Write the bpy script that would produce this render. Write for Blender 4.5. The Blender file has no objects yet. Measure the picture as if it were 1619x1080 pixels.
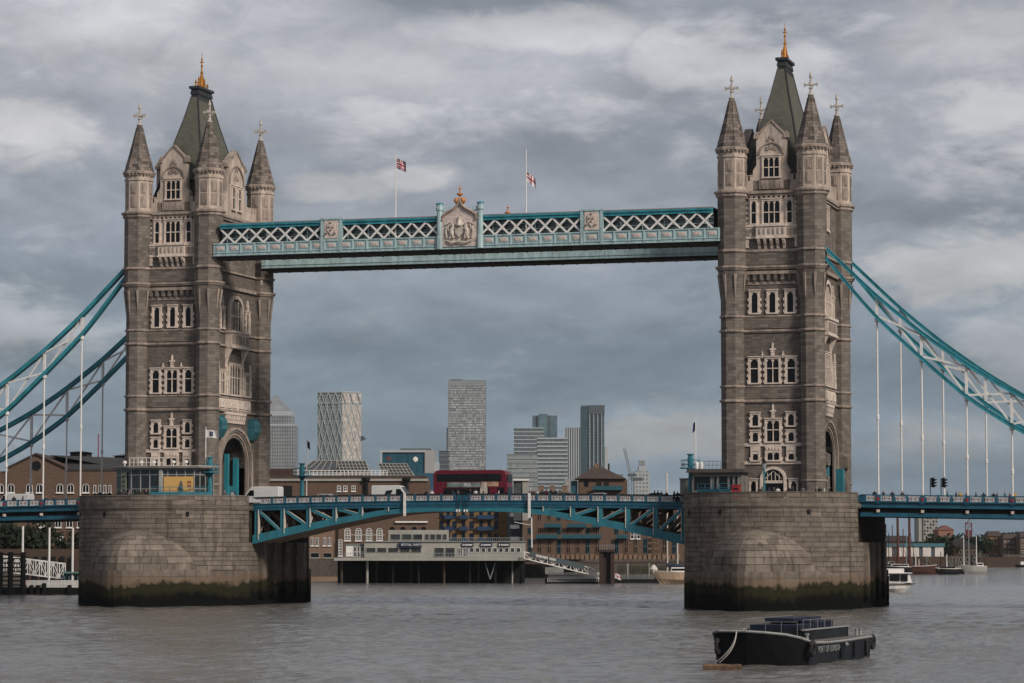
import bpy, bmesh, math, random
from math import sin, cos, tan, pi, radians, sqrt, atan2, hypot
from mathutils import Vector, Matrix
random.seed(7)
SC = bpy.context.scene
COL = SC.collection
# ------------------------------------------------------------------ camera
CAM = Vector((112.71, -367.45, 7.89)); YAW = 0.2880; PITCH = 0.0709; FPX = 4542.4
cd = bpy.data.cameras.new('camera'); cam = bpy.data.objects.new('camera', cd); COL.objects.link(cam)
cam.location = CAM; cam.rotation_euler = (pi/2 + PITCH, 0, YAW)
cd.sensor_width = 36; cd.lens = FPX/1619*36; cd.clip_start = 1; cd.clip_end = 30000
SC.camera = cam
# ------------------------------------------------------------------ world, sun, exposure
SUN_EL = radians(33); SUN_AZ = radians(-32)      # sun behind the camera, to its right
sd = Vector((sin(YAW)*-1, cos(YAW), 0))          # camera heading
# direction towards the sun: behind the viewer, turned to the right
sunv = Vector((cos(YAW)*sin(radians(42)) + sin(YAW)*cos(radians(42)), sin(YAW)*sin(radians(42)) - cos(YAW)*cos(radians(42)), 0))
sunv = sunv*cos(SUN_EL); sunv.z = sin(SUN_EL)
sl = bpy.data.lights.new('sun', 'SUN'); sun = bpy.data.objects.new('sun', sl); COL.objects.link(sun)
sl.energy = 2.9; sl.angle = radians(11); sl.color = (1.0, 0.92, 0.82)
sun.rotation_euler = sunv.to_track_quat('Z', 'Y').to_euler(); sun.location = (150, -300, 200)
W = bpy.data.worlds.new('World'); SC.world = W; W.use_nodes = True
SC.view_settings.view_transform = 'Standard'; SC.view_settings.look = 'None'
SC.view_settings.exposure = 0.12; SC.view_settings.gamma = 1; SC.view_settings.use_curve_mapping = False

class NT:
    """tiny helper round a node tree"""
    def __init__(s, nt): s.nt = nt; s.nt.nodes.clear()
    def n(s, t, **k):
        nd = s.nt.nodes.new(t)
        for a, v in k.items():
            if a.startswith('i_'):
                nd.inputs[a[2:].replace('_', ' ')].default_value = v
            else: setattr(nd, a, v)
        return nd
    def l(s, a, b): s.nt.links.new(a, b)
    def val(s, nd, i, v):
        if hasattr(v, 'is_output'): s.l(v, nd.inputs[i])
        else: nd.inputs[i].default_value = v
    def math(s, op, a, b=0.0, c=None, clamp=False):
        nd = s.nt.nodes.new('ShaderNodeMath'); nd.operation = op; nd.use_clamp = clamp
        s.val(nd, 0, a); s.val(nd, 1, b)
        if c is not None: s.val(nd, 2, c)
        return nd.outputs[0]
    def mix(s, f, a, b, blend='MIX'):
        nd = s.nt.nodes.new('ShaderNodeMix'); nd.data_type = 'RGBA'; nd.blend_type = blend
        s.val(nd, 0, f)
        for i, v in ((6, a), (7, b)):
            if hasattr(v, 'is_output'): s.l(v, nd.inputs[i])
            else: nd.inputs[i].default_value = (v[0], v[1], v[2], 1)
        return nd.outputs[2]
    def sstep(s, x, lo, hi):
        nd = s.nt.nodes.new('ShaderNodeMapRange'); nd.interpolation_type = 'SMOOTHSTEP'
        s.val(nd, 0, x); nd.inputs[1].default_value = lo; nd.inputs[2].default_value = hi
        return nd.outputs[0]
    def noise(s, vec, scale, detail=4, rough=.55, dist=0.0):
        nd = s.nt.nodes.new('ShaderNodeTexNoise'); s.l(vec, nd.inputs['Vector'])
        nd.inputs['Scale'].default_value = scale; nd.inputs['Detail'].default_value = detail
        nd.inputs['Roughness'].default_value = rough; nd.inputs['Distortion'].default_value = dist
        return nd.outputs['Fac']
    def comb(s, x, y, z):
        nd = s.nt.nodes.new('ShaderNodeCombineXYZ')
        for i, v in enumerate((x, y, z)): s.val(nd, i, v)
        return nd.outputs[0]

def build_world():
    t = NT(W.node_tree)
    out = t.n('ShaderNodeOutputWorld'); bg = t.n('ShaderNodeBackground'); bg.inputs[1].default_value = 0.1
    sky = t.n('ShaderNodeTexSky'); sky.sky_type = 'NISHITA'; sky.sun_disc = False
    sky.sun_elevation = SUN_EL; sky.sun_rotation = atan2(sunv.x, sunv.y)
    tc = t.n('ShaderNodeTexCoord'); g = tc.outputs['Generated']
    def dot(v):
        nd = t.n('ShaderNodeVectorMath', operation='DOT_PRODUCT'); t.l(g, nd.inputs[0]); nd.inputs[1].default_value = v
        return nd.outputs['Value']
    su = dot((cos(YAW), sin(YAW), 0)); sv = dot((0, 0, 1)); sf = dot((-sin(YAW), cos(YAW), 0))
    # overcast: layers of cloud, flattened towards the horizon
    v1 = t.comb(t.math('MULTIPLY', su, 1.0), sf, t.math('MULTIPLY', sv, 2.3))
    n1 = t.noise(v1, 8.0, 8, .54, .25)
    n2 = t.noise(v1, 26.0, 6, .6, .3)
    n3 = t.noise(v1, 3.2, 3, .5)
    dens = t.math('ADD', t.math('MULTIPLY', n1, .6), t.math('ADD', t.math('ADD', t.math('MULTIPLY', n2, .28), t.math('MULTIPLY', t.noise(v1, 70.0, 5, .6), .10)), t.math('MULTIPLY', n3, .19)))
    el = t.sstep(sv, 0.015, 0.16)
    base = t.mix(el, (1.42, 2.0, 2.68), (3.15, 3.22, 3.6))
    lite = t.mix(el, (3.5, 3.5, 3.55), (6.3, 6.1, 6.1))
    dark = t.mix(el, (.9, 1.34, 1.82), (1.55, 1.72, 2.0))
    # cloud banks seen in this part of the sky
    v2 = t.comb(t.math('MULTIPLY', su, 1.0), sf, t.math('MULTIPLY', sv, 2.0))
    n4 = t.noise(v2, 52.0, 6, .62, .6)
    wob = t.math('ADD', t.math('MULTIPLY', t.math('SUBTRACT', n2, .5), 1.6), t.math('MULTIPLY', t.math('SUBTRACT', n4, .5), 1.3))
    def blob(u, v, ru, rv, soft=.55):
        du = t.math('DIVIDE', t.math('SUBTRACT', su, (u-809.5)/4542), ru/4542)
        dv = t.math('DIVIDE', t.math('SUBTRACT', sv, (862-v)/4542), rv/4542)
        r = t.math('SQRT', t.math('ADD', t.math('MULTIPLY', du, du), t.math('MULTIPLY', dv, dv)))
        r = t.math('ADD', r, t.math('MULTIPLY', t.math('SUBTRACT', n1, .5), 2.2))
        r = t.math('ADD', r, wob)
        m = t.sstep(r, 1.0+soft*.4, 1.0-soft)
        return t.math('MULTIPLY', m, t.math('GREATER_THAN', sf, 0.0))
    L = t.math('MULTIPLY', t.sstep(dens, .60, .70), .5); D = t.math('MULTIPLY', t.sstep(dens, .575, .46), .6)
    for args, k in (((60, 215, 150, 55), .9), ((150, 60, 380, 110, .95), .7), ((560, 120, 420, 70, .95), .5), ((545, 300, 90, 30), .6), ((655, 283, 80, 24), .7),
                    ((1570, 190, 130, 60), .7), ((1520, 430, 200, 60), .8), ((1080, 690, 190, 45, .8), .7), ((1510, 690, 200, 42, .8), .6),
                    ((880, 62, 260, 34, .8), .65), ((1540, 70, 160, 60, .8), .55), ((420, 430, 150, 30, .9), .3)):
        L = t.math('MAXIMUM', L, t.math('MULTIPLY', blob(*args), k))
    for args, k in (((760, 8, 210, 34), .8), ((1150, 60, 200, 55, .9), .65), ((1560, 268, 130, 34, .7), .9), ((60, 480, 280, 130, .9), .7),
                    ((1000, 235, 330, 60, .9), .55), ((760, 560, 460, 70, .9), .75), ((1440, 570, 210, 60, .9), .75), ((1500, 350, 170, 32, .9), .6), ((300, 330, 200, 30, .9), .35)):
        D = t.math('MAXIMUM', D, t.math('MULTIPLY', blob(*args), k))
    D = t.math('MULTIPLY', D, t.math('SUBTRACT', 1.0, t.math('MULTIPLY', L, .6)))
    c = t.mix(t.math('MULTIPLY', D, .85), base, dark)
    c = t.mix(t.math('MULTIPLY', L, .95), c, lite)
    # the cloud lumps are lit from above: bright tops, darker undersides
    up1 = t.n('ShaderNodeVectorMath', operation='ADD'); t.l(v1, up1.inputs[0]); up1.inputs[1].default_value = (.006, 0, .022)
    up2 = t.n('ShaderNodeVectorMath', operation='ADD'); t.l(v1, up2.inputs[0]); up2.inputs[1].default_value = (.002, 0, .008)
    r1 = t.math('SUBTRACT', n1, t.noise(up1.outputs[0], 8.0, 8, .54, .25)); r2 = t.math('SUBTRACT', n2, t.noise(up2.outputs[0], 26.0, 6, .6, .3))
    rel = t.math('ADD', t.math('MULTIPLY', r1, 1.5), t.math('MULTIPLY', r2, .4))
    rel = t.math('ADD', 1.0, t.math('MINIMUM', t.math('MAXIMUM', rel, -.26), .3))
    sc = t.n('ShaderNodeVectorMath', operation='SCALE'); t.l(c, sc.inputs[0]); t.l(rel, sc.inputs['Scale']); c = sc.outputs[0]
    # a little of the clear sky shines through the layer
    c = t.mix(.10, c, sky.outputs[0])
    t.l(c, bg.inputs[0]); t.l(bg.outputs[0], out.inputs[0])
build_world()

# ------------------------------------------------------------------ layout helpers (photo pixel -> place in the world)
def ray(u, v):
    r = (u-809.5)/FPX; q = (540-v)/FPX
    fw = cos(PITCH)-q*sin(PITCH); up = sin(PITCH)+q*cos(PITCH)
    return Vector((-sin(YAW)*fw+cos(YAW)*r, cos(YAW)*fw+sin(YAW)*r, up))
def onY(u, v, Y):
    d = ray(u, v); return CAM + d*((Y-CAM.y)/d.y)
def onZ(u, v, Z=0.0):
    d = ray(u, v); return CAM + d*((Z-CAM.z)/d.z)

# ------------------------------------------------------------------ materials
MATS = {}
def newmat(name):
    m = bpy.data.materials.new(name); m.use_nodes = True; MATS[name] = m
    t = NT(m.node_tree); out = t.n('ShaderNodeOutputMaterial'); b = t.n('ShaderNodeBsdfPrincipled')
    t.l(b.outputs[0], out.inputs[0]); return m, t, b
def mat(name, col, rough=.75, var=.18, scale=1.2, metal=0.0, spec=.35, streak=False, bump=0.0, rnd=0.0, grime=0.0):
    m, t, b = newmat(name)
    tc = t.n('ShaderNodeTexCoord'); o = tc.outputs['Object']
    if streak:
        mp = t.n('ShaderNodeMapping'); mp.inputs['Scale'].default_value = (1, 1, .18); t.l(o, mp.inputs[0]); o = mp.outputs[0]
    n = t.noise(o, scale, 6, .6); n2 = t.noise(o, scale*7, 3, .6)
    f = t.math('ADD', t.math('MULTIPLY', n, .7), t.math('MULTIPLY', n2, .3))
    f = t.sstep(f, .3, .7)
    if rnd:
        oi = t.n('ShaderNodeObjectInfo')
        f = t.math('ADD', t.math('MULTIPLY', f, 1-rnd), t.math('MULTIPLY', oi.outputs['Random'], rnd))
    lo = [c*(1-var) for c in col]; hi = [min(1, c*(1+var)) for c in col]
    c = t.mix(f, lo, hi)
    if grime: c = t.mix(t.math('MULTIPLY', t.sstep(t.noise(o, scale*2.7, 6, .68), .52, .74), grime), c, (.075, .06, .048))
    t.l(c, b.inputs['Base Color'])
    b.inputs['Roughness'].default_value = rough; b.inputs['Metallic'].default_value = metal
    b.inputs['Specular IOR Level'].default_value = spec
    if bump:
        bp = t.n('ShaderNodeBump'); bp.inputs['Strength'].default_value = bump; bp.inputs['Distance'].default_value = .1
        t.l(n2, bp.inputs['Height']); t.l(bp.outputs[0], b.inputs['Normal'])
    return m
def masonry(name, c1, c2, cm, bw, bh, mortar=.02, bump=.5, big=.25, stain=(.045, .04, .036), stain_k=.6):
    """coursed stone or brick: object coordinates, u = along the wall, v = height"""
    m, t, b = newmat(name)
    tc = t.n('ShaderNodeTexCoord'); o = tc.outputs['Object']
    s = t.n('ShaderNodeSeparateXYZ'); t.l(o, s.inputs[0])
    u = t.math('ADD', s.outputs[0], t.math('MULTIPLY', s.outputs[1], 1.03))
    vec = t.comb(u, s.outputs[2], 0.0)
    br = t.n('ShaderNodeTexBrick'); t.l(vec, br.inputs['Vector'])
    br.inputs['Scale'].default_value = 1; br.inputs['Brick Width'].default_value = bw; br.inputs['Row Height'].default_value = bh
    br.inputs['Mortar Size'].default_value = mortar; br.inputs['Mortar Smooth'].default_value = .2; br.inputs['Bias'].default_value = -.1
    br.inputs['Color1'].default_value = (*c1, 1); br.inputs['Color2'].default_value = (*c2, 1); br.inputs['Mortar'].default_value = (*cm, 1)
    big_n = t.noise(o, .22, 5, .6)
    mp = t.n('ShaderNodeMapping'); mp.inputs['Scale'].default_value = (.9, .9, .12); t.l(o, mp.inputs[0])
    st = t.sstep(t.noise(mp.outputs[0], 1.1, 6, .65), .52, .78)
    fine = t.noise(o, 9, 3, .6)
    c = t.mix(t.math('MULTIPLY', t.sstep(big_n, .3, .75), big), br.outputs['Color'], [x*1.5 for x in c2])
    c = t.mix(t.math('MULTIPLY', st, stain_k), c, stain)
    wash = t.sstep(t.noise(mp.outputs[0], .55, 5, .6), .56, .74)
    c = t.mix(t.math('MULTIPLY', wash, .16), c, [x*1.7 for x in c1])
    c = t.mix(t.math('MULTIPLY', fine, .22), c, cm)
    t.l(c, b.inputs['Base Color']); b.inputs['Roughness'].default_value = .9; b.inputs['Specular IOR Level'].default_value = .2
    bp = t.n('ShaderNodeBump'); bp.inputs['Strength'].default_value = bump; bp.inputs['Distance'].default_value = .08
    h = t.math('ADD', t.math('MULTIPLY', br.outputs['Fac'], -1.0), t.math('MULTIPLY', fine, .6))
    t.l(h, bp.inputs['Height']); t.l(bp.outputs[0], b.inputs['Normal'])
    return m
GRANITE = masonry('granite', (.215, .18, .152), (.098, .083, .072), (.085, .075, .068), 1.15, .42, .018, .35, .3)
RUBBLE = masonry('rubble_granite', (.155, .128, .11), (.072, .061, .054), (.16, .135, .118), .55, .26, .02, .5, .25)
PORTLAND = mat('portland_stone', (.58, .485, .415), .85, .25, 1.6, bump=.3, grime=.25)
PORTMID = mat('sooty_portland', (.42, .345, .29), .9, .4, .9, streak=True, bump=.3, grime=.5)
PORTDARK = mat('weathered_portland', (.28, .225, .19), .9, .45, 1.1, streak=True, bump=.4)
SPIRE = masonry('spire_stone', (.27, .22, .19), (.06, .052, .046), (.055, .048, .042), .8, .42, .02, .5, .4, (.03, .028, .024), .6)
SLATE = masonry('roof_slate', (.118, .115, .092), (.085, .084, .068), (.06, .06, .05), .45, .3, .012, .3, .35, (.03, .035, .03), .35)
LEAD = mat('dark_lead', (.028, .03, .033), .6, .3)
GOLD = mat('gilding', (.50, .23, .06), .5, .3, 3, metal=.75)
GLASS = mat('window_glass', (.008, .009, .011), .2, .4, 2, spec=.22)
TEAL = mat('teal_paint', (.028, .215, .265), .5, .35, .8, streak=True, grime=.45)
TEALD = mat('deep_teal_paint', (.013, .085, .135), .5, .25, .9, streak=True, grime=.45)
TEALB = mat('bright_teal_paint', (.026, .155, .20), .5, .18, .8, streak=True, grime=.45)
AQUA = mat('pale_aqua_paint', (.34, .455, .465), .55, .28, 1.4, streak=True, grime=.45)
CREAM = mat('cream_paint', (.52, .475, .42), .6, .16, 2)
WHITE = mat('white_paint', (.68, .65, .62), .55, .12, 1.5, grime=.22)
PINK = mat('pinkish_relief', (.55, .46, .41), .75, .3, 3, bump=.3)
RED = mat('red_paint', (.26, .022, .026), .5, .15)
SOFFIT = mat('brown_soffit', (.085, .068, .057), .8, .35, .5, streak=False)
DARK = mat('dark_iron', (.012, .0125, .013), .75, .3, spec=.12)
ASPHALT = mat('asphalt', (.05, .05, .05), .9, .25, 3)

def pier_material(name):
    m, t, b = newmat(name)
    geo = t.n('ShaderNodeNewGeometry'); P = geo.outputs['Position']
    s = t.n('ShaderNodeSeparateXYZ'); t.l(P, s.inputs[0]); z = s.outputs[2]
    oi = t.n('ShaderNodeObjectInfo')
    n_big = t.noise(P, .16, 5, .6); n_mid = t.noise(P, .9, 5, .62); n_fine = t.noise(P, 7, 3, .6)
    mp = t.n('ShaderNodeMapping'); mp.inputs['Scale'].default_value = (1, 1, .08); t.l(P, mp.inputs[0])
    n_str = t.noise(mp.outputs[0], .95, 6, .65)
    f = t.math('ADD', t.math('MULTIPLY', oi.outputs['Random'], .24), t.math('MULTIPLY', n_mid, .76))
    c = t.mix(t.sstep(f, .25, .8), (.11, .09, .075), (.245, .203, .168))
    c = t.mix(t.math('MULTIPLY', t.sstep(n_big, .45, .7), .45), c, (.12, .105, .095))
    c = t.mix(t.math('MULTIPLY', t.sstep(n_str, .5, .7), .75), c, (.06, .052, .046))
    c = t.mix(t.math('MULTIPLY', t.sstep(n_str, .40, .30), .28), c, (.38, .33, .29))
    # tidal growth: weed and slime up to the high-water mark
    lvl = t.math('ADD', z, t.math('ADD', t.math('MULTIPLY', t.math('SUBTRACT', n_mid, .5), -2.0), t.math('ADD', t.math('MULTIPLY', t.math('SUBTRACT', n_big, .5), -3.4), t.math('MULTIPLY', t.math("SUBTRACT", n_str, .5), -1.3))))
    c = t.mix(t.math('MULTIPLY', t.sstep(lvl, 4.5, 3.6), .55), c, (.14, .092, .055))
    c = t.mix(t.math('MULTIPLY', t.sstep(lvl, 3.5, 2.8), .97), c, (.017, .017, .009))
    pat = t.sstep(n_mid, .5, .66)
    c = t.mix(t.math('MULTIPLY', t.math('MULTIPLY', pat, t.sstep(lvl, 3.1, 2.6)), .6), c, (.034, .031, .012))
    c = t.mix(t.sstep(lvl, 2.2, 1.2), c, (.005, .0055, .005))
    t.l(c, b.inputs['Base Color']); b.inputs['Roughness'].default_value = .9; b.inputs['Specular IOR Level'].default_value = .06
    bp = t.n('ShaderNodeBump'); bp.inputs['Strength'].default_value = .45; bp.inputs['Distance'].default_value = .12
    t.l(t.math('ADD', n_fine, n_mid), bp.inputs['Height']); t.l(bp.outputs[0], b.inputs['Normal'])
    return m
PIERM = pier_material('pier_stone')
JOINT = mat('pier_joint', (.03, .025, .021), .95, .3, spec=.05)

# ------------------------------------------------------------------ mesh builder
class MB:
    def __init__(s, T=None): s.v = []; s.f = []; s.mi = []; s.T = T
    def add(s, vs, fs, mi=0):
        o = len(s.v)
        s.v += [s.T(*p) for p in vs] if s.T else [tuple(p) for p in vs]
        s.f += [tuple(i+o for i in f) for f in fs]; s.mi += [mi]*len(fs); return s
    def box(s, x0, x1, y0, y1, z0, z1, mi=0):
        return s.add([(x, y, z) for z in (z0, z1) for x, y in ((x0, y0), (x1, y0), (x1, y1), (x0, y1))],
                     [(3, 2, 1, 0), (4, 5, 6, 7), (0, 1, 5, 4), (1, 2, 6, 5), (2, 3, 7, 6), (3, 0, 4, 7)], mi)
    def prism(s, pts, lo, hi, axis='z', mi=0):
        n = len(pts)
        g = {'z': lambda p, h: (p[0], p[1], h), 'y': lambda p, h: (p[0], h, p[1]), 'x': lambda p, h: (h, p[0], p[1])}[axis]
        vs = [g(p, lo) for p in pts] + [g(p, hi) for p in pts]
        return s.add(vs, [tuple(range(n))[::-1], tuple(range(n, 2*n))] + [(i, (i+1) % n, n+(i+1) % n, n+i) for i in range(n)], mi)
    def loft(s, rings, mi=0, cap=True, closed=True):
        n = len(rings[0]); vs = [p for r in rings for p in r]; fs = []
        for k in range(len(rings)-1):
            for i in range(n if closed else n-1):
                fs.append((k*n+i, k*n+(i+1) % n, (k+1)*n+(i+1) % n, (k+1)*n+i))
        if cap: fs += [tuple(range(n))[::-1], tuple(range((len(rings)-1)*n, len(rings)*n))]
        return s.add(vs, fs, mi)
    def lathe(s, cx, cy, prof, n=8, rot=0.0, mi=0, sx=1, sy=1):
        return s.loft([[(cx+r*sx*cos(rot+2*pi*i/n), cy+r*sy*sin(rot+2*pi*i/n), z) for i in range(n)] for r, z in prof], mi)
    def oct(s, cx, cy, prof, mi=0):     # profile given by apothem
        k = 1/cos(pi/8); return s.lathe(cx, cy, [(r*k, z) for r, z in prof], 8, pi/8, mi)
    def bar(s, p, q, w, h=None, mi=0, up=(0, 0, 1)):
        h = h or w; p = Vector(p); q = Vector(q); d = (q-p).normalized(); u = Vector(up)
        if abs(d.dot(u)) > .98: u = Vector((0, 1, 0))
        x = d.cross(u).normalized(); y = x.cross(d)
        return s.loft([[tuple(c + x*(w/2*a) + y*(h/2*b)) for a, b in ((-1, -1), (1, -1), (1, 1), (-1, 1))] for c in (p, q)], mi)
    def tube(s, pts, r, n=6, mi=0):
        rings = []; pts = [Vector(p) for p in pts]
        for i, c in enumerate(pts):
            d = (pts[min(i+1, len(pts)-1)]-pts[max(i-1, 0)]).normalized(); u = Vector((0, 0, 1))
            if abs(d.z) > .95: u = Vector((0, 1, 0))
            x = d.cross(u).normalized(); y = x.cross(d); rr = r[i] if isinstance(r, (list, tuple)) else r
            rings.append([tuple(c + x*rr*cos(2*pi*k/n) + y*rr*sin(2*pi*k/n)) for k in range(n)])
        return s.loft(rings, mi)
    def mesh(s, name, mats, off=(0, 0, 0)):
        me = bpy.data.meshes.new(name)
        me.from_pydata([(x-off[0], y-off[1], z-off[2]) for x, y, z in s.v], [], s.f)
        for m in (mats if isinstance(mats, (list, tuple)) else [mats]): me.materials.append(m)
        me.polygons.foreach_set('material_index', s.mi)
        bm = bmesh.new(); bm.from_mesh(me); bmesh.ops.recalc_face_normals(bm, faces=bm.faces); bm.to_mesh(me); bm.free()
        return me
    def build(s, name, mats, parent=None, off=(0, 0, 0), smooth=False):
        o = bpy.data.objects.new(name, s.mesh(name, mats, off)); COL.objects.link(o)
        if parent: o.parent = parent
        if smooth:
            for p in o.data.polygons: p.use_smooth = True
        return o
def obj(name, me, parent=None, loc=None, rz=0.0):
    o = bpy.data.objects.new(name, me); COL.objects.link(o)
    if parent: o.parent = parent
    if loc is not None: o.location = loc
    if rz: o.rotation_euler.z = rz
    return o
def tag(o, label, cat, group=None):
    o['label'] = label; o['category'] = cat
    if group: o['group'] = group
    return o
def struct(o): o['kind'] = 'structure'; return o
def stuff(o): o['kind'] = 'stuff'; return o
def thing(name, loc, label, cat, group=None, rz=0.0):
    o = bpy.data.objects.new(name, None); COL.objects.link(o); o.location = loc; o.rotation_euler.z = rz
    o.empty_display_size = .5
    return tag(o, label, cat, group)
def copy_tree(o, parent=None):
    c = o.copy(); COL.objects.link(c); c.parent = parent
    for ch in list(o.children): copy_tree(ch, c)
    return c
def text_mesh(txt, size, m, depth=.02):
    cu = bpy.data.curves.new('lettering', 'FONT'); cu.body = txt; cu.size = size; cu.extrude = depth; cu.align_x = 'CENTER'; cu.align_y = 'CENTER'; cu.resolution_u = 2
    o = bpy.data.objects.new('lettering', cu); COL.objects.link(o)
    me = bpy.data.meshes.new_from_object(o.evaluated_get(bpy.context.evaluated_depsgraph_get()))
    bpy.data.objects.remove(o); me.materials.clear(); me.materials.append(m); return me
def interp(x, tab):
    if x <= tab[0][0]: return tab[0][1]
    for (a, p), (b, q) in zip(tab, tab[1:]):
        if x <= b: return p+(q-p)*(x-a)/(b-a)
    return tab[-1][1]

# ------------------------------------------------------------------ water, river bed and shores
S = 41.15           # half the distance between the tower centres
TA, TB = 5.127, 9.403   # turret centres from the tower centre
def water_material():
    m, t, b = newmat('river_water')
    geo = t.n('ShaderNodeNewGeometry'); P = geo.outputs['Position']
    def mp(sx, sy):
        n = t.n('ShaderNodeMapping'); n.inputs['Rotation'].default_value = (0, 0, -YAW); n.inputs['Scale'].default_value = (sx, sy, 1); t.l(P, n.inputs[0]); return n.outputs[0]
    mid = t.noise(mp(.5, .35), 1, 4, .6, .4); fin = t.noise(mp(1.9, 1.3), 1, 4, .62, .3); cal = t.noise(mp(.02, .03), 1, 3, .5)
    c = t.mix(t.sstep(cal, .35, .7), (.125, .117, .103), (.165, .16, .148)); t.l(c, b.inputs['Base Color'])
    b.inputs['Roughness'].default_value = .1; b.inputs['IOR'].default_value = 1.33
    h = t.math('ADD', t.math('MULTIPLY', mid, .35), t.math('MULTIPLY', fin, .3))
    bp = t.n('ShaderNodeBump'); bp.inputs['Strength'].default_value = 1.0; bp.inputs['Distance'].default_value = .55
    t.l(h, bp.inputs['Height']); t.l(bp.outputs[0], b.inputs['Normal'])
    return m
def make_water():
    """one sheet: real wavelets where the river is near, flat (bump only) far away and behind the viewer"""
    import numpy as np
    rng = np.random.RandomState(5)
    ds = [135.0]
    while ds[-1] < 640: ds.append(ds[-1]+.55+max(0, ds[-1]-300)*.0035)
    ds = np.array(ds); nc = 330; fr = np.linspace(-1, 1, nc)
    D = np.repeat(ds[:, None], nc, 1); Rr = fr[None, :]*(D*.19+8)
    X = CAM.x+cos(YAW)*Rr-sin(YAW)*D; Y = CAM.y+sin(YAW)*Rr+cos(YAW)*D; Z = np.zeros_like(X)
    wind = YAW+pi/2+.35
    for k in range(64):
        lam = 1.3*(5.5/1.3)**(k/63.0); th = wind+rng.normal(0, .6); a = .0120*lam**.85*rng.uniform(.6, 1.3)
        Z += a*np.sin(2*pi/lam*(X*cos(th)+Y*sin(th))+rng.uniform(0, 2*pi))*.34
    # patches of calmer and rougher water
    pat = .5+.5*np.sin(X*.031+Y*.017+1.2)*np.sin(X*-.012+Y*.035+.4)
    Z *= (.65+.6*pat)
    fade = np.clip((ds-135)/12, 0, 1)[:, None]*np.clip((640-ds)/220, 0, 1)[:, None]*np.clip((1-np.abs(fr))/.04, 0, 1)[None, :]
    Z = Z*fade
    V = np.stack([X, Y, Z], -1).reshape(-1, 3); nr = len(ds)
    idx = np.arange(nr*nc).reshape(nr, nc); q = np.stack([idx[:-1, :-1], idx[:-1, 1:], idx[1:, 1:], idx[1:, :-1]], -1).reshape(-1, 4)
    base = len(V)
    def W_(r, d): return (CAM.x+cos(YAW)*r-sin(YAW)*d, CAM.y+sin(YAW)*r+cos(YAW)*d, 0)
    far = [W_(-8000, -400), W_(8000, -400), W_(8000, 135), W_(-8000, 135), W_(8000, 640), W_(-8000, 640), W_(8000, 11000), W_(-8000, 11000)]
    faces = [tuple(map(int, f)) for f in q]
    a0, a1, b0, b1 = int(idx[0, 0]), int(idx[0, -1]), int(idx[-1, 0]), int(idx[-1, -1]); F = base
    faces += [(F, F+1, F+2, a1, a0, F+3), (F+3, a0, b0, F+5), (a1, F+2, F+4, b1), (F+5, b0, b1, F+4, F+6, F+7)]
    me = bpy.data.meshes.new('river_water'); me.from_pydata([tuple(map(float, v)) for v in V]+far, [], faces); me.materials.append(water_material())
    for p in me.polygons: p.use_smooth = True
    o = bpy.data.objects.new('river_water', me); COL.objects.link(o); return struct(o)
make_water()
GROUND = mat('ground_earth', (.10, .09, .078), .95, .3, .05)
shore = [onZ(*p) for p in ((-700, 960), (-200, 942), (60, 934), (250, 928), (430, 921.5), (487, 916.5), (560, 914), (840, 912.5), (1085, 908), (1250, 902), (1400, 900.5), (1500, 899.5), (1545, 894), (1640, 892.5), (2300, 890))]
g = MB(); n = len(shore)
top = [(p.x, p.y, 4.6) for p in shore]; bot = [(p.x, p.y, -1.0) for p in shore]
far = [(7000, 11500, 4.6), (-8500, 11500, 4.6), (-8500, top[0][1], 4.6)]
g.add(top+far, [tuple(range(n+3))])
struct(g.build('ground', GROUND))
WALLST = masonry('river_wall_stone', (.10, .085, .07), (.065, .056, .047), (.03, .028, .024), 1.6, .6, .03, .5, .3, (.02, .022, .012), .6)
g = MB(); g.add(top+bot, [(i, i+1, n+i+1, n+i) for i in range(n-1)])
rw = g.build('river_wall', WALLST); tag(rw, 'long dark stone river wall along the far bank', 'wall')
bx0 = onZ(470, 920); bx1 = onZ(580, 917.5)
g = MB(); ring = [onZ(470, 920.5), onZ(520, 920), onZ(570, 918), onZ(600, 915.5), onZ(540, 913), onZ(470, 914)]
hh = [.05, .05, .05, .05, 1.1, 1.1]
g.add([(p.x, p.y, h) for p, h in zip(ring, hh)], [(0, 1, 2, 3, 4, 5)])
struct(g.build('beach', mat('river_sand', (.20, .125, .075), .95, .25, .6)))
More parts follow.
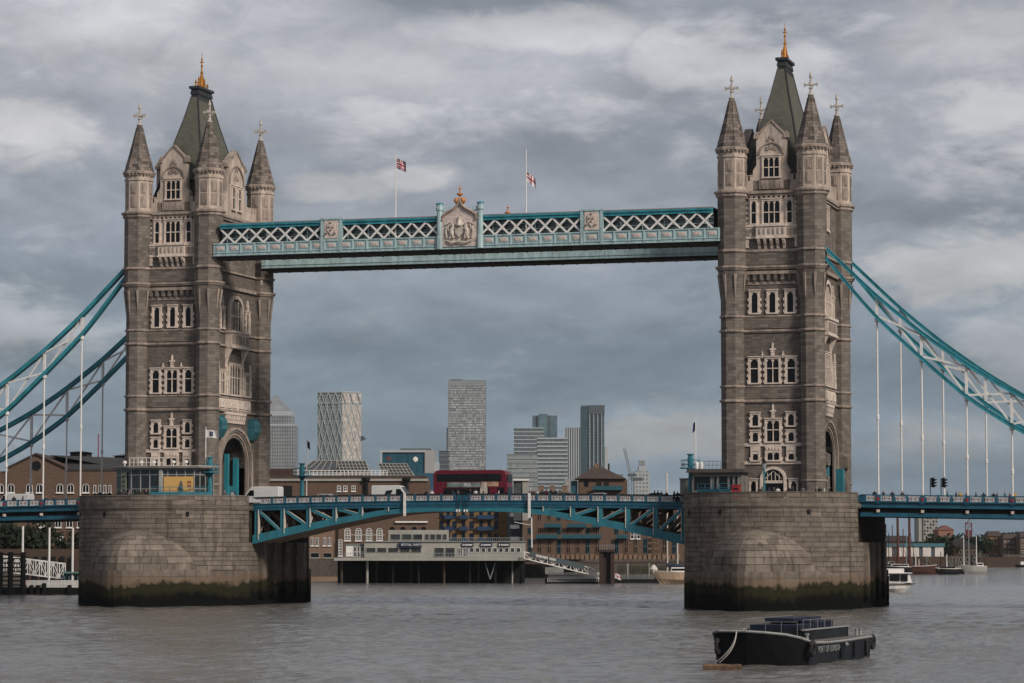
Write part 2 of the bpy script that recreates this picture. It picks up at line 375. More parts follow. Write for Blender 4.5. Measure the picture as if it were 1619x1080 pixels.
# ================================================================== stone towers
ZT = 13.3
OFF = (0, 0, ZT)
def arch_pts(hw, zs, zt, z0, n=14):
    """outline of a round-to-pointed arch opening, from left foot over the top to right foot"""
    pts = [(-hw, z0)]
    for i in range(n+1):
        a = pi - pi*i/n; x = hw*cos(a); k = sin(a)
        pts.append((x, zs + (zt-zs)*k**.92))
    pts.append((hw, z0)); return pts
def Tfront(sgn):   # (u, n, z) -> world, face at y = sgn*TB, n outwards
    return lambda u, n, z: (u, sgn*(TB+n), z)
def Tside(sgn):
    return lambda u, n, z: (sgn*(TA+n), u, z)
def window(T, root, x0, x1, z0, z1, lights=1, transom=None, quoins=True, head='pointed', dn=0.0, jw=.2, stone=None, hood=True):
    f = MB(T); d1 = .24+dn; d0 = -.06+dn; sl = .18; hd = .24
    f.box(x0, x0+jw, d0, d1, z0+sl, z1-hd); f.box(x1-jw, x1, d0, d1, z0+sl, z1-hd)
    f.box(x0-.06, x1+.06, d0, d1+.1, z0, z0+sl); f.box(x0-.02, x1+.02, d0, d1+.01, z1-hd, z1)
    if hood: f.box(x0-.1, x1+.1, d0, d1+.12, z1, z1+.12)
    if quoins:
        k = 0; z = z0+sl
        while z+.36 < z1-hd:
            if k % 2 == 0:
                f.box(x0-.17, x0-.002, d0, d1-.03, z, z+.36); f.box(x1+.002, x1+.17, d0, d1-.03, z, z+.36)
            z += .38; k += 1
    iw = (x1-x0-2*jw); lw = iw/lights; mw = .1
    for i in range(1, lights): f.box(x0+jw+lw*i-mw/2, x0+jw+lw*i+mw/2, d0, d1-.06, z0+sl, z1-hd)
    if transom: f.box(x0+jw, x1-jw, d0, d1-.08, transom-.06, transom+.06)
    for i in range(lights):
        a = x0+jw+lw*i+(mw/2 if i else 0); b = x0+jw+lw*(i+1)-(mw/2 if i < lights-1 else 0); m = (a+b)/2; zt = z1-hd; h = min(.42, (b-a)*.6, (z1-z0)*.2)
        for e in (a, b):
            f.prism([(e, zt-h), (e+(m-e)*.35, zt-h*.62), (e+(m-e)*.45, zt-h*.35), (m, zt), (e, zt)], d0, d1-.1, 'y')
    w = f.build('window', stone or PORTLAND, root, OFF)
    for i in range(lights):
        a = x0+jw+lw*i+(mw/2 if i else 0); b = x0+jw+lw*(i+1)-(mw/2 if i < lights-1 else 0)
        for lo, hi in (((z0+sl, transom-.06), (transom+.06, z1-hd)) if transom else ((z0+sl, z1-hd),)):
            g = MB(T); g.box(a, b, dn-.02, dn+.03, lo, hi); g.build('pane', GLASS, w, OFF)
    return w
def ornament(T, root, x, z0, z1, w=.3, name='ornament'):
    f = MB(T); h = z1-z0
    f.box(x-w*.5, x+w*.5, -.05, .3, z0, z0+h*.2); f.box(x-w*.28, x+w*.28, -.05, .24, z0+h*.2, z0+h*.8)
    f.box(x-w*.9, x+w*.9, -.05, .22, z0+h*.42, z0+h*.55); f.box(x-w*.6, x+w*.6, -.05, .27, z0+h*.26, z0+h*.34)
    f.prism([(x-w*.35, z0+h*.8), (x+w*.35, z0+h*.8), (x, z1)], -.05, .2, 'y')
    return f.build(name, PORTLAND, root, OFF)
def gable(T, root, hw, base, sh, apex, th=.7):
    """stone gable wall with shoulders, arched relief and roof behind it"""
    f = MB(T)
    f.prism([(-hw-.45, base), (hw+.45, base), (hw+.45, base+2.6), (hw, base+3.3), (hw, sh), (hw-.25, sh+.1), (0, apex), (-hw+.25, sh+.1), (-hw, sh), (-hw, base+3.3), (-hw-.45, base+2.6)], -th, .12, 'y')
    gw = f.build('gable', PORTMID, root, OFF)
    c = MB(T)      # coping and shoulder caps
    for s in (-1, 1):
        for k in range(6):
            x0 = s*(hw+.05)*(1-k/6); x1 = s*(hw+.05)*(1-(k+1)/6); z0 = sh+.2+(apex-sh)*k/6; z1 = sh+.2+(apex-sh)*(k+1)/6
            c.add([(x0, -.8, z0), (x1, -.8, z1), (x1, .25, z1), (x0, .25, z0), (x0, -.8, z0-.3), (x1, -.8, z1-.3), (x1, .25, z1-.3), (x0, .25, z0-.3)],
                  [(0, 1, 2, 3), (4, 5, 6, 7), (0, 1, 5, 4), (3, 2, 6, 7), (0, 3, 7, 4), (1, 2, 6, 5)])
        c.box(s*hw-.32, s*hw+.32, -.75, .3, sh-.2, sh+.25); c.prism([(s*hw-.3, sh+.25), (s*hw+.3, sh+.25), (s*hw, sh+.75)], -.6, .15, 'y')
    c.build('coping', PORTDARK, root, OFF)
    c = MB(T); rr = hw*.74; zc = base+4.6
    for i in range(10):
        a0 = pi*i/10; a1 = pi*(i+1)/10
        c.prism([(rr*cos(a0), zc+rr*sin(a0)), ((rr+.2)*cos(a0), zc+(rr+.2)*sin(a0)), ((rr+.2)*cos(a1), zc+(rr+.2)*sin(a1)), (rr*cos(a1), zc+rr*sin(a1))], .1, .32, 'y')
    for x, z, w_, h_ in ((-.5, zc+.55, .35, .45), (0, zc+.7, .4, .6), (.5, zc+.55, .35, .45), (0, zc+2.0, .5, .4), (-.35, zc+1.75, .25, .3), (.35, zc+1.75, .25, .3)):
        c.box(x-w_/2, x+w_/2, .1, .24, z, z+h_)
    c.build('relief', PORTDARK, gw, OFF)
    r = MB(T)     # roof running back from the gable to the main roof
    r.prism([(-hw+.1, sh-2.4), (-hw+.1, sh-.2), (0, apex-.5), (hw-.1, sh-.2), (hw-.1, sh-2.4)], -3.4 if th < 1 else -3.4, -th, 'y')
    r.build('dormer_roof', SLATE, root, OFF)
    return gw
FINIAL = mat('finial_stone', (.42, .38, .345), .85, .25, 2)
TEAL2 = mat('dull_teal_paint', (.03, .125, .15), .6, .3, 1.2, streak=True, grime=.5)
def make_tower():
    root = thing('stone_tower', (-S, 0, ZT), '', 'tower')
    # ---- walls
    for sg in (-1, 1):
        T = Tfront(sg)
        f = MB(T); f.box(-TA+.9, TA-.9, -.9, 0, ZT, 45.3); f.build('wall', RUBBLE, root, OFF)
        f = MB(T); f.box(-TA+.9, TA-.9, -.9, .05, 45.3, 53.0); f.build('upper_wall', GRANITE, root, OFF)
        # string courses between the turrets
        for z, h, d in ((45.2, .28, .25), (36.85, .22, .22), (35.0, .25, .26), (27.95, .22, .22), (26.1, .28, .28)):
            c = MB(T); c.box(-TA+.8, TA-.8, -.1, d, z, z+h); c.box(-TA+.8, TA-.8, -.1, d-.1, z-.14, z); c.build('string_course', PORTDARK, root, OFF)
        for z0, z1 in ((35.4, 36.7), (26.5, 27.8), (43.5, 45.0)):
            c = MB(T); c.box(-TA+.8, TA-.8, -.1, .11, z0, z1); c.build('ashlar_band', GRANITE, root, OFF)
        c = MB(T); c.box(-TA+.8, TA-.8, -.1, .3, 42.95, 43.15); c.box(-TA+.8, TA-.8, -.1, .42, 43.15, 43.4); c.build('string_course', PORTDARK, root, OFF)
        c = MB(T); c.box(-TA+.8, TA-.8, -.1, .35, 52.3, 52.6); c.box(-TA+.8, TA-.8, -.1, .55, 52.6, 52.95)
        for i in range(11): c.box(-3.2+i*.64-.16, -3.2+i*.64+.16, -.1, .42, 52.0, 52.3)
        c.build('cornice', PORTDARK, root, OFF)
        # crenellated parapet
        c = MB(T); c.box(-TA+1.3, TA-1.3, -.5, .12, 52.95, 54.3)
        for s in (-1, 1):
            for x in (2.55, 3.35): c.box(s*x-.26, s*x+.26, -.5, .14, 54.3, 54.95); c.box(s*x-.3, s*x+.3, -.55, .2, 54.95, 55.05)
        c.build('parapet', PORTMID, root, OFF)
        gable(T, root, 1.95, 53.0, 59.9, 61.95)
        window(T, root, -1.2, 1.2, 54.55, 57.45, 3, 55.95, quoins=False, dn=.1)
        c = MB(T); c.box(-1.6, 1.6, .1, .26, 53.2, 54.4); c.box(-1.4, 1.4, .2, .3, 53.35, 54.25)
        for i in range(9): c.box(-1.25+i*.29, -1.1+i*.29, .28, .36, 53.45+.2*(i % 2), 54.1-.15*(i % 3)); 
        c.build('panel', PORTDARK, root, OFF)
        # row B, in a pale stone surround with a balcony on corbels
        c = MB(T); c.box(-3.05, 3.05, -.1, .12, 48.5, 52.0)
        for s in (-1, 1):
            for k in range(5): c.box(s*3.05, s*(3.05+.28), -.1, .1, 48.7+k*.66, 49.03+k*.66)
        c.build('surround', PORTLAND, root, OFF)
        window(T, root, -1.25, 1.25, 48.62, 51.9, 3, 50.2, quoins=False, dn=.1)
        window(T, root, -2.78, -1.85, 48.62, 51.9, 1, 50.2, quoins=False, dn=.1, jw=.16); window(T, root, 1.85, 2.78, 48.62, 51.9, 1, 50.2, quoins=False, dn=.1, jw=.16)
        c = MB(T); c.box(-3.35, 3.35, -.1, .35, 47.0, 48.35); c.box(-3.45, 3.45, -.1, .45, 48.35, 48.6); c.box(-3.4, 3.4, -.1, .4, 46.85, 47.0)
        c.box(-1.9, 1.9, -.1, .85, 47.0, 48.35); c.box(-2.0, 2.0, -.1, 1.0, 48.35, 48.62); c.box(-2.0, 2.0, -.1, .95, 46.8, 47.0)
        b = c.build('balcony', PORTLAND, root, OFF)
        c = MB(T)
        for i in range(6):
            x = -1.5+i*.6; c.add([(x-.2, .84, 47.2), (x+.2, .84, 47.2), (x+.2, .84, 48.15), (x-.2, .84, 48.15), (x, .92, 47.68)], [(0, 1, 4), (1, 2, 4), (2, 3, 4), (3, 0, 4)])
        for s in (-1, 1): c.box(s*2.3-.25, s*2.3+.25, .3, .42, 47.25, 48.1); c.box(s*3.0-.25, s*3.0+.25, .3, .42, 47.25, 48.1)
        c.build('tracery', PORTDARK, b, OFF)
        for i in range(5):
            x = -1.6+i*.8; c = MB(T)
            prof = [(-.1, 45.45), (.2, 45.55), (.35, 46.0), (.6, 46.15), (.85, 46.55), (.9, 46.82), (-.1, 46.82)]
            c.loft([[(x-.17, p, z) for p, z in prof], [(x+.17, p, z) for p, z in prof]])
            c.build('corbel', PORTLAND, b, OFF)
        for s in (-1, 1): c = MB(T); c.box(s*3.15-.2, s*3.15+.2, -.1, .3, 45.7, 46.85); c.build('corbel', PORTLAND, b, OFF)
        # corbel table
        c = MB(T); c.box(-3.55, 3.55, -.1, .38, 42.3, 42.7); c.box(-3.55, 3.55, -.1, .1, 41.0, 41.35); c.build('corbel_table', PORTDARK, root, OFF)
        for i in range(8):
            c = MB(T); x = -3.15+i*.9; c.box(x-.2, x+.2, -.1, .34, 41.55, 42.3); c.box(x-.15, x+.15, -.1, .2, 41.2, 41.55); c.build('corbel', GRANITE, root, OFF)
        for x0, x1 in ((-3.0, -1.6), (-.7, .7), (1.6, 3.0)): window(T, root, x0, x1, 37.2, 40.25, 1, None, jw=.3)
        for x0, x1, n in ((-3.15, -1.6, 1), (-1.05, 1.05, 2), (1.6, 3.15, 1)): window(T, root, x0, x1, 28.3, 31.75, n, 30.3, jw=.28)
        ornament(T, root, 0, 31.9, 33.6, .42)
        for s in (-1, 1): ornament(T, root, s*1.32, 31.6, 32.5, .2)
        for s in (-1, 1):
            window(T, root, s*2.3-.64, s*2.3+.64, 22.85, 24.7, 1, jw=.25); window(T, root, s*2.3-.62, s*2.3+.62, 20.85, 22.4, 1, jw=.25)
            window(T, root, s*2.3-.6, s*2.3+.6, 18.5, 19.7, 1, jw=.24, hood=False)
            c = MB(T); c.box(s*2.3-.62, s*2.3+.62, -.1, .2, 19.72, 20.4); c.prism([(s*2.3-.4, 19.85), (s*2.3+.4, 19.85), (s*2.3, 20.35)], .18, .28, 'y'); c.build('panel', PORTLAND, root, OFF)
        window(T, root, -1.08, 1.08, 20.85, 23.9, 2, 22.5, jw=.28); window(T, root, -1.05, 1.05, 18.5, 19.85, 2, jw=.28, hood=False)
        c = MB(T); c.box(-1.05, 1.05, -.1, .2, 19.87, 20.4)
        for i in range(5): c.box(-.8+i*.4-.1, -.8+i*.4+.1, .18, .3, 19.95, 20.32)
        c.build('panel', PORTLAND, root, OFF)
        ornament(T, root, 0, 24.05, 25.8, .4)
        for z0, z1 in ((20.42, 20.84), (18.15, 18.52)): c = MB(T); c.box(-3.7, 3.7, -.1, .17, z0, z1); c.build('stone_band', PORTLAND, root, OFF)
        # ground floor: arched doorway between two small doors
        c = MB(T); out_ = arch_pts(1.7, 16.1, 17.85, ZT); inn = arch_pts(1.35, 16.1, 17.5, ZT)
        c.prism(out_+inn[::-1], -.1, .4, 'y'); d = c.build('door_arch', PORTLAND, root, OFF)
        c = MB(T); c.prism(inn, -.05, .06, 'y'); c.build('door_glazing', GLASS, d, OFF)
        c = MB(T); c.box(-1.35, 1.35, 0, .3, 15.75, 16.1)
        for x in (-.75, -.25, .25, .75): c.bar((x, .16, 16.1), (x, .16, 17.1), .07, .1)
        for x in (-.9, .9): c.bar((x*1.3, .16, 16.2), (0, .16, 17.3), .06, .1)
        c.build('tracery', PORTLAND, d, OFF)
        for s in (-1, 1): window(T, root, s*2.58-.6, s*2.58+.6, 14.0, 16.25, 1, jw=.26, quoins=False)
    # ---- portal sides
    for sg in (-1, 1):
        T = Tside(sg); hw = 4.25; zs = 18.6; zt = 22.6
        f = MB(T); ap = arch_pts(hw, zs, zt, ZT, 18)
        f.prism([(-TB+.9, ZT)]+ap+[(TB-.9, ZT), (TB-.9, 45.3), (-TB+.9, 45.3)], -.9, 0, 'y')
        f.build('portal_wall', RUBBLE, root, OFF)
        f = MB(T); f.box(-TB+.9, TB-.9, -.9, .05, 45.3, 53.0); f.build('upper_wall', GRANITE, root, OFF)
        for k in range(4):   # stepped mouldings of the arch
            o_ = arch_pts(hw+.1+.45*k+.4, zs, zt+.1+.36*k+.32, ZT, 18); i_ = arch_pts(hw+.1+.45*k-.06, zs, zt+.1+.36*k-.06, ZT, 18)
            c = MB(T); c.prism(o_+i_[::-1], -.05, .12+.13*(k % 4), 'y'); c.build('arch_moulding', PORTDARK if k % 2 else GRANITE, root, OFF)
        # string courses
        for z, h, d in ((45.2, .28, .25), (36.85, .22, .22), (35.0, .25, .26), (27.95, .22, .22), (26.1, .28, .28), (42.95, .45, .36)):
            c = MB(T); c.box(-TB+.8, TB-.8, -.1, d, z, z+h); c.build('string_course', PORTDARK, root, OFF)
        c = MB(T); c.box(-TB+.8, TB-.8, -.1, .35, 52.3, 52.6); c.box(-TB+.8, TB-.8, -.1, .55, 52.6, 52.95); c.build('cornice', PORTDARK, root, OFF)
        c = MB(T); c.box(-TB+1.3, TB-1.3, -.5, .12, 52.95, 54.3)
        for s in (-1, 1):
            for k in range(4): x = s*(4.2+k*1.05); c.box(x-.3, x+.3, -.5, .14, 54.3, 55.0)
        c.build('parapet', PORTMID, root, OFF)
        gable(T, root, 3.3, 53.0, 59.9, 62.2)
        for s in (-1, 1): window(T, root, s*1.1-.7, s*1.1+.7, 53.9, 57.3, 1, 55.7, quoins=False, dn=.1)
        window(T, root, -2.0, 2.0, 48.6, 51.9, 4, 50.2, quoins=False)
        # tall arched window with side lights
        o_ = arch_pts(2.5, 40.3, 42.2, 37.3, 12); i_ = arch_pts(2.05, 40.3, 41.75, 37.5, 12)
        c = MB(T); c.prism(o_+i_[::-1], -.1, .4, 'y')
        for x in (-1.0, 0, 1.0): c.box(x-.07, x+.07, 0, .25, 37.4, 41.4)
        c.box(-2.05, 2.05, 0, .22, 39.3, 39.45); w_ = c.build('window', PORTLAND, root, OFF)
        c = MB(T); c.prism(i_, -.02, .05, 'y'); c.build('pane', GLASS, w_, OFF)
        for s in (-1, 1): window(T, root, s*4.6-.75, s*4.6+.75, 37.3, 40.3, 1, jw=.3); ornament(T, root, s*4.6, 40.45, 41.9, .35)
        # oriel balcony under it, on a curved bracket
        c = MB(T); c.box(-3.2, 3.2, -.1, .9, 35.1, 36.9); c.box(-3.35, 3.35, -.1, 1.1, 36.9, 37.25); c.box(-3.35, 3.35, -.1, 1.05, 34.85, 35.1)
        b = c.build('balcony', PORTLAND, root, OFF)
        c = MB(T)
        for i in range(5): c.box(-2.6+i*1.3-.45, -2.6+i*1.3+.45, .88, .97, 35.4, 36.6)
        c.build('tracery', PORTDARK, b, OFF)
        for s in (-1, 1):
            c = MB(T); rings = []
            for i in range(7):
                q = i/6; zz = 34.85-2.6*q; d = .9*(1-q)**1.6; rings.append([(s*2.9-.35, -.05, zz), (s*2.9+.35, -.05, zz), (s*2.9+.35, d, zz), (s*2.9-.35, d, zz)])
            c.loft(rings); c.build('bracket', PORTLAND, b, OFF)
        window(T, root, -2.2, 2.2, 28.35, 32.75, 4, 30.9, jw=.3, quoins=False)
        for s in (-1, 1): window(T, root, s*4.5-1.0, s*4.5+1.0, 28.35, 31.7, 2, 30.3, jw=.28, quoins=False); ornament(T, root, s*3.0, 28.4, 33.2, .5, 'pinnacle'); ornament(T, root, s*5.75, 28.4, 33.0, .4, 'pinnacle')
        c = MB(T); c.box(-5.9, 5.9, -.1, .16, 26.42, 27.9)
        for i in range(5): c.box(-4.6+i*2.3-.85, -4.6+i*2.3+.85, .14, .3, 26.65, 27.7)
        c.build('panel', PORTLAND, root, OFF)
        # shields and small corbels above the arch
        c = MB(T)
        for i in range(11): x = -3.3+i*.66; c.box(x-.16, x+.16, -.1, .35, 25.1, 25.75); c.box(x-.22, x+.22, -.1, .22, 24.6, 25.1)
        c.box(-3.7, 3.7, -.1, .42, 25.75, 26.08); c.build('corbel_table', PORTLAND, root, OFF)
    # tunnel lining and gates
    f = MB(); ap = arch_pts(4.25, 18.6, 22.6, ZT, 18)
    f.loft([[(x, y, z) for y, z in ap] for x in (-TA+.05, TA-.05)], 0, False, False); f.build('tunnel_vault', RUBBLE, root, OFF)
    for sg in (-1, 1):
        for s in (-1, 1):
            c = MB(Tside(sg)); c.box(s*4.0-.25, s*4.0+.25, -1.6, -.9, ZT, 20.0); c.build('gate_post', TEAL, root, OFF)
            c = MB(Tside(sg)); c.box(s*1.5-.22, s*1.5+.22, -1.9, -1.3, ZT, 20.5); c.build('gate_post', TEAL, root, OFF)
            c = MB(Tside(sg)); y0, y1 = sorted((s*1.75, s*3.75)); c.box(y0, y1, -1.55, -1.45, ZT, 16.1)
            for k in range(4): c.box(y0+.1+k*.5, y0+.42+k*.5, -1.45, -1.4, 14.4, 15.9)
            c.build('gate_leaf', TEALB, root, OFF)
    # teal lantern housings beside the inner arch
    for s in (-1, 1):
        c = MB(Tside(1)); y = s*6.1
        prof = [(0, 25.2), (.85, 25.2), (1.15, 24.7), (1.15, 23.6), (.5, 22.5), (0, 22.4)]
        c.loft([[(y-1.05, p, z) for p, z in prof], [(y+1.05, p, z) for p, z in prof]])
        c.box(y-1.1, y+1.1, 0, 1.2, 24.3, 24.42)
        for k in range(5): c.box(y-.9+k*.42, y-.75+k*.42, .2, .8, 25.2, 25.5)
        c.build('lantern_housing', TEAL2, root, OFF)
    # outer side: buttresses and a teal door leaf under the chain anchorage
    for s in (-1, 1):
        c = MB(Tside(-1)); y = s*7.3
        for z0, z1, d in ((ZT, 16.6, 1.5), (16.6, 18.0, 1.1), (18.0, 19.4, 1.6)): c.box(y-1.0, y+1.0, -.1, d, z0, z1)
        c.loft([[(y-1.05, -.1, 19.4), (y+1.05, -.1, 19.4), (y+1.05, 1.6, 19.4), (y-1.05, 1.6, 19.4)], [(y-1.0, -.1, 20.3), (y+1.0, -.1, 20.3), (y+1.0, .1, 20.3), (y-1.0, .1, 20.3)]])
        c.build('buttress', GRANITE, root, OFF)
        c = MB(Tside(-1)); y0, y1 = sorted((s*4.9, s*6.25)); c.box(y0, y1, .15, 1.2, ZT, 17.9); c.build('door_leaf', TEALB, root, OFF)
    # ---- turrets
    for sx in (-1, 1):
        for sy in (-1, 1):
            cx, cy = sx*TA, sy*TB
            f = MB(); f.oct(cx, cy, [(1.45, ZT), (1.45, 39.4), (1.5, 40.6), (1.78, 42.9), (1.78, 52.3)])
            t = f.build('turret', GRANITE, root, OFF)
            f = MB()
            for k in range(8):
                a = pi/8+k*pi/4; r0 = 1.50/cos(pi/8)
                f.add([(cx+r0*.98*cos(a), cy+r0*.98*sin(a), 39.0)]+[(cx+(r0+q)*cos(a+e), cy+(r0+q)*sin(a+e), 42.3) for q, e in ((.36, -.1), (.36, .1), (-.1, .14), (-.1, -.14))], [(0, 1, 2), (0, 2, 3), (0, 3, 4), (0, 4, 1), (1, 2, 3, 4)])
            f.build('corbel', PORTDARK, t, OFF)
            for z, h, d, ap_ in ((45.2, .28, .2, 1.78), (42.9, .22, .14, 1.78), (43.12, .28, .3, 1.78), (36.85, .22, .18, 1.45), (35.0, .25, .22, 1.45), (27.95, .22, .18, 1.45), (26.1, .28, .22, 1.45), (16.0, .2, .12, 1.45)):
                f = MB(); f.oct(cx, cy, [(ap_+d-.08, z-.1), (ap_+d, z), (ap_+d, z+h*.7), (ap_-.02, z+h)]); f.build('string_course', PORTDARK, t, OFF)
            f = MB(); f.oct(cx, cy, [(1.78, 52.1), (2.0, 52.3), (2.0, 52.6), (2.2, 52.7), (2.22, 52.92), (1.75, 53.15)]); f.build('cornice', PORTDARK, t, OFF)
            f = MB(); f.oct(cx, cy, [(1.72, 53.05), (1.72, 57.2), (1.84, 57.28), (1.84, 57.5), (1.74, 57.55), (1.74, 58.0)]); f.build('upper_shaft', PORTMID, t, OFF)
            f = MB()
            for k in range(8):
                a = k*pi/4; px, py = cx+1.72*cos(a), cy+1.72*sin(a); tx, ty = -sin(a), cos(a)
                for w_, zz0, zz1, d in ((.42, 53.6, 55.2, .08), (.42, 55.4, 56.9, .08), (.25, 53.8, 55.0, .15), (.2, 55.6, 56.6, .16)):
                    f.add([(px+tx*q*w_+cos(a)*e, py+ty*q*w_+sin(a)*e, z) for z in (zz0, zz1) for q, e in ((-1, -.05), (1, -.05), (1, d), (-1, d))],
                          [(3, 2, 1, 0), (4, 5, 6, 7), (0, 1, 5, 4), (1, 2, 6, 5), (2, 3, 7, 6), (3, 0, 4, 7)])
            f.build('panel', PORTDARK, t, OFF)
            f = MB(); f.oct(cx, cy, [(1.74, 57.95), (1.9, 58.15), (2.05, 58.2), (2.05, 58.5), (1.9, 58.62)])
            for k in range(24):
                a = k*pi/12; f.bar((cx+1.98*cos(a), cy+1.98*sin(a), 57.95), (cx+1.98*cos(a), cy+1.98*sin(a), 58.25), .2, .2)
            f.build('eaves', PORTDARK, t, OFF)
            f = MB(); f.oct(cx, cy, [(1.92, 58.55), (1.72, 59.1), (1.3, 60.7), (.85, 62.6), (.38, 64.7), (.3, 65.1)])
            for k in range(8):
                a = pi/8+k*pi/4; c8 = 1/cos(pi/8)
                pts = [(cx+r*c8*cos(a), cy+r*c8*sin(a), z) for r, z in ((1.72, 59.1), (1.3, 60.7), (.85, 62.6), (.38, 64.7))]
                f.tube(pts, .06, 4)
            f.build('spire', SPIRE, t, OFF)
            f = MB(); f.oct(cx, cy, [(.38, 65.0), (.38, 65.12), (.2, 65.25), (.15, 65.75), (.24, 65.85), (.24, 65.98), (.13, 66.05), (.12, 67.2), (.21, 67.3), (.18, 67.55), (.04, 68.05)])
            f.box(cx-.85, cx+.85, cy-.11, cy+.11, 66.25, 66.47); f.box(cx-.11, cx+.11, cy-.85, cy+.85, 66.26, 66.46)
            for e in (-1, 1):
                f.box(cx+e*.8-.1, cx+e*.8+.1, cy-.14, cy+.14, 66.15, 66.57); f.box(cx-.14, cx+.14, cy+e*.8-.1, cy+e*.8+.1, 66.15, 66.57)
            f.build('finial', FINIAL, t, OFF)
    # ---- roof
    f = MB(); prof = ((4.3, 8.6, 53.9), (3.7, 7.8, 55.2), (2.75, 6.3, 59.0), (2.0, 5.0, 62.8), (1.15, 3.6, 66.4), (.5, 2.4, 69.8))
    f.loft([[(-x, -y, z), (x, -y, z), (x, y, z), (-x, y, z)] for x, y, z in prof]); r = f.build('roof', SLATE, root, OFF)
    f = MB()
    for sx in (-1, 1):
        for sy in (-1, 1): f.tube([(sx*x, sy*y, z+.05) for x, y, z in prof], .1, 5)
    f.build('ridge', LEAD, r, OFF)
    f = MB()
    for x, y, z0, z1 in ((.52, 2.42, 69.7, 70.1), (.62, 2.52, 70.1, 70.5), (.55, 2.45, 70.5, 70.9), (.78, 2.68, 70.9, 71.25)): f.box(-x, x, -y, y, z0, z1)
    for k in range(9): f.box(-.62, .62, -2.3+k*.56, -2.1+k*.56, 69.1, 69.7)
    f.build('cap', LEAD, r, OFF)
    f = MB()
    for y in (-2.1, -1.05, 1.05, 2.1):
        hh = .75 if abs(y) > 2 else 1.15
        f.lathe(0, y, [(.14, 71.25), (.1, 71.25+hh*.6), (.2, 71.25+hh*.7), (.08, 71.25+hh*.85), (.14, 71.25+hh*1.05), (.03, 71.25+hh*1.4)], 6)
    for z in (71.4, 71.85): f.bar((0, -2.1, z), (0, 2.1, z), .08, .1)
    for sy in (-1, 1): f.bar((0, sy*1.6, 71.3), (0, sy*.1, 73.4), .1, .14); f.bar((0, sy*.75, 71.3), (0, sy*.1, 74.0), .1, .12)
    for sx in (-1, 1): f.bar((sx*.4, 0, 71.3), (sx*.06, 0, 73.4), .12, .12)
    f.lathe(0, 0, [(.28, 71.25), (.2, 72.4), (.14, 73.3), (.24, 73.5), (.12, 73.65), (.1, 74.3), (.2, 74.45), (.1, 74.6), (.08, 75.2), (.16, 75.4), (.05, 75.6), (.03, 76.25)], 8)
    f.box(-.3, .3, -.05, .05, 74.9, 75.04); f.box(-.05, .05, -.3, .3, 74.91, 75.03)
    f.build('gilded_finial', GOLD, r, OFF)
    return root
tower_l = make_tower()
tower_l['label'] = 'turreted stone bridge tower on the left, small striped flag before its arch'
tower_l['group'] = 'bridge towers'
tower_r = copy_tree(tower_l); tower_r.location = (S, 0, ZT); tower_r.rotation_euler.z = pi
tower_r['label'] = 'turreted stone bridge tower on the right, beside the traffic lights'

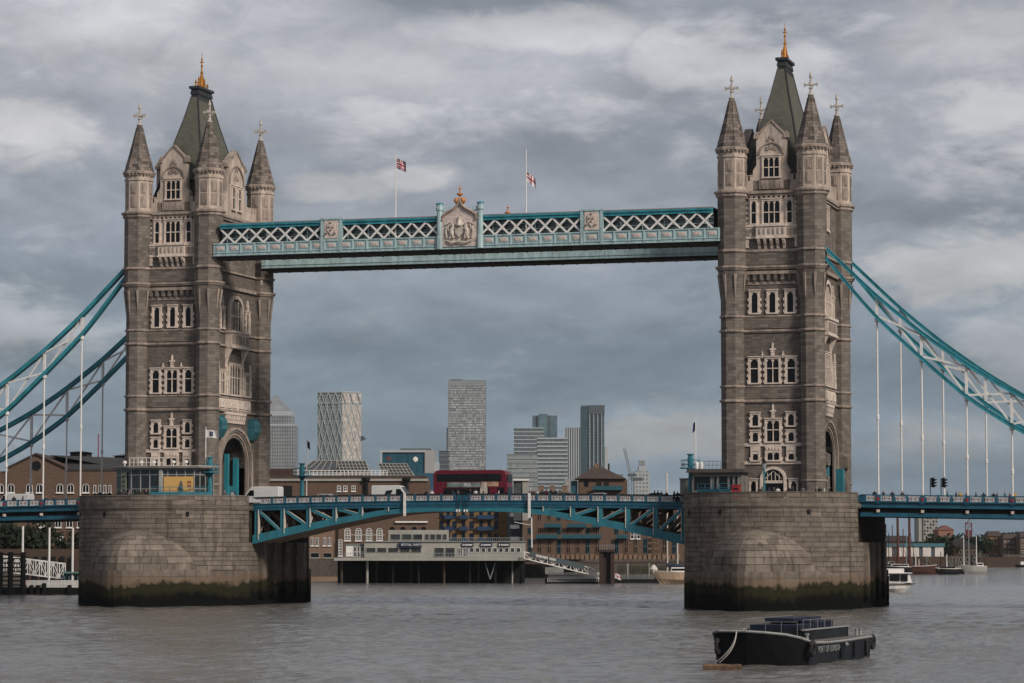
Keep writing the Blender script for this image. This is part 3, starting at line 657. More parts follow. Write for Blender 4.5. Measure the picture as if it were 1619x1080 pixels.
# ================================================================== piers
def pier_plan(hw, z, yc=11.0, n=24):
    """half plan of one end (front): from (-hw,-yc) round to (hw,-yc)"""
    return [(-hw*cos(pi*i/n), -yc-10.2*sin(pi*i/n)) for i in range(n+1)]
def cut_plan(hw, nose, n=24, yc=11.0):
    pts = []
    for i in range(n+1):
        q = -1+2*i/n; x = hw*q; pts.append((x, -yc-(nose-yc)*(1-abs(q)**1.75)))
    return pts
def make_pier(cx, hw, label):
    root = thing('bridge_pier', (cx, 0, 0), label, 'pier', 'bridge piers')
    NOSE = 27.5
    # core of the pier, just behind the face stones (reads as the joints)
    f = MB(); k = hw-.24
    plan = pier_plan(k, 0); plan = [(x, y+.24) for x, y in plan]; full = plan+[(-x, -y) for x, y in plan]
    f.prism(full, -1, 13.25); f.build('core', JOINT, root)
    f = MB(); pl = pier_plan(hw, 0, n=40); f.prism(pl+[(-x, -y) for x, y in pl], -1, 4.62); f.build('base', PIERM, root)
    # paved top
    f = MB(); f.prism([(x*.96, y*.97) for x, y in full], 13.25, 13.45); f.build('paving', ASPHALT, root)
    # courses of face stones
    course = .61; z = 4.65; rows = []
    while z < 12.9: rows.append((z, z+course, 0.0)); z += course
    rest = MB()
    def arclen(plan):
        L = [0]
        for (a, b), (c, d) in zip(plan, plan[1:]): L.append(L[-1]+hypot(c-a, d-b))
        return L
    fine = [(-hw*cos(pi*i/160), -11.0-10.2*sin(pi*i/160)) for i in range(161)]
    LF = arclen(fine)
    def pt(sv):
        for i in range(160):
            if sv <= LF[i+1]:
                q = (sv-LF[i])/(LF[i+1]-LF[i]); return Vector((fine[i][0]+(fine[i+1][0]-fine[i][0])*q, fine[i][1]+(fine[i+1][1]-fine[i][1])*q, 0))
        return Vector((*fine[-1], 0))
    def stone(p, q, z0, z1, out, name):
        d = (q-p).normalized(); nrm = Vector((d.y, -d.x, 0))
        if nrm.dot(Vector((p.x, p.y+11 if p.y < -11 else 0, 0))) < 0: nrm = -nrm
        g = .018; a = p+d*g; b = q-d*g; e = min(.06, (b-a).length/4)
        vs = []
        for (w, zz, o) in ((a, z0+g, -.35), (b, z0+g, -.35), (b, z1-g, -.35), (a, z1-g, -.35), (a, z0+g, out-.035), (b, z0+g, out-.035), (b, z1-g, out-.035), (a, z1-g, out-.035)):
            r = w+nrm*o; vs.append((r.x, r.y, zz))
        for (w, zz) in ((a+d*e, z0+g+.035), (b-d*e, z0+g+.035), (b-d*e, z1-g-.035), (a+d*e, z1-g-.035)):
            r = w+nrm*out; vs.append((r.x, r.y, zz))
        fs = [(0, 1, 5, 4), (1, 2, 6, 5), (2, 3, 7, 6), (3, 0, 4, 7), (4, 5, 9, 8), (5, 6, 10, 9), (6, 7, 11, 10), (7, 4, 8, 11), (8, 9, 10, 11)]
        if name is None: rest.add(vs, fs)
        else: m = MB(); m.add(vs, fs); m.build(name, PIERM, root)
    cnt = 0
    for ri, (z0, z1, _) in enumerate(rows):
        sv = 0.0; first = True
        while sv < LF[-1]-.05:
            ln = random.uniform(1.35, 2.5)
            if first: ln *= .5 if ri % 2 else 1; first = False
            e = min(LF[-1], sv+ln)
            if LF[-1]-e < .7: e = LF[-1]
            nm = 'stone' if cnt < 300 else None; cnt += 1
            stone(pt(sv), pt(e), z0, z1, random.uniform(0, .03), nm); sv = e
    # string courses and parapet stones under the top edge
    f = MB()
    def ring(o, z0, z1):
        P = [(-(hw+o)*cos(pi*i/40), -11.0-(10.2+o)*sin(pi*i/40)) for i in range(41)]; P = P+[(-x, -y) for x, y in P]
        f.prism(P, z0, z1)
    ring(.10, 12.55, 12.72); ring(.19, 12.74, 12.98); ring(.08, 13.0, 13.14)
    f.build('string_course', PIERM, root)
    for j, (z0, z1) in enumerate(((13.16, 13.76), (13.78, 14.38))):
        sv = 0.0; k_ = 0
        while sv < LF[-1]-.05:
            e = min(LF[-1], sv+(1.0 if (k_ == 0 and j) else random.uniform(1.7, 2.3)))
            if LF[-1]-e < .8: e = LF[-1]
            stone(pt(sv), pt(e), z0, z1, .03, 'parapet_stone'); sv = e; k_ += 1
    f = MB(); P = [(-(hw+.08)*cos(pi*i/40), -11.0-(10.28)*sin(pi*i/40)) for i in range(41)]; Q = [(-(hw-.5)*cos(pi*i/40), -11.0-(9.7)*sin(pi*i/40)) for i in range(41)]
    f.prism(P+Q[::-1], 14.38, 14.5); f.build('coping', PIERM, root)
    # drain openings
    for q in (.17, .36, .70):
        p = pt(LF[-1]*q); d = Vector((p.x, (p.y+11), 0)).normalized(); m = MB(); c = p+d*.0
        tx = Vector((-d.y, d.x, 0)); m.loft([[tuple(Vector((c.x, c.y, 12.0))+tx*a+Vector((0, 0, 1))*b_+d*o) for a, b_ in ((-.2, -.3), (.2, -.3), (.2, .3), (-.2, .3))] for o in (-.2, .06)])
        m.build('drain_opening', DARK, root)
    # straight flanks, with the recess where the deck girders enter
    for sx in (-1, 1):
        for ri, (z0, z1, _) in enumerate([(zz*course-.25, zz*course+course-.25, 0) for zz in range(0, 18)]):
            y = -11.0
            while y < 10.95:
                e = min(11.0, y+random.uniform(1.5, 2.4))
                if 11-e < .8: e = 11.0
                if z1 < 8.3 or e < -9.5 or y > 9.5:
                    stone(Vector((sx*hw, y, 0)), Vector((sx*hw, e, 0)), z0, z1, random.uniform(0, .04), None)
                y = e
        for y in (-6.5, -2.2, 2.2, 6.5): rest.box(sx*hw-.3 if sx > 0 else sx*hw-.55, sx*hw+.55 if sx > 0 else sx*hw+.3, y-.9, y+.9, 1.0, 8.3)
    # pointed cutwater, up to the weed line
    for sy in (1, -1):
        P0 = [(x, sy*y) for x, y in cut_plan(hw+.15, NOSE)]
        f = MB()
        zz = [-1, 0.6, 1.7, 2.8, 3.9, 4.75]
        for i_, (z0, z1) in enumerate(zip(zz, zz[1:])):
            o = .12 if i_ < 4 else .05
            Pp = [(x*(1+o/hw), y-(sy*o if True else 0)) for x, y in P0]
            f.prism(Pp, z0+.015, z1-.015)
        f.prism([(x*.995, y*.995) for x, y in P0], -1, 4.7)
        f.build('cutwater', PIERM, root)
    stuff(rest.build('stonework', PIERM, root))
    # domed cap of the cutwater: courses of large stones closing on the rounded face
    ncol = 17; nrow = 9; zb = 4.7; za = 9.85
    outer = cut_plan(hw*.93, NOSE-.6, 64); LO = arclen(outer)
    def on(L, P, s_):
        for i in range(len(P)-1):
            if s_ <= L[i+1]: q = (s_-L[i])/(L[i+1]-L[i]); return Vector((P[i][0]+(P[i+1][0]-P[i][0])*q, P[i][1]+(P[i+1][1]-P[i][1])*q, 0))
        return Vector((*P[-1], 0))
    apex = Vector((0, -20.9, 0))
    def dome(ci, ri, o=0.0):
        b = on(LO, outer, LO[-1]*ci/ncol); q = ri/nrow
        r = cos(q*pi/2)**.85; zq = zb+(za-zb)*sin(q*pi/2)**1.0
        p = apex+(b-apex)*r; n_ = Vector((b.x, (b.y-apex.y)-.001, 1.5)).normalized()
        return Vector((p.x, p.y, zq))+n_*o
    back = MB(); vs = [tuple(dome(c, r, -.06)) for r in range(nrow+1) for c in range(ncol+1)]
    back.add(vs, [(r*(ncol+1)+c, r*(ncol+1)+c+1, (r+1)*(ncol+1)+c+1, (r+1)*(ncol+1)+c) for r in range(nrow) for c in range(ncol)])
    back.build('dome_core', JOINT, root)
    for r in range(nrow):
        off = .5*(r % 2); c = 0.0
        while c < ncol-.01:
            c1 = min(ncol, (off or 1.0) if c == 0 else c+1.0); g = .012; gr = .03; o = random.uniform(.01, .03)
            a, b_, d, e = (c+g, r+gr), (c1-g, r+gr), (c1-g, r+1-gr), (c+g, r+1-gr)
            m = MB(); mid0 = ((c+c1)/2, r+gr); mid1 = ((c+c1)/2, r+1-gr)
            top_ = [tuple(dome(*p, o)) for p in (a, mid0, b_, d, mid1, e)]; bot_ = [tuple(dome(*p, -.3)) for p in (a, mid0, b_, d, mid1, e)]
            m.add(top_+bot_, [(0, 1, 4, 5), (1, 2, 3, 4)]+[(i, (i+1) % 6, 6+(i+1) % 6, 6+i) for i in range(6)])
            m.build('dome_stone', PIERM, root); c = c1
    return root
pier_l = make_pier(-S, 11.85, 'stone river pier carrying the left tower and glass cabin')
pier_r = make_pier(S, 11.0, 'stone river pier carrying the right tower, black barge in front')
# ================================================================== high walkways
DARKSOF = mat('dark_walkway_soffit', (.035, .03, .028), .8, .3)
def make_walkway(y0, label, front=True):
    """y0 = outer (river) face; the walkway is 4.2 m wide towards the bridge centre"""
    sg = -1 if y0 < 0 else 1; yi = y0-sg*4.2
    root = thing('high_walkway', (0, (y0+yi)/2, 46.3), label, 'walkway', 'high walkways'); O = (0, (y0+yi)/2, 46.3)
    Y = lambda d: y0-sg*d          # d metres in from the outer face
    XE = 34.7; XT = 33.75
    def yb(f, x0, x1, d0, d1, z0, z1, mi=0):
        a, b = sorted((Y(d0), Y(d1))); f.box(x0, x1, a, b, z0, z1, mi)
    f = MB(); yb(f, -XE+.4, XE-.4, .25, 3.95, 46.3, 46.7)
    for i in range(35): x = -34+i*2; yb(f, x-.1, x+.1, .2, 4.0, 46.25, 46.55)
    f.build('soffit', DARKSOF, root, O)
    for d in (0, 4.2):
        s = 1 if d == 0 else -1
        f = MB(); yb(f, -XE, XE, d, d+s*.25, 46.75, 48.15); yb(f, -XE, XE, d-s*.12, d+s*.28, 48.15, 48.3); yb(f, -XE, XE, d-s*.1, d+s*.3, 46.98, 47.12); yb(f, -XE, XE, d-s*.2, d+s*.3, 46.58, 46.72)
        f.build('girder', AQUA, root, O)
        f = MB(); yb(f, -XT, XT, d, d+s*.3, 50.25, 50.62); yb(f, -XT, XT, d-s*.14, d+s*.35, 50.62, 50.86); f.build('top_chord', TEAL, root, O)
    f = MB(); yb(f, -XT, XT, -.05, 4.25, 50.88, 51.02); f.build('roof', mat('walkway_roof_'+('front' if front else 'back'), (.22, .205, .2), .8, .2), root, O)
    f = MB(); yb(f, -XT, XT, .75, .85, 48.2, 50.6); yb(f, -XT, XT, 3.4, 3.5, 48.2, 50.6); f.build('glazing', mat('walkway_glass_'+('front' if front else 'back'), (.03, .042, .042), .18, .5, .7, spec=.6), root, O)
    f = MB()
    for i in range(24): x = -33+i*2.87; yb(f, x-.05, x+.05, .62, .72, 48.3, 50.25)
    for z in (48.95, 49.7): yb(f, -XT, XT, .62, .7, z, z+.07)
    stuff(f.build('glazing_bar', AQUA, root, O))
    # cast panels along the girder
    m = MB(); m.box(-.66, .66, -.06, .06, -.36, .36); m.box(-.5, .5, -.1, 0, -.24, .24, 1)
    for k in range(3): m.box(-.4+k*.29, -.22+k*.29, -.15, -.08, -.15+.04*k, .16-.05*(k % 2), 1)
    pm = m.mesh('panel', [AQUA, PINK])
    m = MB(); m.box(-.1, .1, -.13, .05, -.62, .62); post = m.mesh('girder_post', [AQUA])
    n = 35; pit = 2*XE/n
    for i in range(n):
        x = -XE+pit*(i+.5)
        o = obj('panel', pm, root, (x, Y(0)-O[1], 47.63-O[2]), 0 if sg < 0 else pi)
        obj('girder_post', post, root, (x+pit/2 if i < n-1 else XE-.12, Y(0)-O[1], 47.55-O[2]))
    # lattice: bays between end, medallion panels and crest
    bays = [(-XT, -19.3), (-16.4, -2.8), (2.8, 16.4), (19.3, XT)]
    for a, b in bays:
        k = max(1, round((b-a)/2.05)); w = (b-a)/k
        for i in range(k):
            for p, q, d in (((a+w*i, 48.3), (a+w*(i+1), 50.25), .1), ((a+w*i, 50.25), (a+w*(i+1), 48.3), .18)):
                f = MB(); f.bar((p[0], Y(d), p[1]), (q[0], Y(d), q[1]), .09, .25, up=(0, 0, 1)); o = f.build('lattice_bar', WHITE, root, O)
    stuff_l = MB()
    for a, b in bays:
        k = max(1, round((b-a)/2.05)); w = (b-a)/k
        for i in range(k):
            stuff_l.bar((a+w*i, Y(4.05), 48.3), (a+w*(i+1), Y(4.05), 50.25), .09, .22); stuff_l.bar((a+w*i, Y(3.95), 50.25), (a+w*(i+1), Y(3.95), 48.3), .09, .22)
    stuff(stuff_l.build('inner_lattice', WHITE, root, O))
    for s in (-1, 1):
        x = s*17.85; f = MB(); yb(f, x-1.35, x+1.35, -.12, .3, 48.3, 51.0); yb(f, x-1.5, x-1.15, -.2, .35, 46.7, 51.2); yb(f, x+1.15, x+1.5, -.2, .35, 46.7, 51.2); yb(f, x-1.55, x+1.55, -.25, .4, 51.0, 51.22)
        md = f.build('medallion_bay', AQUA, root, O)
        f = MB(); yb(f, x-.95, x+.95, -.2, -.1, 48.5, 50.85)
        pts = [(x-.55, 50.4), (x+.55, 50.4), (x+.55, 49.6), (x, 48.9), (x-.55, 49.6)]; f.prism(pts, *sorted((Y(-.34), Y(-.18))), 'y')
        f.build('shield', PINK, md, O)
        f = MB(); 
        for dx, dz in ((-.25, 50.0), (.25, 50.0), (0, 49.6), (-.6, 49.2), (.6, 49.2), (0, 50.6)): f.lathe(x+dx, Y(-.36), [(.02, dz-.17), (.14, dz-.08), (.16, dz), (.14, dz+.08), (.02, dz+.17)], 6)
        stuff(f.build('relief', PORTDARK, md, O))
    # crest with the arms in the middle
    f = MB(); ol = [(-2.45, 46.9), (2.45, 46.9), (2.45, 50.9), (2.3, 51.3), (1.4, 51.75), (.6, 52.2), (.12, 52.9), (-.12, 52.9), (-.6, 52.2), (-1.4, 51.75), (-2.3, 51.3), (-2.45, 50.9)]
    f.prism(ol, *sorted((Y(-.15), Y(.3))), 'y'); cr = f.build('crest', PINK, root, O)
    f = MB()
    og = [(-2.4, 50.4), (-2.25, 51.0), (-1.6, 51.45), (-.8, 51.85), (-.25, 52.4), (0, 53.1)]
    for s in (-1, 1): f.tube([(s*x, Y(-.3), z) for x, z in og], .17, 6)
    f.build('ogee_moulding', mat('bronze_'+('f' if front else 'b'), (.30, .22, .17), .6, .3), cr, O)
    f = MB(); yb(f, -2.45, -.7, -.05, .2, 51.55, 51.72); yb(f, .7, 2.45, -.05, .2, 51.55, 51.72)
    for s in (-1, 1):
        for k in range(3): f.lathe(s*(1.35+k*.42), Y(.05), [(.05, 51.72), (.05, 52.0), (.1, 52.08), (.02, 52.25)], 6)
    f.build('cresting', AQUA, cr, O)
    f = MB()   # shield, crown, two supporters and the motto scroll in relief
    f.prism([(-.55, 49.5), (.55, 49.5), (.55, 48.7), (0, 48.05), (-.55, 48.7)], *sorted((Y(-.45), Y(-.1))), 'y')
    for k in range(5): f.lathe(-.5+k*.25, Y(-.35), [(.1, 49.65), (.14, 49.85), (.05, 50.1)], 6)
    f.lathe(0, Y(-.35), [(.42, 49.55), (.46, 49.7), (.3, 50.2), (.12, 50.6), (.15, 50.7), (.02, 50.9)], 8)
    for s in (-1, 1):
        body = [(s*.75, 48.0), (s*1.0, 48.5), (s*1.05, 49.0), (s*.85, 49.5), (s*.95, 49.85)]
        f.tube([(x, Y(-.35), z) for x, z in body], [.2, .3, .32, .22, .24], 7)
        f.tube([(s*.95, Y(-.4), 49.1), (s*.6, Y(-.45), 49.25)], .1, 6); f.tube([(s*1.0, Y(-.4), 48.4), (s*1.35, Y(-.4), 47.9)], .13, 6)
        f.tube([(s*1.2, Y(-.3), 48.6), (s*1.6, Y(-.3), 49.2), (s*1.45, Y(-.3), 49.8)], .09, 6)
        f.tube([(s*1.7, Y(-.28), 48.0), (s*1.85, Y(-.28), 48.8), (s*1.75, Y(-.28), 49.5)], .12, 6)
        for q in range(4): f.lathe(s*(1.25+.2*q), Y(-.3), [(.02, 50.0-.1*q), (.14, 50.1-.1*q), (.02, 50.25-.1*q)], 6)
    f.tube([(-1.7, Y(-.35), 47.7), (-.9, Y(-.4), 47.35), (0, Y(-.42), 47.55), (.9, Y(-.4), 47.35), (1.7, Y(-.35), 47.7)], .13, 6)
    f.build('coat_of_arms', mat('arms_'+('f' if front else 'b'), (.52, .46, .40), .8, .3, 3, bump=.3), cr, O)
    f = MB(); f.lathe(0, Y(-.1), [(.16, 52.9), (.16, 53.2), (.1, 53.5), (.42, 53.7), (.45, 53.85), (.12, 53.95), (.1, 54.4), (.22, 54.5), (.06, 54.65), (.03, 55.0)], 8)
    for s in (-1, 1): f.lathe(s*.45, Y(-.1), [(.08, 52.5), (.36, 52.75), (.4, 53.0), (.3, 53.25), (.05, 53.35)], 8)
    f.build('finial', mat('copper_gilt_'+('f' if front else 'b'), (.48, .21, .08), .5, .25), cr, O)
    for s in (-1, 1):
        f = MB(); f.oct(s*2.8, Y(-.05), [(.42, 46.6), (.42, 48.2), (.34, 48.3), (.34, 51.6), (.46, 51.75), (.46, 52.05), (.36, 52.15), (.4, 52.35), (.4, 52.5)]); p = f.build('crest_post', AQUA, root, O)
        f = MB(); f.oct(s*2.8, Y(-.05), [(.46, 52.5), (.46, 52.62), (.36, 52.7)]); f.build('post_cap', TEAL, p, O)
    # corbels carrying the ends
    for s in (-1, 1):
        f = MB(); x = s*33.9
        for k, (z0, z1, w) in enumerate(((45.9, 46.3, 1.6), (45.2, 45.9, 1.3), (44.4, 45.2, 1.0), (43.6, 44.4, .7))):
            a, b = sorted((s*(S-TA-.2), s*(S-TA-w))); f.box(a, b, *sorted((Y(1.0), Y(3.2))), z0, z1)
        f.build('corbel', PORTLAND, root, O)
    return root
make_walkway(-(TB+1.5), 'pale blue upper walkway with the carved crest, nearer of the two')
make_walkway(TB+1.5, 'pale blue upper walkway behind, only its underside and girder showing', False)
# flags above the walkway
def flag_mesh(w, h, folds, cells, mats, droop=.0):
    """cells(u,v)->material index; gently folded cloth with thickness"""
    f = MB(); nx, nz = 18, 12; vs = []
    for s in (0, .03):
        for j in range(nz+1):
            for i in range(nx+1):
                u = i/nx; v = j/nz; y = .16*folds*sin(u*9+v*2)*u; vs.append((u*w*(1-droop*.35), y+s, v*h-droop*u*h*(.75)-.1*u*u*h))
    N = (nx+1)*(nz+1)
    for j in range(nz):
        for i in range(nx):
            a = j*(nx+1)+i; mi = cells((i+.5)/nx, (j+.5)/nz)
            f.add([vs[a], vs[a+1], vs[a+nx+2], vs[a+nx+1]], [(0, 1, 2, 3)], mi); f.add([vs[a+N], vs[a+1+N], vs[a+nx+2+N], vs[a+nx+1+N]], [(0, 1, 2, 3)], mi)
    return f.mesh('cloth', mats)
FBLUE = mat('flag_blue', (.018, .02, .075), .8, .1); FRED = mat('flag_red', (.30, .015, .025), .8, .1); FWHITE = mat('flag_white', (.62, .58, .58), .8, .08)
def union(u, v):
    x, y = (u-.5)*2, (v-.5)*2
    if abs(x) < .12 or abs(y) < .17: return 1
    if abs(x) < .24 or abs(y) < .34: return 2
    d = abs(abs(x)-abs(y))
    if d < .14: return 1
    if d < .28: return 2
    return 0
def george(u, v):
    x, y = (u-.5)*2, (v-.5)*2
    if abs(x) < .16 or abs(y) < .22: return 1
    if u < .25 and v > .72: return 1
    return 2
for (x, zb, zt, zf, fw, fh, cells, dr, lab, cat) in (
        (-9.15, 48.3, 59.4, 57.6, 1.5, 1.35, union, .4, 'white flagpole with a red, white and blue crossed flag at its top', 'flag'),
        (8.8, 48.3, 59.45, 55.2, 1.7, 1.25, george, .85, 'white flagpole with a red and white flag hanging at half height', 'flag')):
    r = thing('flagpole', (x, -10.2, zb), lab, cat)
    f = MB(); f.lathe(0, 0, [(.11, 0), (.09, 4), (.06, zt-zb-.15)], 8); f.lathe(0, 0, [(.02, zt-zb-.2), (.1, zt-zb-.1), (.02, zt-zb)], 8); f.build('pole', WHITE, r)
    o = obj('flag', flag_mesh(fw, fh, 1, cells, [FBLUE, FRED, FWHITE], dr), r, (.1, 0, zf-zb), .15)

# ================================================================== suspension chains
UP = [(5.2, 47.0), (7, 45.3), (10.5, 41.9), (13.35, 39.1), (18.9, 34.4), (24.4, 30.4), (30, 26.9), (35, 24.45), (40, 22.5), (45.5, 20.9), (51, 19.8), (56, 19.2), (60, 18.9)]
LO = [(5.2, 46.0), (7, 44.1), (10.5, 39.7), (13.35, 36.4), (18.9, 31.2), (24.4, 26.3), (30, 22.6), (35, 20.05), (40, 18.2), (45.5, 17.0), (51, 16.6), (56, 16.9), (60, 17.9)]
def rail_z(d):        # top of the parapet on the side spans, d = distance from the tower centre
    return 14.28-.0175*max(0, d-11)
HANG = [13.33+5.55*k for k in range(9)]
def make_chain(sx, y, label):
    X = lambda d: sx*(S+d)
    root = thing('suspension_chain', (X(30), y, 14), label, 'chain', 'suspension chains'); O = (X(30), y, 14)
    ds = [5.2+i*(54.8/60) for i in range(61)]
    for nm, tab in (('upper_chord', UP), ('lower_chord', LO)):
        sm = [interp(d, tab)*.5+.25*interp(d-1.5, tab)+.25*interp(d+1.5, tab) for d in ds]
        f = MB()
        for e in (-.32, .32):
            f.loft([[(X(d), y+e-.09, z-.25), (X(d), y+e+.09, z-.25), (X(d), y+e+.09, z+.25), (X(d), y+e-.09, z+.25)] for d, z in zip(ds, sm)])
        for h in (.25, -.25): f.loft([[(X(d), y-.47, z+h-.045), (X(d), y+.47, z+h-.045), (X(d), y+.47, z+h+.045), (X(d), y-.47, z+h+.045)] for d, z in zip(ds, sm)])
        f.build(nm, TEAL, root, O)
    for k, d in enumerate(HANG):
        zu, zl = interp(d, UP), interp(d, LO)
        f = MB(); f.box(X(d)-.16, X(d)+.16, y-.16, y+.16, zl-.1, zu-.2); f.build('strut', WHITE, root, O)
        f = MB(); f.tube([(X(d), y, zl-.5), (X(d), y, rail_z(d)-.2)], .115, 8); f.lathe(X(d), y, [(.16, zl-.6), (.3, zl-.45), (.3, zl-.15), (.2, zl)], 8)
        zm = (zl+13)/2-.8; f.lathe(X(d), y, [(.12, zm-.35), (.19, zm-.25), (.19, zm+.25), (.12, zm+.35)], 8); f.build('hanger_rod', WHITE, root, O)
        if k+1 < len(HANG):
            d2 = HANG[k+1]
            for (p, q, e) in (((d, zu-.2), (d2, interp(d2, LO)+.25), .11), ((d, zl+.25), (d2, interp(d2, UP)-.25), -.11)):
                f = MB(); f.bar((X(p[0]), y+e, p[1]), (X(q[0]), y+e, q[1]), .1, .26); f.build('brace', WHITE, root, O)
    return root
CHY = 9.5
make_chain(-1, -CHY, 'teal suspension chain left of the left tower, nearer one')
make_chain(-1, CHY, 'teal suspension chain left of the left tower, farther one behind the tower')
make_chain(1, -CHY, 'teal suspension chain right of the right tower, nearer one')
make_chain(1, CHY, 'teal suspension chain right of the right tower, farther one behind the tower')

# ================================================================== decks
# parapet panel: white cast tracery with two red-centred crosses on a dark teal back
TRACERY = mat('parapet_tracery', (.56, .54, .53), .6, .2, 3); DRED = mat('parapet_red', (.16, .03, .035), .6, .2)
def parapet_mesh(w, h, cells=2):
    m = MB(); m.box(-w/2, w/2, .02, .06, -h/2, h/2, 0); c = w/cells
    t = .06
    m.box(-w/2, w/2, -.06, .02, h/2-t, h/2, 1); m.box(-w/2, w/2, -.06, .02, -h/2, -h/2+t, 1)
    for i in range(cells+1): x = -w/2+c*i; m.box(max(-w/2, x-t/2), min(w/2, x+t/2), -.06, .02, -h/2+t, h/2-t, 1)
    for i in range(cells):
        x = -w/2+c*(i+.5)
        for a, b in ((-1, 1), (1, 1)):
            m.bar((x-a*c/2, -.02, -b*h/2), (x+a*c/2, -.02, b*h/2), .06, .085, 1)
        k = c*.30
        for q in range(8):
            a0 = 2*pi*q/8; a1 = 2*pi*(q+1)/8; m.bar((x+k*cos(a0), -.03, k*sin(a0)), (x+k*cos(a1), -.03, k*sin(a1)), .05, .07, 1)
        m.box(x-.12, x+.12, -.085, -.02, -.035, .035, 2); m.box(x-.035, x+.035, -.086, -.02, -.12, .12, 2)
    return m.mesh('parapet_panel', [TEALD, TRACERY, DRED])
PANEL = parapet_mesh(1.5, .72)
m = MB(); m.box(-.11, .11, -.14, .1, -.48, .5); m.box(-.15, .15, -.2, .14, .42, .55); RPOST = m.mesh('parapet_post', [TEALD])
m = MB(); m.box(-.3, .3, -.18, .1, -.6, .52); m.prism([(-.16, .2), (.16, .2), (.16, -.1), (0, -.3), (-.16, -.1)], -.25, -.17, 'y', 1); HPOST = m.mesh('parapet_post', [TEALD, RED])
DY = 9.75            # half width of the deck
def leaf_top(x): return 14.24+.36*(1-(x/30)**2)
BOT = [(0, 12.35), (4, 12.38), (8, 12.2), (11.5, 11.85), (14.4, 11.25), (18, 10.6), (21.2, 9.95), (25, 9.1), (29.2, 8.15), (31, 7.8)]
def leaf_bot(x): return interp(abs(x), BOT)
LSOF = mat('lightened_girder', (.30, .235, .19), .85, .3, .5)  # brown made paler to stand in for the light missing under the deck
def make_leaf(sx, label):
    x_in = 29.25 if sx < 0 else 30.1
    root = thing('bascule_leaf', (sx*15, 0, 8), label, 'bridge span', 'bascule leaves'); O = (sx*15, 0, 8)
    xs = [sx*(.03+(x_in-.03)*i/24) for i in range(25)]
    f = MB(); f.loft([[(x, -DY+.1, leaf_top(x)-1.45), (x, DY-.1, leaf_top(x)-1.45), (x, DY-.1, leaf_top(x)-1.12), (x, -DY+.1, leaf_top(x)-1.12)] for x in xs]); f.build('roadway', ASPHALT, root, O)
    f = MB(); f.loft([[(x, -DY+.4, leaf_bot(x)+.03), (x, -1.3, leaf_bot(x)+.03), (x, -1.3, leaf_bot(x)+.2), (x, -DY+.4, leaf_bot(x)+.2)] for x in xs]); f.build('soffit', LSOF, root, O)
    posts = [x_in-.55-3.66*k for k in range(8)]
    for j, y in enumerate((-DY+.15, -5.4, -1.2)):
        outer = j == 0; M = TEALB if outer else LSOF; hw = .22 if outer else .18
        ch = lambda x: 1.15-.6*min(1, (30-abs(x))/22)
        f = MB(); f.loft([[(x, y-hw, leaf_bot(x)-.0), (x, y+hw, leaf_bot(x)-.0), (x, y+hw, leaf_bot(x)+ch(x)), (x, y-hw, leaf_bot(x)+ch(x))] for x in xs])
        f.loft([[(x, y-hw-.13, leaf_bot(x)-.05), (x, y+hw+.13, leaf_bot(x)-.05), (x, y+hw+.13, leaf_bot(x)+.08), (x, y-hw-.13, leaf_bot(x)+.08)] for x in xs])
        f.build('bottom_chord', M, root, O)
        if outer or j == 2:
            y_ = y; y = y if outer else DY-.15
            f = MB(); f.loft([[(x, y-.3, leaf_top(x)-1.4), (x, y+.3, leaf_top(x)-1.4), (x, y+.3, leaf_top(x)-.86), (x, y-.3, leaf_top(x)-.86)] for x in xs])
            f.loft([[(x, y-.42, leaf_top(x)-.92), (x, y+.3, leaf_top(x)-.92), (x, y+.3, leaf_top(x)-.82), (x, y-.42, leaf_top(x)-.82)] for x in xs]); f.build('fascia', TEALD, root, O)
            f = MB(); f.loft([[(x, y-.32, leaf_top(x)-.1), (x, y+.14, leaf_top(x)-.1), (x, y+.14, leaf_top(x)+.05), (x, y-.32, leaf_top(x)+.05)] for x in xs]); f.build('handrail', DARK, root, O)
            f = MB(); f.loft([[(x, y-.25, leaf_top(x)-1.75), (x, y+.25, leaf_top(x)-1.75), (x, y+.25, leaf_top(x)-1.45), (x, y-.25, leaf_top(x)-1.45)] for x in xs]); f.build('top_chord', TEALD, root, O)
            y = y_
        for k, px in enumerate(posts):
            X = sx*px; zt = leaf_top(X)-1.6; zb = leaf_bot(X)+.4
            if zt-zb > .5:
                f = MB(); f.box(X-.28, X+.28, y-hw+.05, y+hw-.05, zb, zt)
                if outer: f.box(X-sx*.28-.04, X-sx*.28+.04, y-hw-.12, y+hw+.12, zb, zt, 1)
                f.build('truss_post', [M, CREAM] if outer else M, root, O)
            if k+1 < len(posts):
                X2 = sx*posts[k+1]; za = leaf_top(X)-1.7; zz = leaf_bot(X2)+.55
                if za-zz > .35:
                    f = MB(); f.bar((X-sx*.2, y, za), (X2+sx*.1, y, zz), .3, .42); 
                    if outer: f.bar((X-sx*.2, y, za+.225), (X2+sx*.1, y, zz+.225), .34, .05, 1)
                    f.build('truss_brace', [M, CREAM] if outer else M, root, O)
    # cross frames between the trusses, lost in the shade
    f = MB()
    for px in posts[:6]:
        X = sx*px; zt = leaf_top(X)-1.6; zb = leaf_bot(X)+.5
        f.bar((X, -DY+.5, zb), (X, -5.4, zt), .2); f.bar((X, -DY+.5, zt), (X, -5.4, zb), .2); f.bar((X, -5.2, zb), (X, -1.2, zt), .2); f.bar((X, -1.1, zb+.6), (X, DY-.4, zt), .25); f.bar((X, -DY+.4, zt), (X, DY-.4, zt), .3)
    stuff(f.build('cross_bracing', LSOF, root, O))
    # parapets
    pit = 1.82; n = int((x_in-1.0)/pit)
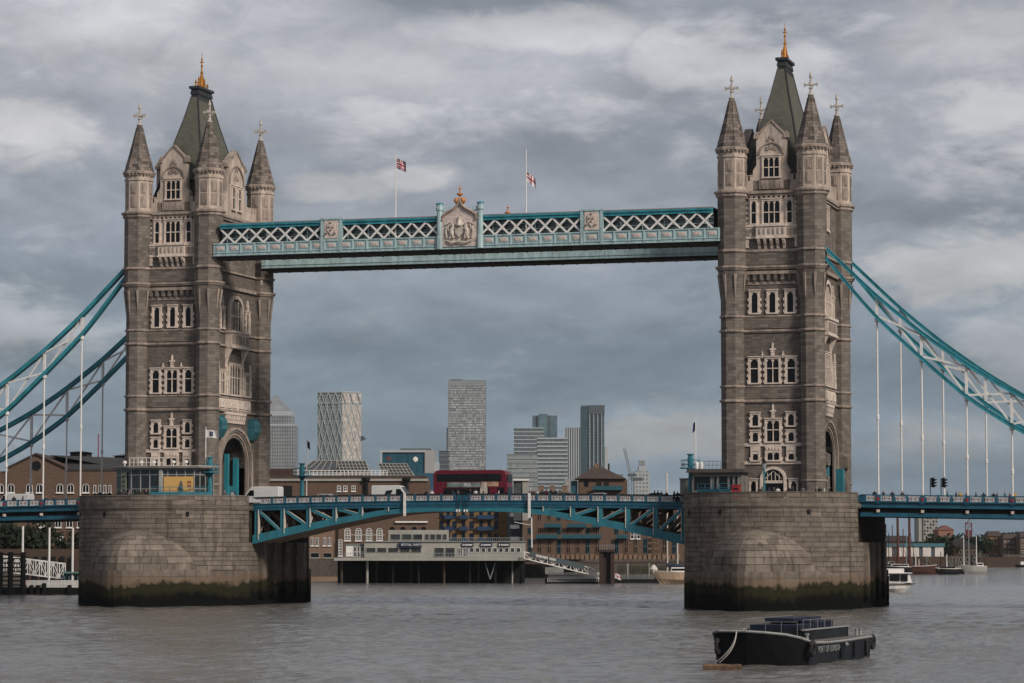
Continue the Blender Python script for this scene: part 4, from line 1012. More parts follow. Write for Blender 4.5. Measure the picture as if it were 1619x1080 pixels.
    for y in (-DY, DY):
        for i in range(n):
            X = sx*(1.0+pit*(i+.5)); z = leaf_top(X)-.46
            obj('parapet_panel', PANEL, root, (X-O[0], y-O[1], z-O[2]), 0 if y < 0 else pi); obj('parapet_post', RPOST, root, (sx*(1.0+pit*i)-O[0], y-O[1], leaf_top(sx*(1.0+pit*i))-.5-O[2]), 0 if y < 0 else pi)
    f = MB(); f.box(min(sx*.06, sx*.75), max(sx*.06, sx*.75), -DY-.12, -DY+.1, 13.3, 14.55); f.build('nose_plate', TEALD, root, O)
    f = MB()
    for k in range(2): X = sx*(.35+.35*k); f.tube([(X, -DY-.2, 13.9), (X, -DY-.25, 12.3)], .03, 5); f.lathe(X, -DY-.25, [(.03, 12.2), (.12, 12.3), (.12, 12.5), (.05, 12.6)], 6, mi=1)
    f.build('navigation_lamp', [DARK, WHITE], root, O)
    X = onY(641 if sx < 0 else 838, 800, -DY).x
    f = MB(); f.box(X-.14, X+.14, -DY-.5, -DY-.2, 11.75 if sx < 0 else 11.45, leaf_top(X)+.1); f.build('marker_board', WHITE, root, O)
    if sx > 0:
        f = MB(); f.tube([(X+.3, -DY-.35, 11.5), (X+.35, -DY-.35, 7.6)], .09, 6); f.tube([(X-2.0, -DY-.35, 10.9), (X+.3, -DY-.35, 10.5)], .05, 5); f.build('marker_rod', WHITE, root, O)
    return root
make_leaf(-1, 'left half of the teal opening roadway span, meeting the left pier')
make_leaf(1, 'right half of the teal opening roadway span, meeting the right pier')
def make_side(sx, d0, label):
    root = thing('side_span', (sx*(S+35), 0, 11), label, 'bridge span', 'side spans'); O = (sx*(S+35), 0, 11)
    X = lambda d: sx*(S+d); ds = [d0, 30, 50, 72]
    def run(f, y0, y1, a, b, mi=0): f.loft([[(X(d), y0, rail_z(d)-a), (X(d), y1, rail_z(d)-a), (X(d), y1, rail_z(d)-b), (X(d), y0, rail_z(d)-b)] for d in ds], mi)
    f = MB(); run(f, -DY+.1, DY-.1, 1.5, 1.15); f.build('roadway', ASPHALT, root, O)
    f = MB(); run(f, -DY+.4, DY-.4, 2.6, 2.5); f.build('soffit', DARK, root, O)
    for y in (-DY, DY):
        s = 1 if y < 0 else -1
        f = MB(); run(f, y-.02, y+.2, .9, .82) if 0 else None
        f = MB(); run(f, *sorted((y-s*.25, y+s*.3)), .95, .8); run(f, *sorted((y, y+s*.3)), 1.5, .9); run(f, *sorted((y-s*.12, y+s*.3)), 1.62, 1.48); f.build('fascia', TEALD, root, O)
        f = MB(); run(f, *sorted((y-s*.18, y+s*.35)), 2.75, 2.45); run(f, *sorted((y-s*.02, y+s*.3)), 2.45, 2.25); f.build('bottom_chord', TEALD, root, O)
        f = MB(); run(f, *sorted((y+s*.3, y+s*.4)), 2.5, 1.5); f.build('web', DARK, root, O)
        f = MB(); run(f, *sorted((y-s*.12, y+s*.16)), .1, -.02); f.build('handrail', TEALD, root, O)
        k = 0
        for h in HANG[:9]:
            z = rail_z(h)
            obj('parapet_post', HPOST, root, (X(h)-O[0], y-O[1], z-.52-O[2]), 0 if s > 0 else pi)
            f = MB(); f.box(X(h)-.17, X(h)+.17, *sorted((y-s*.32, y)), z-2.2, z-1.85); f.build('hanger_shoe', PINK, root, O)
            for q in range(3):
                d = h+.3+(5.55-.6)/3*(q+.5); obj('parapet_panel', SPANEL, root, (X(d)-O[0], y-O[1], rail_z(d)-.45-O[2]), 0 if s > 0 else pi)
                if q: dd = h+.3+(5.55-.6)/3*q; obj('parapet_post', RPOST, root, (X(dd)-O[0], y-O[1], rail_z(dd)-.5-O[2]), 0 if s > 0 else pi)
        obj('parapet_panel', SPANEL, root, (X(12.45)-O[0], y-O[1], rail_z(12.45)-.45-O[2]), 0 if s > 0 else pi)
        if d0 < 11.7: f = MB(); f.box(*sorted((X(d0-.3), X(11.8))), *sorted((y-s*.05, y+s*.1)), 13.3, 14.2); f.build('parapet_end', TEALD, root, O)
    return root
SPANEL = parapet_mesh(1.15, .62)
make_side(-1, 11.9, 'blue side roadway span under the hangers left of the left pier')
make_side(1, 11.05, 'blue side roadway span under the hangers right of the right pier')
# ================================================================== people
SKIN = mat('skin', (.36, .22, .16), .6, .1); HAIRD = mat('dark_hair', (.02, .015, .012), .7, .2); TROUS = mat('dark_trousers', (.03, .03, .035), .85, .2)
COATS = {n: mat(n+'_coat', c, .85, .15) for n, c in dict(black=(.018, .018, .02), navy=(.02, .028, .05), grey=(.10, .10, .105), green=(.035, .06, .045), white=(.5, .48, .46), yellow=(.42, .26, .03), maroon=(.09, .02, .035), brown=(.09, .06, .04), teal=(.03, .14, .16)).items()}
def person_mesh(pose):
    me = bpy.data.meshes.new('body')
    s = pose.get('stride', .1); arm = pose.get('arm', 0); lean = pose.get('lean', 0)
    V = [(0, 0, .95), (lean*.3, 0, 1.15), (lean*.7, 0, 1.38), (lean, 0, 1.50), (lean*1.15, 0, 1.60), (lean*1.2+.01, 0, 1.74),
         (0, .10, .90), (s*.5, .11, .50), (s-.05, .11, .08), (s+.12, .12, .04),
         (0, -.10, .90), (-s*.4, -.11, .50), (-s-.05, -.11, .08), (-s+.12, -.12, .04),
         (lean*.8, .20, 1.40), (lean*.6+.05*arm, .27, 1.14), (lean*.6+.05+.30*arm, .24, .92+.26*arm), (lean*.6+.09+.37*arm, .22, .84+.28*arm),
         (lean*.8, -.20, 1.40), (lean*.6+.05*arm, -.27, 1.14), (lean*.6+.05+.30*arm, -.24, .92+.26*arm), (lean*.6+.09+.37*arm, -.22, .84+.28*arm)]
    R = [.17, .155, .17, .07, .085, .105, .11, .08, .05, .045, .11, .08, .05, .045, .085, .06, .045, .045, .085, .06, .045, .045]
    E = [(0, 1), (1, 2), (2, 3), (3, 4), (4, 5), (0, 6), (6, 7), (7, 8), (8, 9), (0, 10), (10, 11), (11, 12), (12, 13), (2, 14), (14, 15), (15, 16), (16, 17), (2, 18), (18, 19), (19, 20), (20, 21)]
    me.from_pydata(V, E, [])
    o = bpy.data.objects.new('body', me); COL.objects.link(o)
    md = o.modifiers.new('skin', 'SKIN'); md.use_smooth_shade = True
    for i, sv in enumerate(me.skin_vertices[0].data): sv.radius = (R[i], R[i]); sv.use_root = (i == 0)
    sb = o.modifiers.new('sub', 'SUBSURF'); sb.levels = 1; sb.render_levels = 1
    m2 = bpy.data.meshes.new_from_object(o.evaluated_get(bpy.context.evaluated_depsgraph_get()))
    bpy.data.objects.remove(o); m2.materials.clear()
    for m in (COATS['black'], TROUS, SKIN, HAIRD): m2.materials.append(m)
    for p in m2.polygons:
        c = p.center; hx = lean*1.2
        p.material_index = 1 if c.z < .86 and abs(c.y) < .2 else (0 if c.z < 1.5 else (3 if (c.z > 1.72 or c.x < hx-.02) else 2))
        if c.z < .9 and abs(c.y) > .2: p.material_index = 2
        p.use_smooth = True
    return m2
PM = [person_mesh(dict(stride=.28)), person_mesh(dict(stride=.05, arm=1.0, lean=.06)), person_mesh(dict(stride=.12, arm=.5)), person_mesh(dict(stride=.2, lean=.05))]
def person(x, y, z, coat, rz, pose, label, group, h=1.0):
    o = bpy.data.objects.new('person', PM[pose]); COL.objects.link(o); o.location = (x, y, z); o.rotation_euler.z = rz; o.scale = (h, h, h)
    o.material_slots[0].link = 'OBJECT'; o.material_slots[0].material = COATS[coat]
    return tag(o, label, 'person', group)
CN = dict(black='black coat', navy='navy coat', grey='grey coat', green='green coat', white='white top', yellow='yellow jacket', maroon='maroon jacket', brown='brown coat', teal='teal jacket')
ORD = ('', 'second ', 'third ', 'fourth ', 'fifth ', 'sixth ', 'seventh ', 'eighth ')
def crowd(us, y, zf, where, group, coats):
    seen = {}; tot = {}
    for i in range(len(us)): tot[coats[i % len(coats)]] = tot.get(coats[i % len(coats)], 0)+1
    for i, u in enumerate(us):
        yy = y+random.uniform(-.6, .6)
        for cx_, hw_ in ((-S, 11.85), (S, 11.0)):      # keep inside the rounded parapet of the piers
            dx = onY(u, 784, yy).x-cx_
            if abs(dx) < hw_ and yy < -10: yy = max(yy, -(11+10.2*sqrt(max(0, 1-(dx/hw_)**2)))+1.3)
        p = onY(u, 784, yy); c = coats[i % len(coats)]; k = seen.get(c, 0); seen[c] = k+1
        lab = 'person in a %s %s' % (CN[c], where)
        if tot[c] > 1: lab = '%sperson from the left in a %s %s' % (ORD[k] or 'first ', CN[c], where)
        person(p.x, yy, zf(p.x), c, random.choice((0, pi, pi/2, -pi/2))+random.uniform(-.4, .4), i % 4, lab, group, random.uniform(.94, 1.04))
flat = lambda x: 13.45
lt = lambda x: leaf_top(x)-1.12
sr = lambda x: rail_z(abs(x)-S)-1.15
crowd((186, 192, 199, 204, 211, 217, 224, 231, 238, 248), -17.6, flat, 'before the glass cabin', 'people by the glass cabin', ['black', 'navy', 'black', 'grey', 'green', 'black', 'brown'])
crowd((150, 158, 166, 173), -13.0, flat, 'at the left pier end', 'people at the left pier end', ['black', 'navy', 'brown'])
crowd((355, 366, 371), -12.6, flat, 'by the arch of the left tower', 'people by the left arch', ['grey', 'white', 'navy'])
crowd((8, 22, 36, 72, 85), -8.3, sr, 'on the left side span', 'people on the left side span', ['navy', 'black', 'maroon'])
crowd((674, 683, 716, 725, 744, 752, 764, 788, 803), -8.2, lt, 'before the red bus', 'people before the bus', ['black', 'white', 'navy', 'grey', 'black', 'white'])
crowd((838, 844, 850, 857, 864, 871, 878, 886), -8.0, lt, 'right of the bus', 'people right of the bus', ['black', 'brown', 'white', 'navy', 'maroon', 'black'])
crowd((1035, 1041, 1046, 1054, 1066, 1071, 1077), -7.6, lt, 'near the right pier', 'people near the right pier', ['black', 'black', 'navy', 'green', 'black'])
crowd((1199, 1205, 1216, 1223, 1230, 1248, 1254, 1270, 1290, 1296, 1303, 1311), -16.5, flat, 'by the right tower door', 'people by the right doorway', ['black', 'grey', 'navy', 'black', 'white', 'black'])
crowd((1383, 1396, 1411, 1427, 1498, 1511, 1518, 1527, 1543, 1555, 1571, 1576, 1589, 1596, 1604), -8.2, sr, 'on the right side span', 'people on the right side span', ['black', 'black', 'navy', 'brown', 'teal', 'maroon', 'yellow', 'black'])

# ================================================================== vehicles
TYRE = mat('tyre', (.02, .02, .02), .9, .2); VANW = mat('van_white', (.58, .575, .56), .35, .06, spec=.5); BUSRED = mat('bus_red', (.115, .004, .014), .35, .12, spec=.5); CHROME = mat('hub_grey', (.25, .25, .25), .4, .1, metal=.6)
def wheel(root, x, y, r, O=(0, 0, 0)):
    s = 1 if y > 0 else -1
    f = MB(); ring = lambda rr, d: [(x+rr*cos(2*pi*k/16), y+s*d, r+rr*sin(2*pi*k/16)) for k in range(16)]
    f.loft([ring(r*.6, -.12), ring(r*.95, -.12), ring(r, -.08), ring(r, .08), ring(r*.95, .12), ring(r*.6, .12)]); w = f.build('wheel', TYRE, root)
    f = MB(); f.loft([ring(r*.58, .05), ring(r*.58, .1), ring(r*.2, .14)]); f.build('rim', CHROME, w)
def body_loft(name, prof, hw, m, root, tumble=.12, bevel=.08):
    """side outline (x,z) lofted across y, narrowing towards the roof"""
    zs = [z for _, z in prof]; z0, z1 = min(zs), max(zs); cxm = sum(x for x, _ in prof)/len(prof); czm = (z0+z1)/2
    f = MB(); rings = []
    for y, k in ((-1, bevel), (-.93, 0), (.93, 0), (1, bevel)):
        rings.append([(x+(cxm-x)*k*.25, y*hw*(1-tumble*max(0, (z-z0)/(z1-z0)-.45)), z+(czm-z)*k*.6) for x, z in prof])
    f.loft(rings); return f.build(name, m, root)
def van(x, y, z, rz, label, L=5.7, H=2.55):
    r = thing('delivery_van', (x, y, z), label, 'van', 'white vans on the bridge', rz)
    body_loft('body', [(-L/2, .35), (-L/2, H-.12), (-L/2+.15, H), (L/2-2.0, H), (L/2-1.6, H-.12), (L/2-.75, 1.28), (L/2-.1, 1.05), (L/2, .75), (L/2, .35)], .98, VANW, r)
    for s in (-1, 1):
        f = MB(); f.prism([(L/2-2.15, 1.3), (L/2-1.0, 1.3), (L/2-1.6, 2.05), (L/2-2.15, 2.05)], *sorted((s*.965, s*1.0)), 'y'); f.build('side_window', GLASS, r)
        f = MB(); f.box(-L/2+.3, L/2-2.4, *sorted((s*.985, s*1.0)), .85, .95); f.build('trim', DARK, r)
        for xx in (-L/2+1.0, L/2-1.0): wheel(r, xx, s*.88, .35)
        f = MB(); f.box(L/2-.06, L/2+.015, *sorted((s*.6, s*.88)), .75, .98); f.build('headlight', CHROME, r)
    f = MB(); f.add([(L/2-.79, -.8, 1.36), (L/2-.79, .8, 1.36), (L/2-1.52, .74, 2.34), (L/2-1.52, -.74, 2.34)], [(0, 1, 2, 3)]); f.v = [(a+.03, b, c+.02) for a, b, c in f.v]; f.build('windscreen', GLASS, r)
    return r
van(-30.7, -3.0, 13.3, pi, 'tall white van at the left end of the opening span')
v2 = van(-11.7, -3.2, 13.35, 0, 'white van with a dark square mark, left of the bus')
f = MB(); f.prism([(-.9, 1.35), (.0, 1.45), (.2, 1.95), (-.7, 1.85)], -1.005, -.99, 'y'); f.build('mark', DARK, v2)
van(-67.6, -3.0, 12.75, pi, 'white van on the left side span', 5.4, 2.3)
def car(x, y, z, rz, colr, label):
    r = thing('parked_car', (x, y, z), label, 'car', 'cars on the bridge', rz)
    m = mat('car_paint_%d' % len(MATS), colr, .3, .08, spec=.5)
    body_loft('body', [(-2.1, .3), (-2.15, .8), (-1.9, .95), (1.0, .98), (1.95, .82), (2.1, .6), (2.1, .3)], .88, m, r, .05)
    body_loft('cabin', [(-1.75, .94), (-1.2, 1.42), (-.9, 1.52), (.2, 1.54), (.5, 1.45), (1.15, .96)], .8, m, r, .2)
    for s in (-1, 1):
        f = MB(); f.prism([(-1.4, 1.0), (.8, 1.0), (.35, 1.38), (-.95, 1.38)], *sorted((s*.74, s*.79)), 'y'); f.build('side_window', GLASS, r)
        for xx in (-1.3, 1.3): wheel(r, xx, s*.8, .31)
    return r
car(-21.9, -2.6, 13.3, pi, (.3, .3, .31), 'silver car between the two white vans')
car(12.3, -2.2, 13.3, 0, (.025, .025, .028), 'dark car right of the group of people')
car(17.0, -3.0, 13.25, 0, (.2, .2, .205), 'grey car before the brick house with the hipped roof')
car(24.6, -2.6, 13.2, 0, (.02, .02, .022), 'black car nearest the right pier')
# --- red double-decker
bus = thing('double_decker_bus', (-2.25, 2.0, 13.45), 'red double-decker bus with a long advertisement along its side', 'bus')
L = 10.4; H = 4.55
body_loft('body', [(-L/2, .35), (-L/2, 3.9), (-L/2+.25, 4.4), (-L/2+.7, H), (L/2-.9, H), (L/2-.3, H-.2), (L/2-.05, 3.6), (L/2, 2.2), (L/2, .35)], 1.27, BUSRED, bus, .06, .05)
for s in (-1, 1):
    y0, y1 = sorted((s*1.24, s*1.29))
    for k in range(7):
        f = MB(); x = -L/2+.55+k*1.3; f.box(x, x+1.24, y0-.0, y1, 3.02, 4.02); f.build('upper_window', GLASS, bus)
    for k in range(5):
        f = MB(); x = -L/2+1.5+k*1.3; f.box(x, x+1.24, y0, y1+.0, 1.2, 2.12); f.build('lower_window', GLASS, bus)
    f = MB(); f.box(L/2-1.35, L/2-.35, y0, y1, .6, 2.2); f.build('door', GLASS, bus)
    for xx in (-L/2+2.3, L/2-2.6): wheel(bus, xx, s*1.2, .48)
f = MB(); f.box(-L/2+2.0, L/2-3.7, -1.32, -1.28, 2.25, 2.9); ad = f.build('advertisement', mat('ad_grey', (.16, .19, .18), .6, .6, .9), bus)
f = MB(); f.box(L/2-3.6, L/2-1.2, -1.32, -1.28, 2.35, 2.95); f.build('advertisement', mat('ad_buff', (.40, .26, .17), .6, .4, .9), bus)
f = MB(); f.prism([(1.35, .75), (2.2, .75), (2.5, 1.6), (2.35, 2.75), (1.75, 2.95), (1.5, 2.2)], -1.34, -1.29, 'y'); f.build('advertisement', mat('ad_pale', (.42, .36, .31), .6, .5, 1.6), bus)
o = obj('lettering', text_mesh('IRIS', .62, WHITE, .01), ad, (-.35, -1.335, 2.57)); o.rotation_euler = (pi/2, 0, 0)
f = MB(); f.box(L/2-.02, L/2+.06, -1.05, 1.05, 2.9, 3.95); f.build('upper_windscreen', GLASS, bus)
f = MB(); f.box(L/2-.02, L/2+.07, -1.1, 1.1, 1.0, 2.25); f.build('windscreen', GLASS, bus)

# ================================================================== furniture on the piers
def mast(x, y, zp, ztop, zpole, label, flagm, side=-1, rail_dir=1):
    r = thing('signal_mast', (x, y, 13.3), label, 'mast', 'teal signal masts'); O = (0, 0, 13.3)
    f = MB(); f.oct(0, 0, [(.42, 13.3), (.42, 14.4), (.34, 14.5), (.3, 15.6), (.24, zp-.5), (.3, zp-.4), (.55, zp-.02)]); f.build('post', TEALB, r, O)
    f = MB(); f.oct(0, 0, [(1.25, zp), (1.25, zp+.14)]); f.build('platform', TEALB, r, O)
    f = MB()
    for k in range(8):
        a = pi/8+k*pi/4; f.tube([(1.2*cos(a), 1.2*sin(a), zp), (1.2*cos(a), 1.2*sin(a), zp+1.1)], .035, 5)
        b = a+pi/4
        for h in (.55, 1.1): f.tube([(1.2*cos(a), 1.2*sin(a), zp+h), (1.2*cos(b), 1.2*sin(b), zp+h)], .035, 5)
    f.build('guard_rail', TEALB, r, O)
    f = MB(); f.oct(0, 0, [(.36, zp), (.36, ztop-.5), (.28, ztop-.45), (.28, ztop-.2), (.42, ztop-.15), (.42, ztop)]); f.build('lantern_post', TEALB, r, O)
    for s in (-1, 1): f = MB(); f.lathe(s*.75, -.6, [(.05, zp+.3), (.2, zp+.35), (.2, zp+.65), (.05, zp+.7)], 8); f.build('floodlight', CHROME, r, O)
    f = MB(); px = side*.65; f.lathe(px, .1, [(.09, 13.3), (.06, zpole-.1), (.09, zpole-.05), (.02, zpole)], 8); f.build('flagpole', WHITE, r, O)
    if flagm: obj('flag', flagm[0], r, (px+.05, .1, flagm[1]-13.3), flagm[2])
    return r
EMB = mat('flag_emblem', (.05, .06, .09), .8, .1)
ship = lambda u, v: 1 if abs(u-.45) < .16 and abs(v-.5) < .36 else 0
dk = lambda u, v: 0
mast(-33.7, -14.0, 17.5, 19.6, 23.6, 'teal signal mast left of the left arch, with a white flag', (flag_mesh(1.6, 1.0, .6, ship, [FWHITE, EMB], .1), 22.2, .1))
mast(-29.9, 10.4, 17.6, 19.4, 22.8, 'teal signal mast behind the tall white van, dark limp flag', (flag_mesh(.5, 1.0, .8, dk, [FBLUE], .4), 21.6, .1), 1)
mast(30.9, -11.6, 17.6, 19.5, 23.9, 'teal signal mast beside the cabin on the right pier', (flag_mesh(.55, 1.1, .8, dk, [FBLUE], .5), 22.6, pi-.2), 1)
def railing(pts, z, label, mt, boards=True, h=1.35, bh=.8):
    r = thing('railing', (pts[0][0], pts[0][1], z), label, 'railing'); O = (pts[0][0], pts[0][1], z)
    for i in range(len(pts)-1):
        p = Vector((*pts[i], z)); q = Vector((*pts[i+1], z)); n = max(1, round((q-p).length/1.4))
        for k in range(n+1 if i == len(pts)-2 else n): c = p+(q-p)*k/n; f = MB(); f.tube([c, c+Vector((0, 0, h))], .045, 6); f.build('post', mt, r, O)
        for hh in (h*.55, h): f = MB(); f.tube([p+Vector((0, 0, hh)), q+Vector((0, 0, hh))], .04, 6); f.build('rail', mt, r, O)
        if boards:
            f = MB(); f.bar(p+Vector((0, 0, bh/2)), q+Vector((0, 0, bh/2)), .05, bh); f.build('board', mt, r, O)
    return r
railing([(-40.0, -18.9), (-36.3, -18.2), (-32.6, -16.4)], 14.45, 'teal railing with boards before the orange poster', TEALB, True, 1.1, .45)
railing([(33.0, -16.9), (36.2, -18.6), (37.6, -19.2)], 14.45, 'teal railing with boards before the grey cabin on the right pier', TEALB, True, 1.1, .45)
# --- glass cabin on the left pier
cb = thing('glass_cabin', (-41, -15, 13.3), 'low glass cabin with a flat roof and orange poster, on the left pier', 'cabin'); O = (-41, -15, 13.3)
def fr(u, y): return onY(u, 770, y).x
pl = [(-47.2, -12.2), (-46.6, -15.0), (-43.6, -17.0), (-39.4, -17.6), (-34.7, -16.9), (-34.0, -14.8), (-34.2, -11.6), (-47.2, -11.6)]
ce = Vector((-40.8, -14.2))
f = MB(); f.prism([(ce.x+(x-ce.x)*1.13, ce.y+(y-ce.y)*1.2) for x, y in pl], 18.1, 18.3); f.prism([(ce.x+(x-ce.x)*1.08, ce.y+(y-ce.y)*1.12) for x, y in pl], 17.9, 18.1); f.build('roof', mat('cabin_roof', (.22, .2, .185), .7, .2), cb, O)
f = MB(); f.prism([(ce.x+(x-ce.x)*1.14, ce.y+(y-ce.y)*1.215) for x, y in pl], 18.3, 18.38); f.build('roof_edge', CREAM, cb, O)
FRAME = mat('cabin_frame', (.30, .30, .285), .5, .12); CGL = mat('cabin_glass', (.02, .026, .026), .1, .4, .8, spec=.6)
for i in range(len(pl)-1):
    p = Vector((*pl[i], 0)); q = Vector((*pl[i+1], 0)); d = q-p
    n = max(1, round(d.length/1.3))
    for k in range(n):
        a = p+d*k/n; b = p+d*(k+1)/n
        f = MB(); f.bar((a.x, a.y, 13.3), (a.x, a.y, 17.9), .13); f.build('mullion', FRAME, cb, O)
        for z0, z1 in ((13.35, 15.3), (15.4, 17.15), (17.25, 17.9)):
            f = MB(); f.add([(a.x, a.y, z0), (b.x, b.y, z0), (b.x, b.y, z1), (a.x, a.y, z1)], [(0, 1, 2, 3)]); f.add([(a.x, a.y+.04, z0), (b.x, b.y+.04, z0), (b.x, b.y+.04, z1), (a.x, a.y+.04, z1)], [(0, 1, 2, 3)]); f.build('pane', CGL, cb, O)
    for z in (15.35, 17.2): f = MB(); f.bar((p.x, p.y, z), (q.x, q.y, z), .11, .1); f.build('transom', FRAME, cb, O)
f = MB(); f.prism([(x+(ce.x-x)*.12, y+(ce.y-y)*.2) for x, y in pl], 13.3, 13.5); f.box(-46, -35, -12.2, -12.0, 13.5, 17.8); f.build('interior', DARK, cb, O)
f = MB(); f.box(-39.3, -38.85, -17.85, -17.5, 13.45, 17.9); f.build('pillar', mat('pale_pillar', (.36, .36, .34), .6, .1), cb, O)
# poster, on the front right panes
ps = thing('poster', (-37.4, -17.45, 15.2), 'large orange poster with a dark figure on the glass cabin', 'poster')
def poster_mat():
    m, t, b = newmat('poster_print'); tc = t.n('ShaderNodeTexCoord'); s = t.n('ShaderNodeSeparateXYZ'); t.l(tc.outputs['Object'], s.inputs[0])
    n = t.noise(tc.outputs['Object'], 1.1, 4, .6)
    c = t.mix(t.sstep(t.math('ADD', s.outputs[2], t.math('MULTIPLY', n, 1.2)), -1.0, .5), (.46, .33, .27), (.55, .32, .10))
    c = t.mix(t.math('MULTIPLY', t.sstep(n, .55, .72), .6), c, (.5, .36, .14))
    t.l(c, b.inputs['Base Color']); b.inputs['Roughness'].default_value = .6; return m
p = Vector((-38.7, -17.6, 0)); q = Vector((-34.75, -17.0, 0)); d = (q-p).normalized()
f = MB(); f.bar((p.x, p.y-.08, 15.35), (q.x, q.y-.08, 15.35), .05, 3.2); f.build('sheet', poster_mat(), ps, (-37.4, -17.45, 15.2))
f = MB()
def pp(t_, z): v = p+(q-p)*t_; return (v.x, v.y-.13, z)
f.tube([pp(.6, 14.6), pp(.62, 15.1), pp(.58, 15.5), pp(.6, 15.9)], [.2, .25, .3, .22], 6); f.tube([pp(.6, 15.95), pp(.6, 16.35)], [.16, .12], 6); f.build('figure', mat('poster_figure', (.06, .08, .10), .6, .5, 4), ps, (-37.4, -17.45, 15.2))
f = MB()
for z in (16.2, 15.75): f.bar(pp(.8, z), pp(.93, z), .03, .28)
f.build('print_block', mat('poster_red', (.25, .08, .045), .6, .2), ps, (-37.4, -17.45, 15.2))
sg_ = thing('banner', (-45.4, -16.2, 15.4), 'pale upright banner inside the left end of the glass cabin', 'banner')
f = MB(); f.bar((-45.6, -15.9, 15.6), (-44.5, -16.6, 15.6), .05, 3.9); f.build('sheet', mat('banner_pale', (.34, .36, .26), .7, .2, 3), sg_, (-45.4, -16.2, 15.4))
f = MB()
for k in range(5): f.tube([(-45.35, -16.12, 14.5+k*.6), (-44.8, -16.48, 14.7+k*.6)], .09, 5)
f.build('print_mark', mat('banner_mark', (.08, .1, .06), .7, .2), sg_, (-45.4, -16.2, 15.4))
eq = thing('roof_equipment', (-42, -14.5, 18.38), 'white rails and lamps on the roof of the glass cabin', 'equipment'); O = (-42, -14.5, 18.38)
f = MB()
for k in range(9): x = -44.6+k*.6; f.tube([(x, -15.4, 18.38), (x, -15.4, 19.5)], .04, 5)
f.tube([(-44.6, -15.4, 19.5), (-39.8, -15.4, 19.5)], .045, 5); f.tube([(-44.6, -15.4, 18.9), (-39.8, -15.4, 18.9)], .035, 5); f.build('guard_rail', WHITE, eq, O)
for x in (-45.4, -43.0, -41.2, -38.4, -36.6): f = MB(); f.lathe(x, -15.2, [(.08, 18.38), (.08, 18.75), (.28, 18.8), (.3, 19.05), (.1, 19.15)], 8); f.build('lamp', WHITE, eq, O)
# --- grey cabin on the right pier
cb = thing('control_cabin', (35, -14, 13.3), 'small grey control cabin with dark windows on the right pier', 'cabin'); O = (35, -14, 13.3)
f = MB(); f.box(31.9, 38.3, -15.2, -11.6, 13.3, 17.0); f.build('wall', mat('cabin_concrete', (.17, .155, .14), .85, .2), cb, O)
f = MB(); f.box(31.3, 38.8, -15.9, -11.2, 17.0, 17.2); f.box(31.5, 38.6, -15.7, -11.4, 17.2, 17.45); f.build('roof', mat('cabin_roof_brown', (.075, .062, .055), .8, .2), cb, O)
for x0, x1 in ((32.2, 34.3), (34.75, 35.1), (35.4, 36.5), (36.75, 37.15), (37.45, 37.75)):
    f = MB(); f.box(x0-.08, x1+.08, -15.26, -15.15, 14.72, 16.62); w_ = f.build('window', FRAME, cb, O); f = MB(); f.box(x0, x1, -15.29, -15.2, 14.8, 16.54); f.build('pane', GLASS, w_, O)
rb = thing('litter_bin', (38.0, -17.2, 13.3), 'red box standing beside the grey control cabin', 'box'); f = MB(); f.box(-.5, .5, -.35, .35, 0, 2.0); f.box(-.55, .55, -.4, .4, 2.0, 2.12); f.box(-.3, .3, -.37, -.34, 1.5, 1.75, 1); f.build('box', [mat('bin_red', (.3, .025, .03), .5, .1), DARK], rb)
eq = thing('roof_equipment', (33.6, -13.5, 17.45), 'white tanks and rails on the roof of the grey cabin', 'equipment'); O = (33.6, -13.5, 17.45)
for x in (32.4, 33.0): f = MB(); f.lathe(x, -14.6, [(.22, 17.45), (.26, 17.6), (.26, 18.2), (.1, 18.35)], 10); f.build('tank', WHITE, eq, O)
f = MB()
for x in (33.5, 34.0, 34.5, 35.0, 35.5): f.tube([(x, -14.8, 17.45), (x, -14.8, 18.45)], .035, 5)
for z in (17.95, 18.45): f.tube([(33.5, -14.8, z), (35.5, -14.8, z)], .035, 5)
f.build('guard_rail', CHROME, eq, O)
kb = thing('equipment_kiosk', (30.0, -9.0, 13.2), 'ribbed grey kiosk behind the right signal mast', 'kiosk'); f = MB(); f.box(-.9, .9, -.8, .8, 0, 3.1); f.box(-1.0, 1.0, -.9, .9, 3.1, 3.25)
for k in range(8): f.box(-.85+k*.23, -.77+k*.23, -.86, -.8, .2, 2.9)
f.build('housing', mat('kiosk_grey', (.2, .205, .2), .6, .15), kb)
# --- lamp post at the right tower door
lp = thing('lamp_post', (41.2, -15.6, 13.3), 'teal lamp post with a lantern before the right tower door', 'lamp post')
f = MB(); f.oct(0, 0, [(.26, 0), (.26, 1.0), (.16, 1.1), (.11, 2.2), (.09, 3.6), (.18, 3.7), (.1, 3.8), (.1, 4.1)]); f.box(-.5, .5, -.04, .04, 3.45, 3.53); f.build('post', TEALB, lp)
f = MB(); f.lathe(0, 0, [(.14, 4.1), (.3, 4.75), (.3, 4.8)], 6); f.build('lantern', mat('lantern_glass', (.3, .32, .34), .3, .1), lp)
f = MB(); f.lathe(0, 0, [(.36, 4.8), (.3, 4.9), (.12, 5.2), (.04, 5.5)], 6); f.build('lantern_cap', DARK, lp)
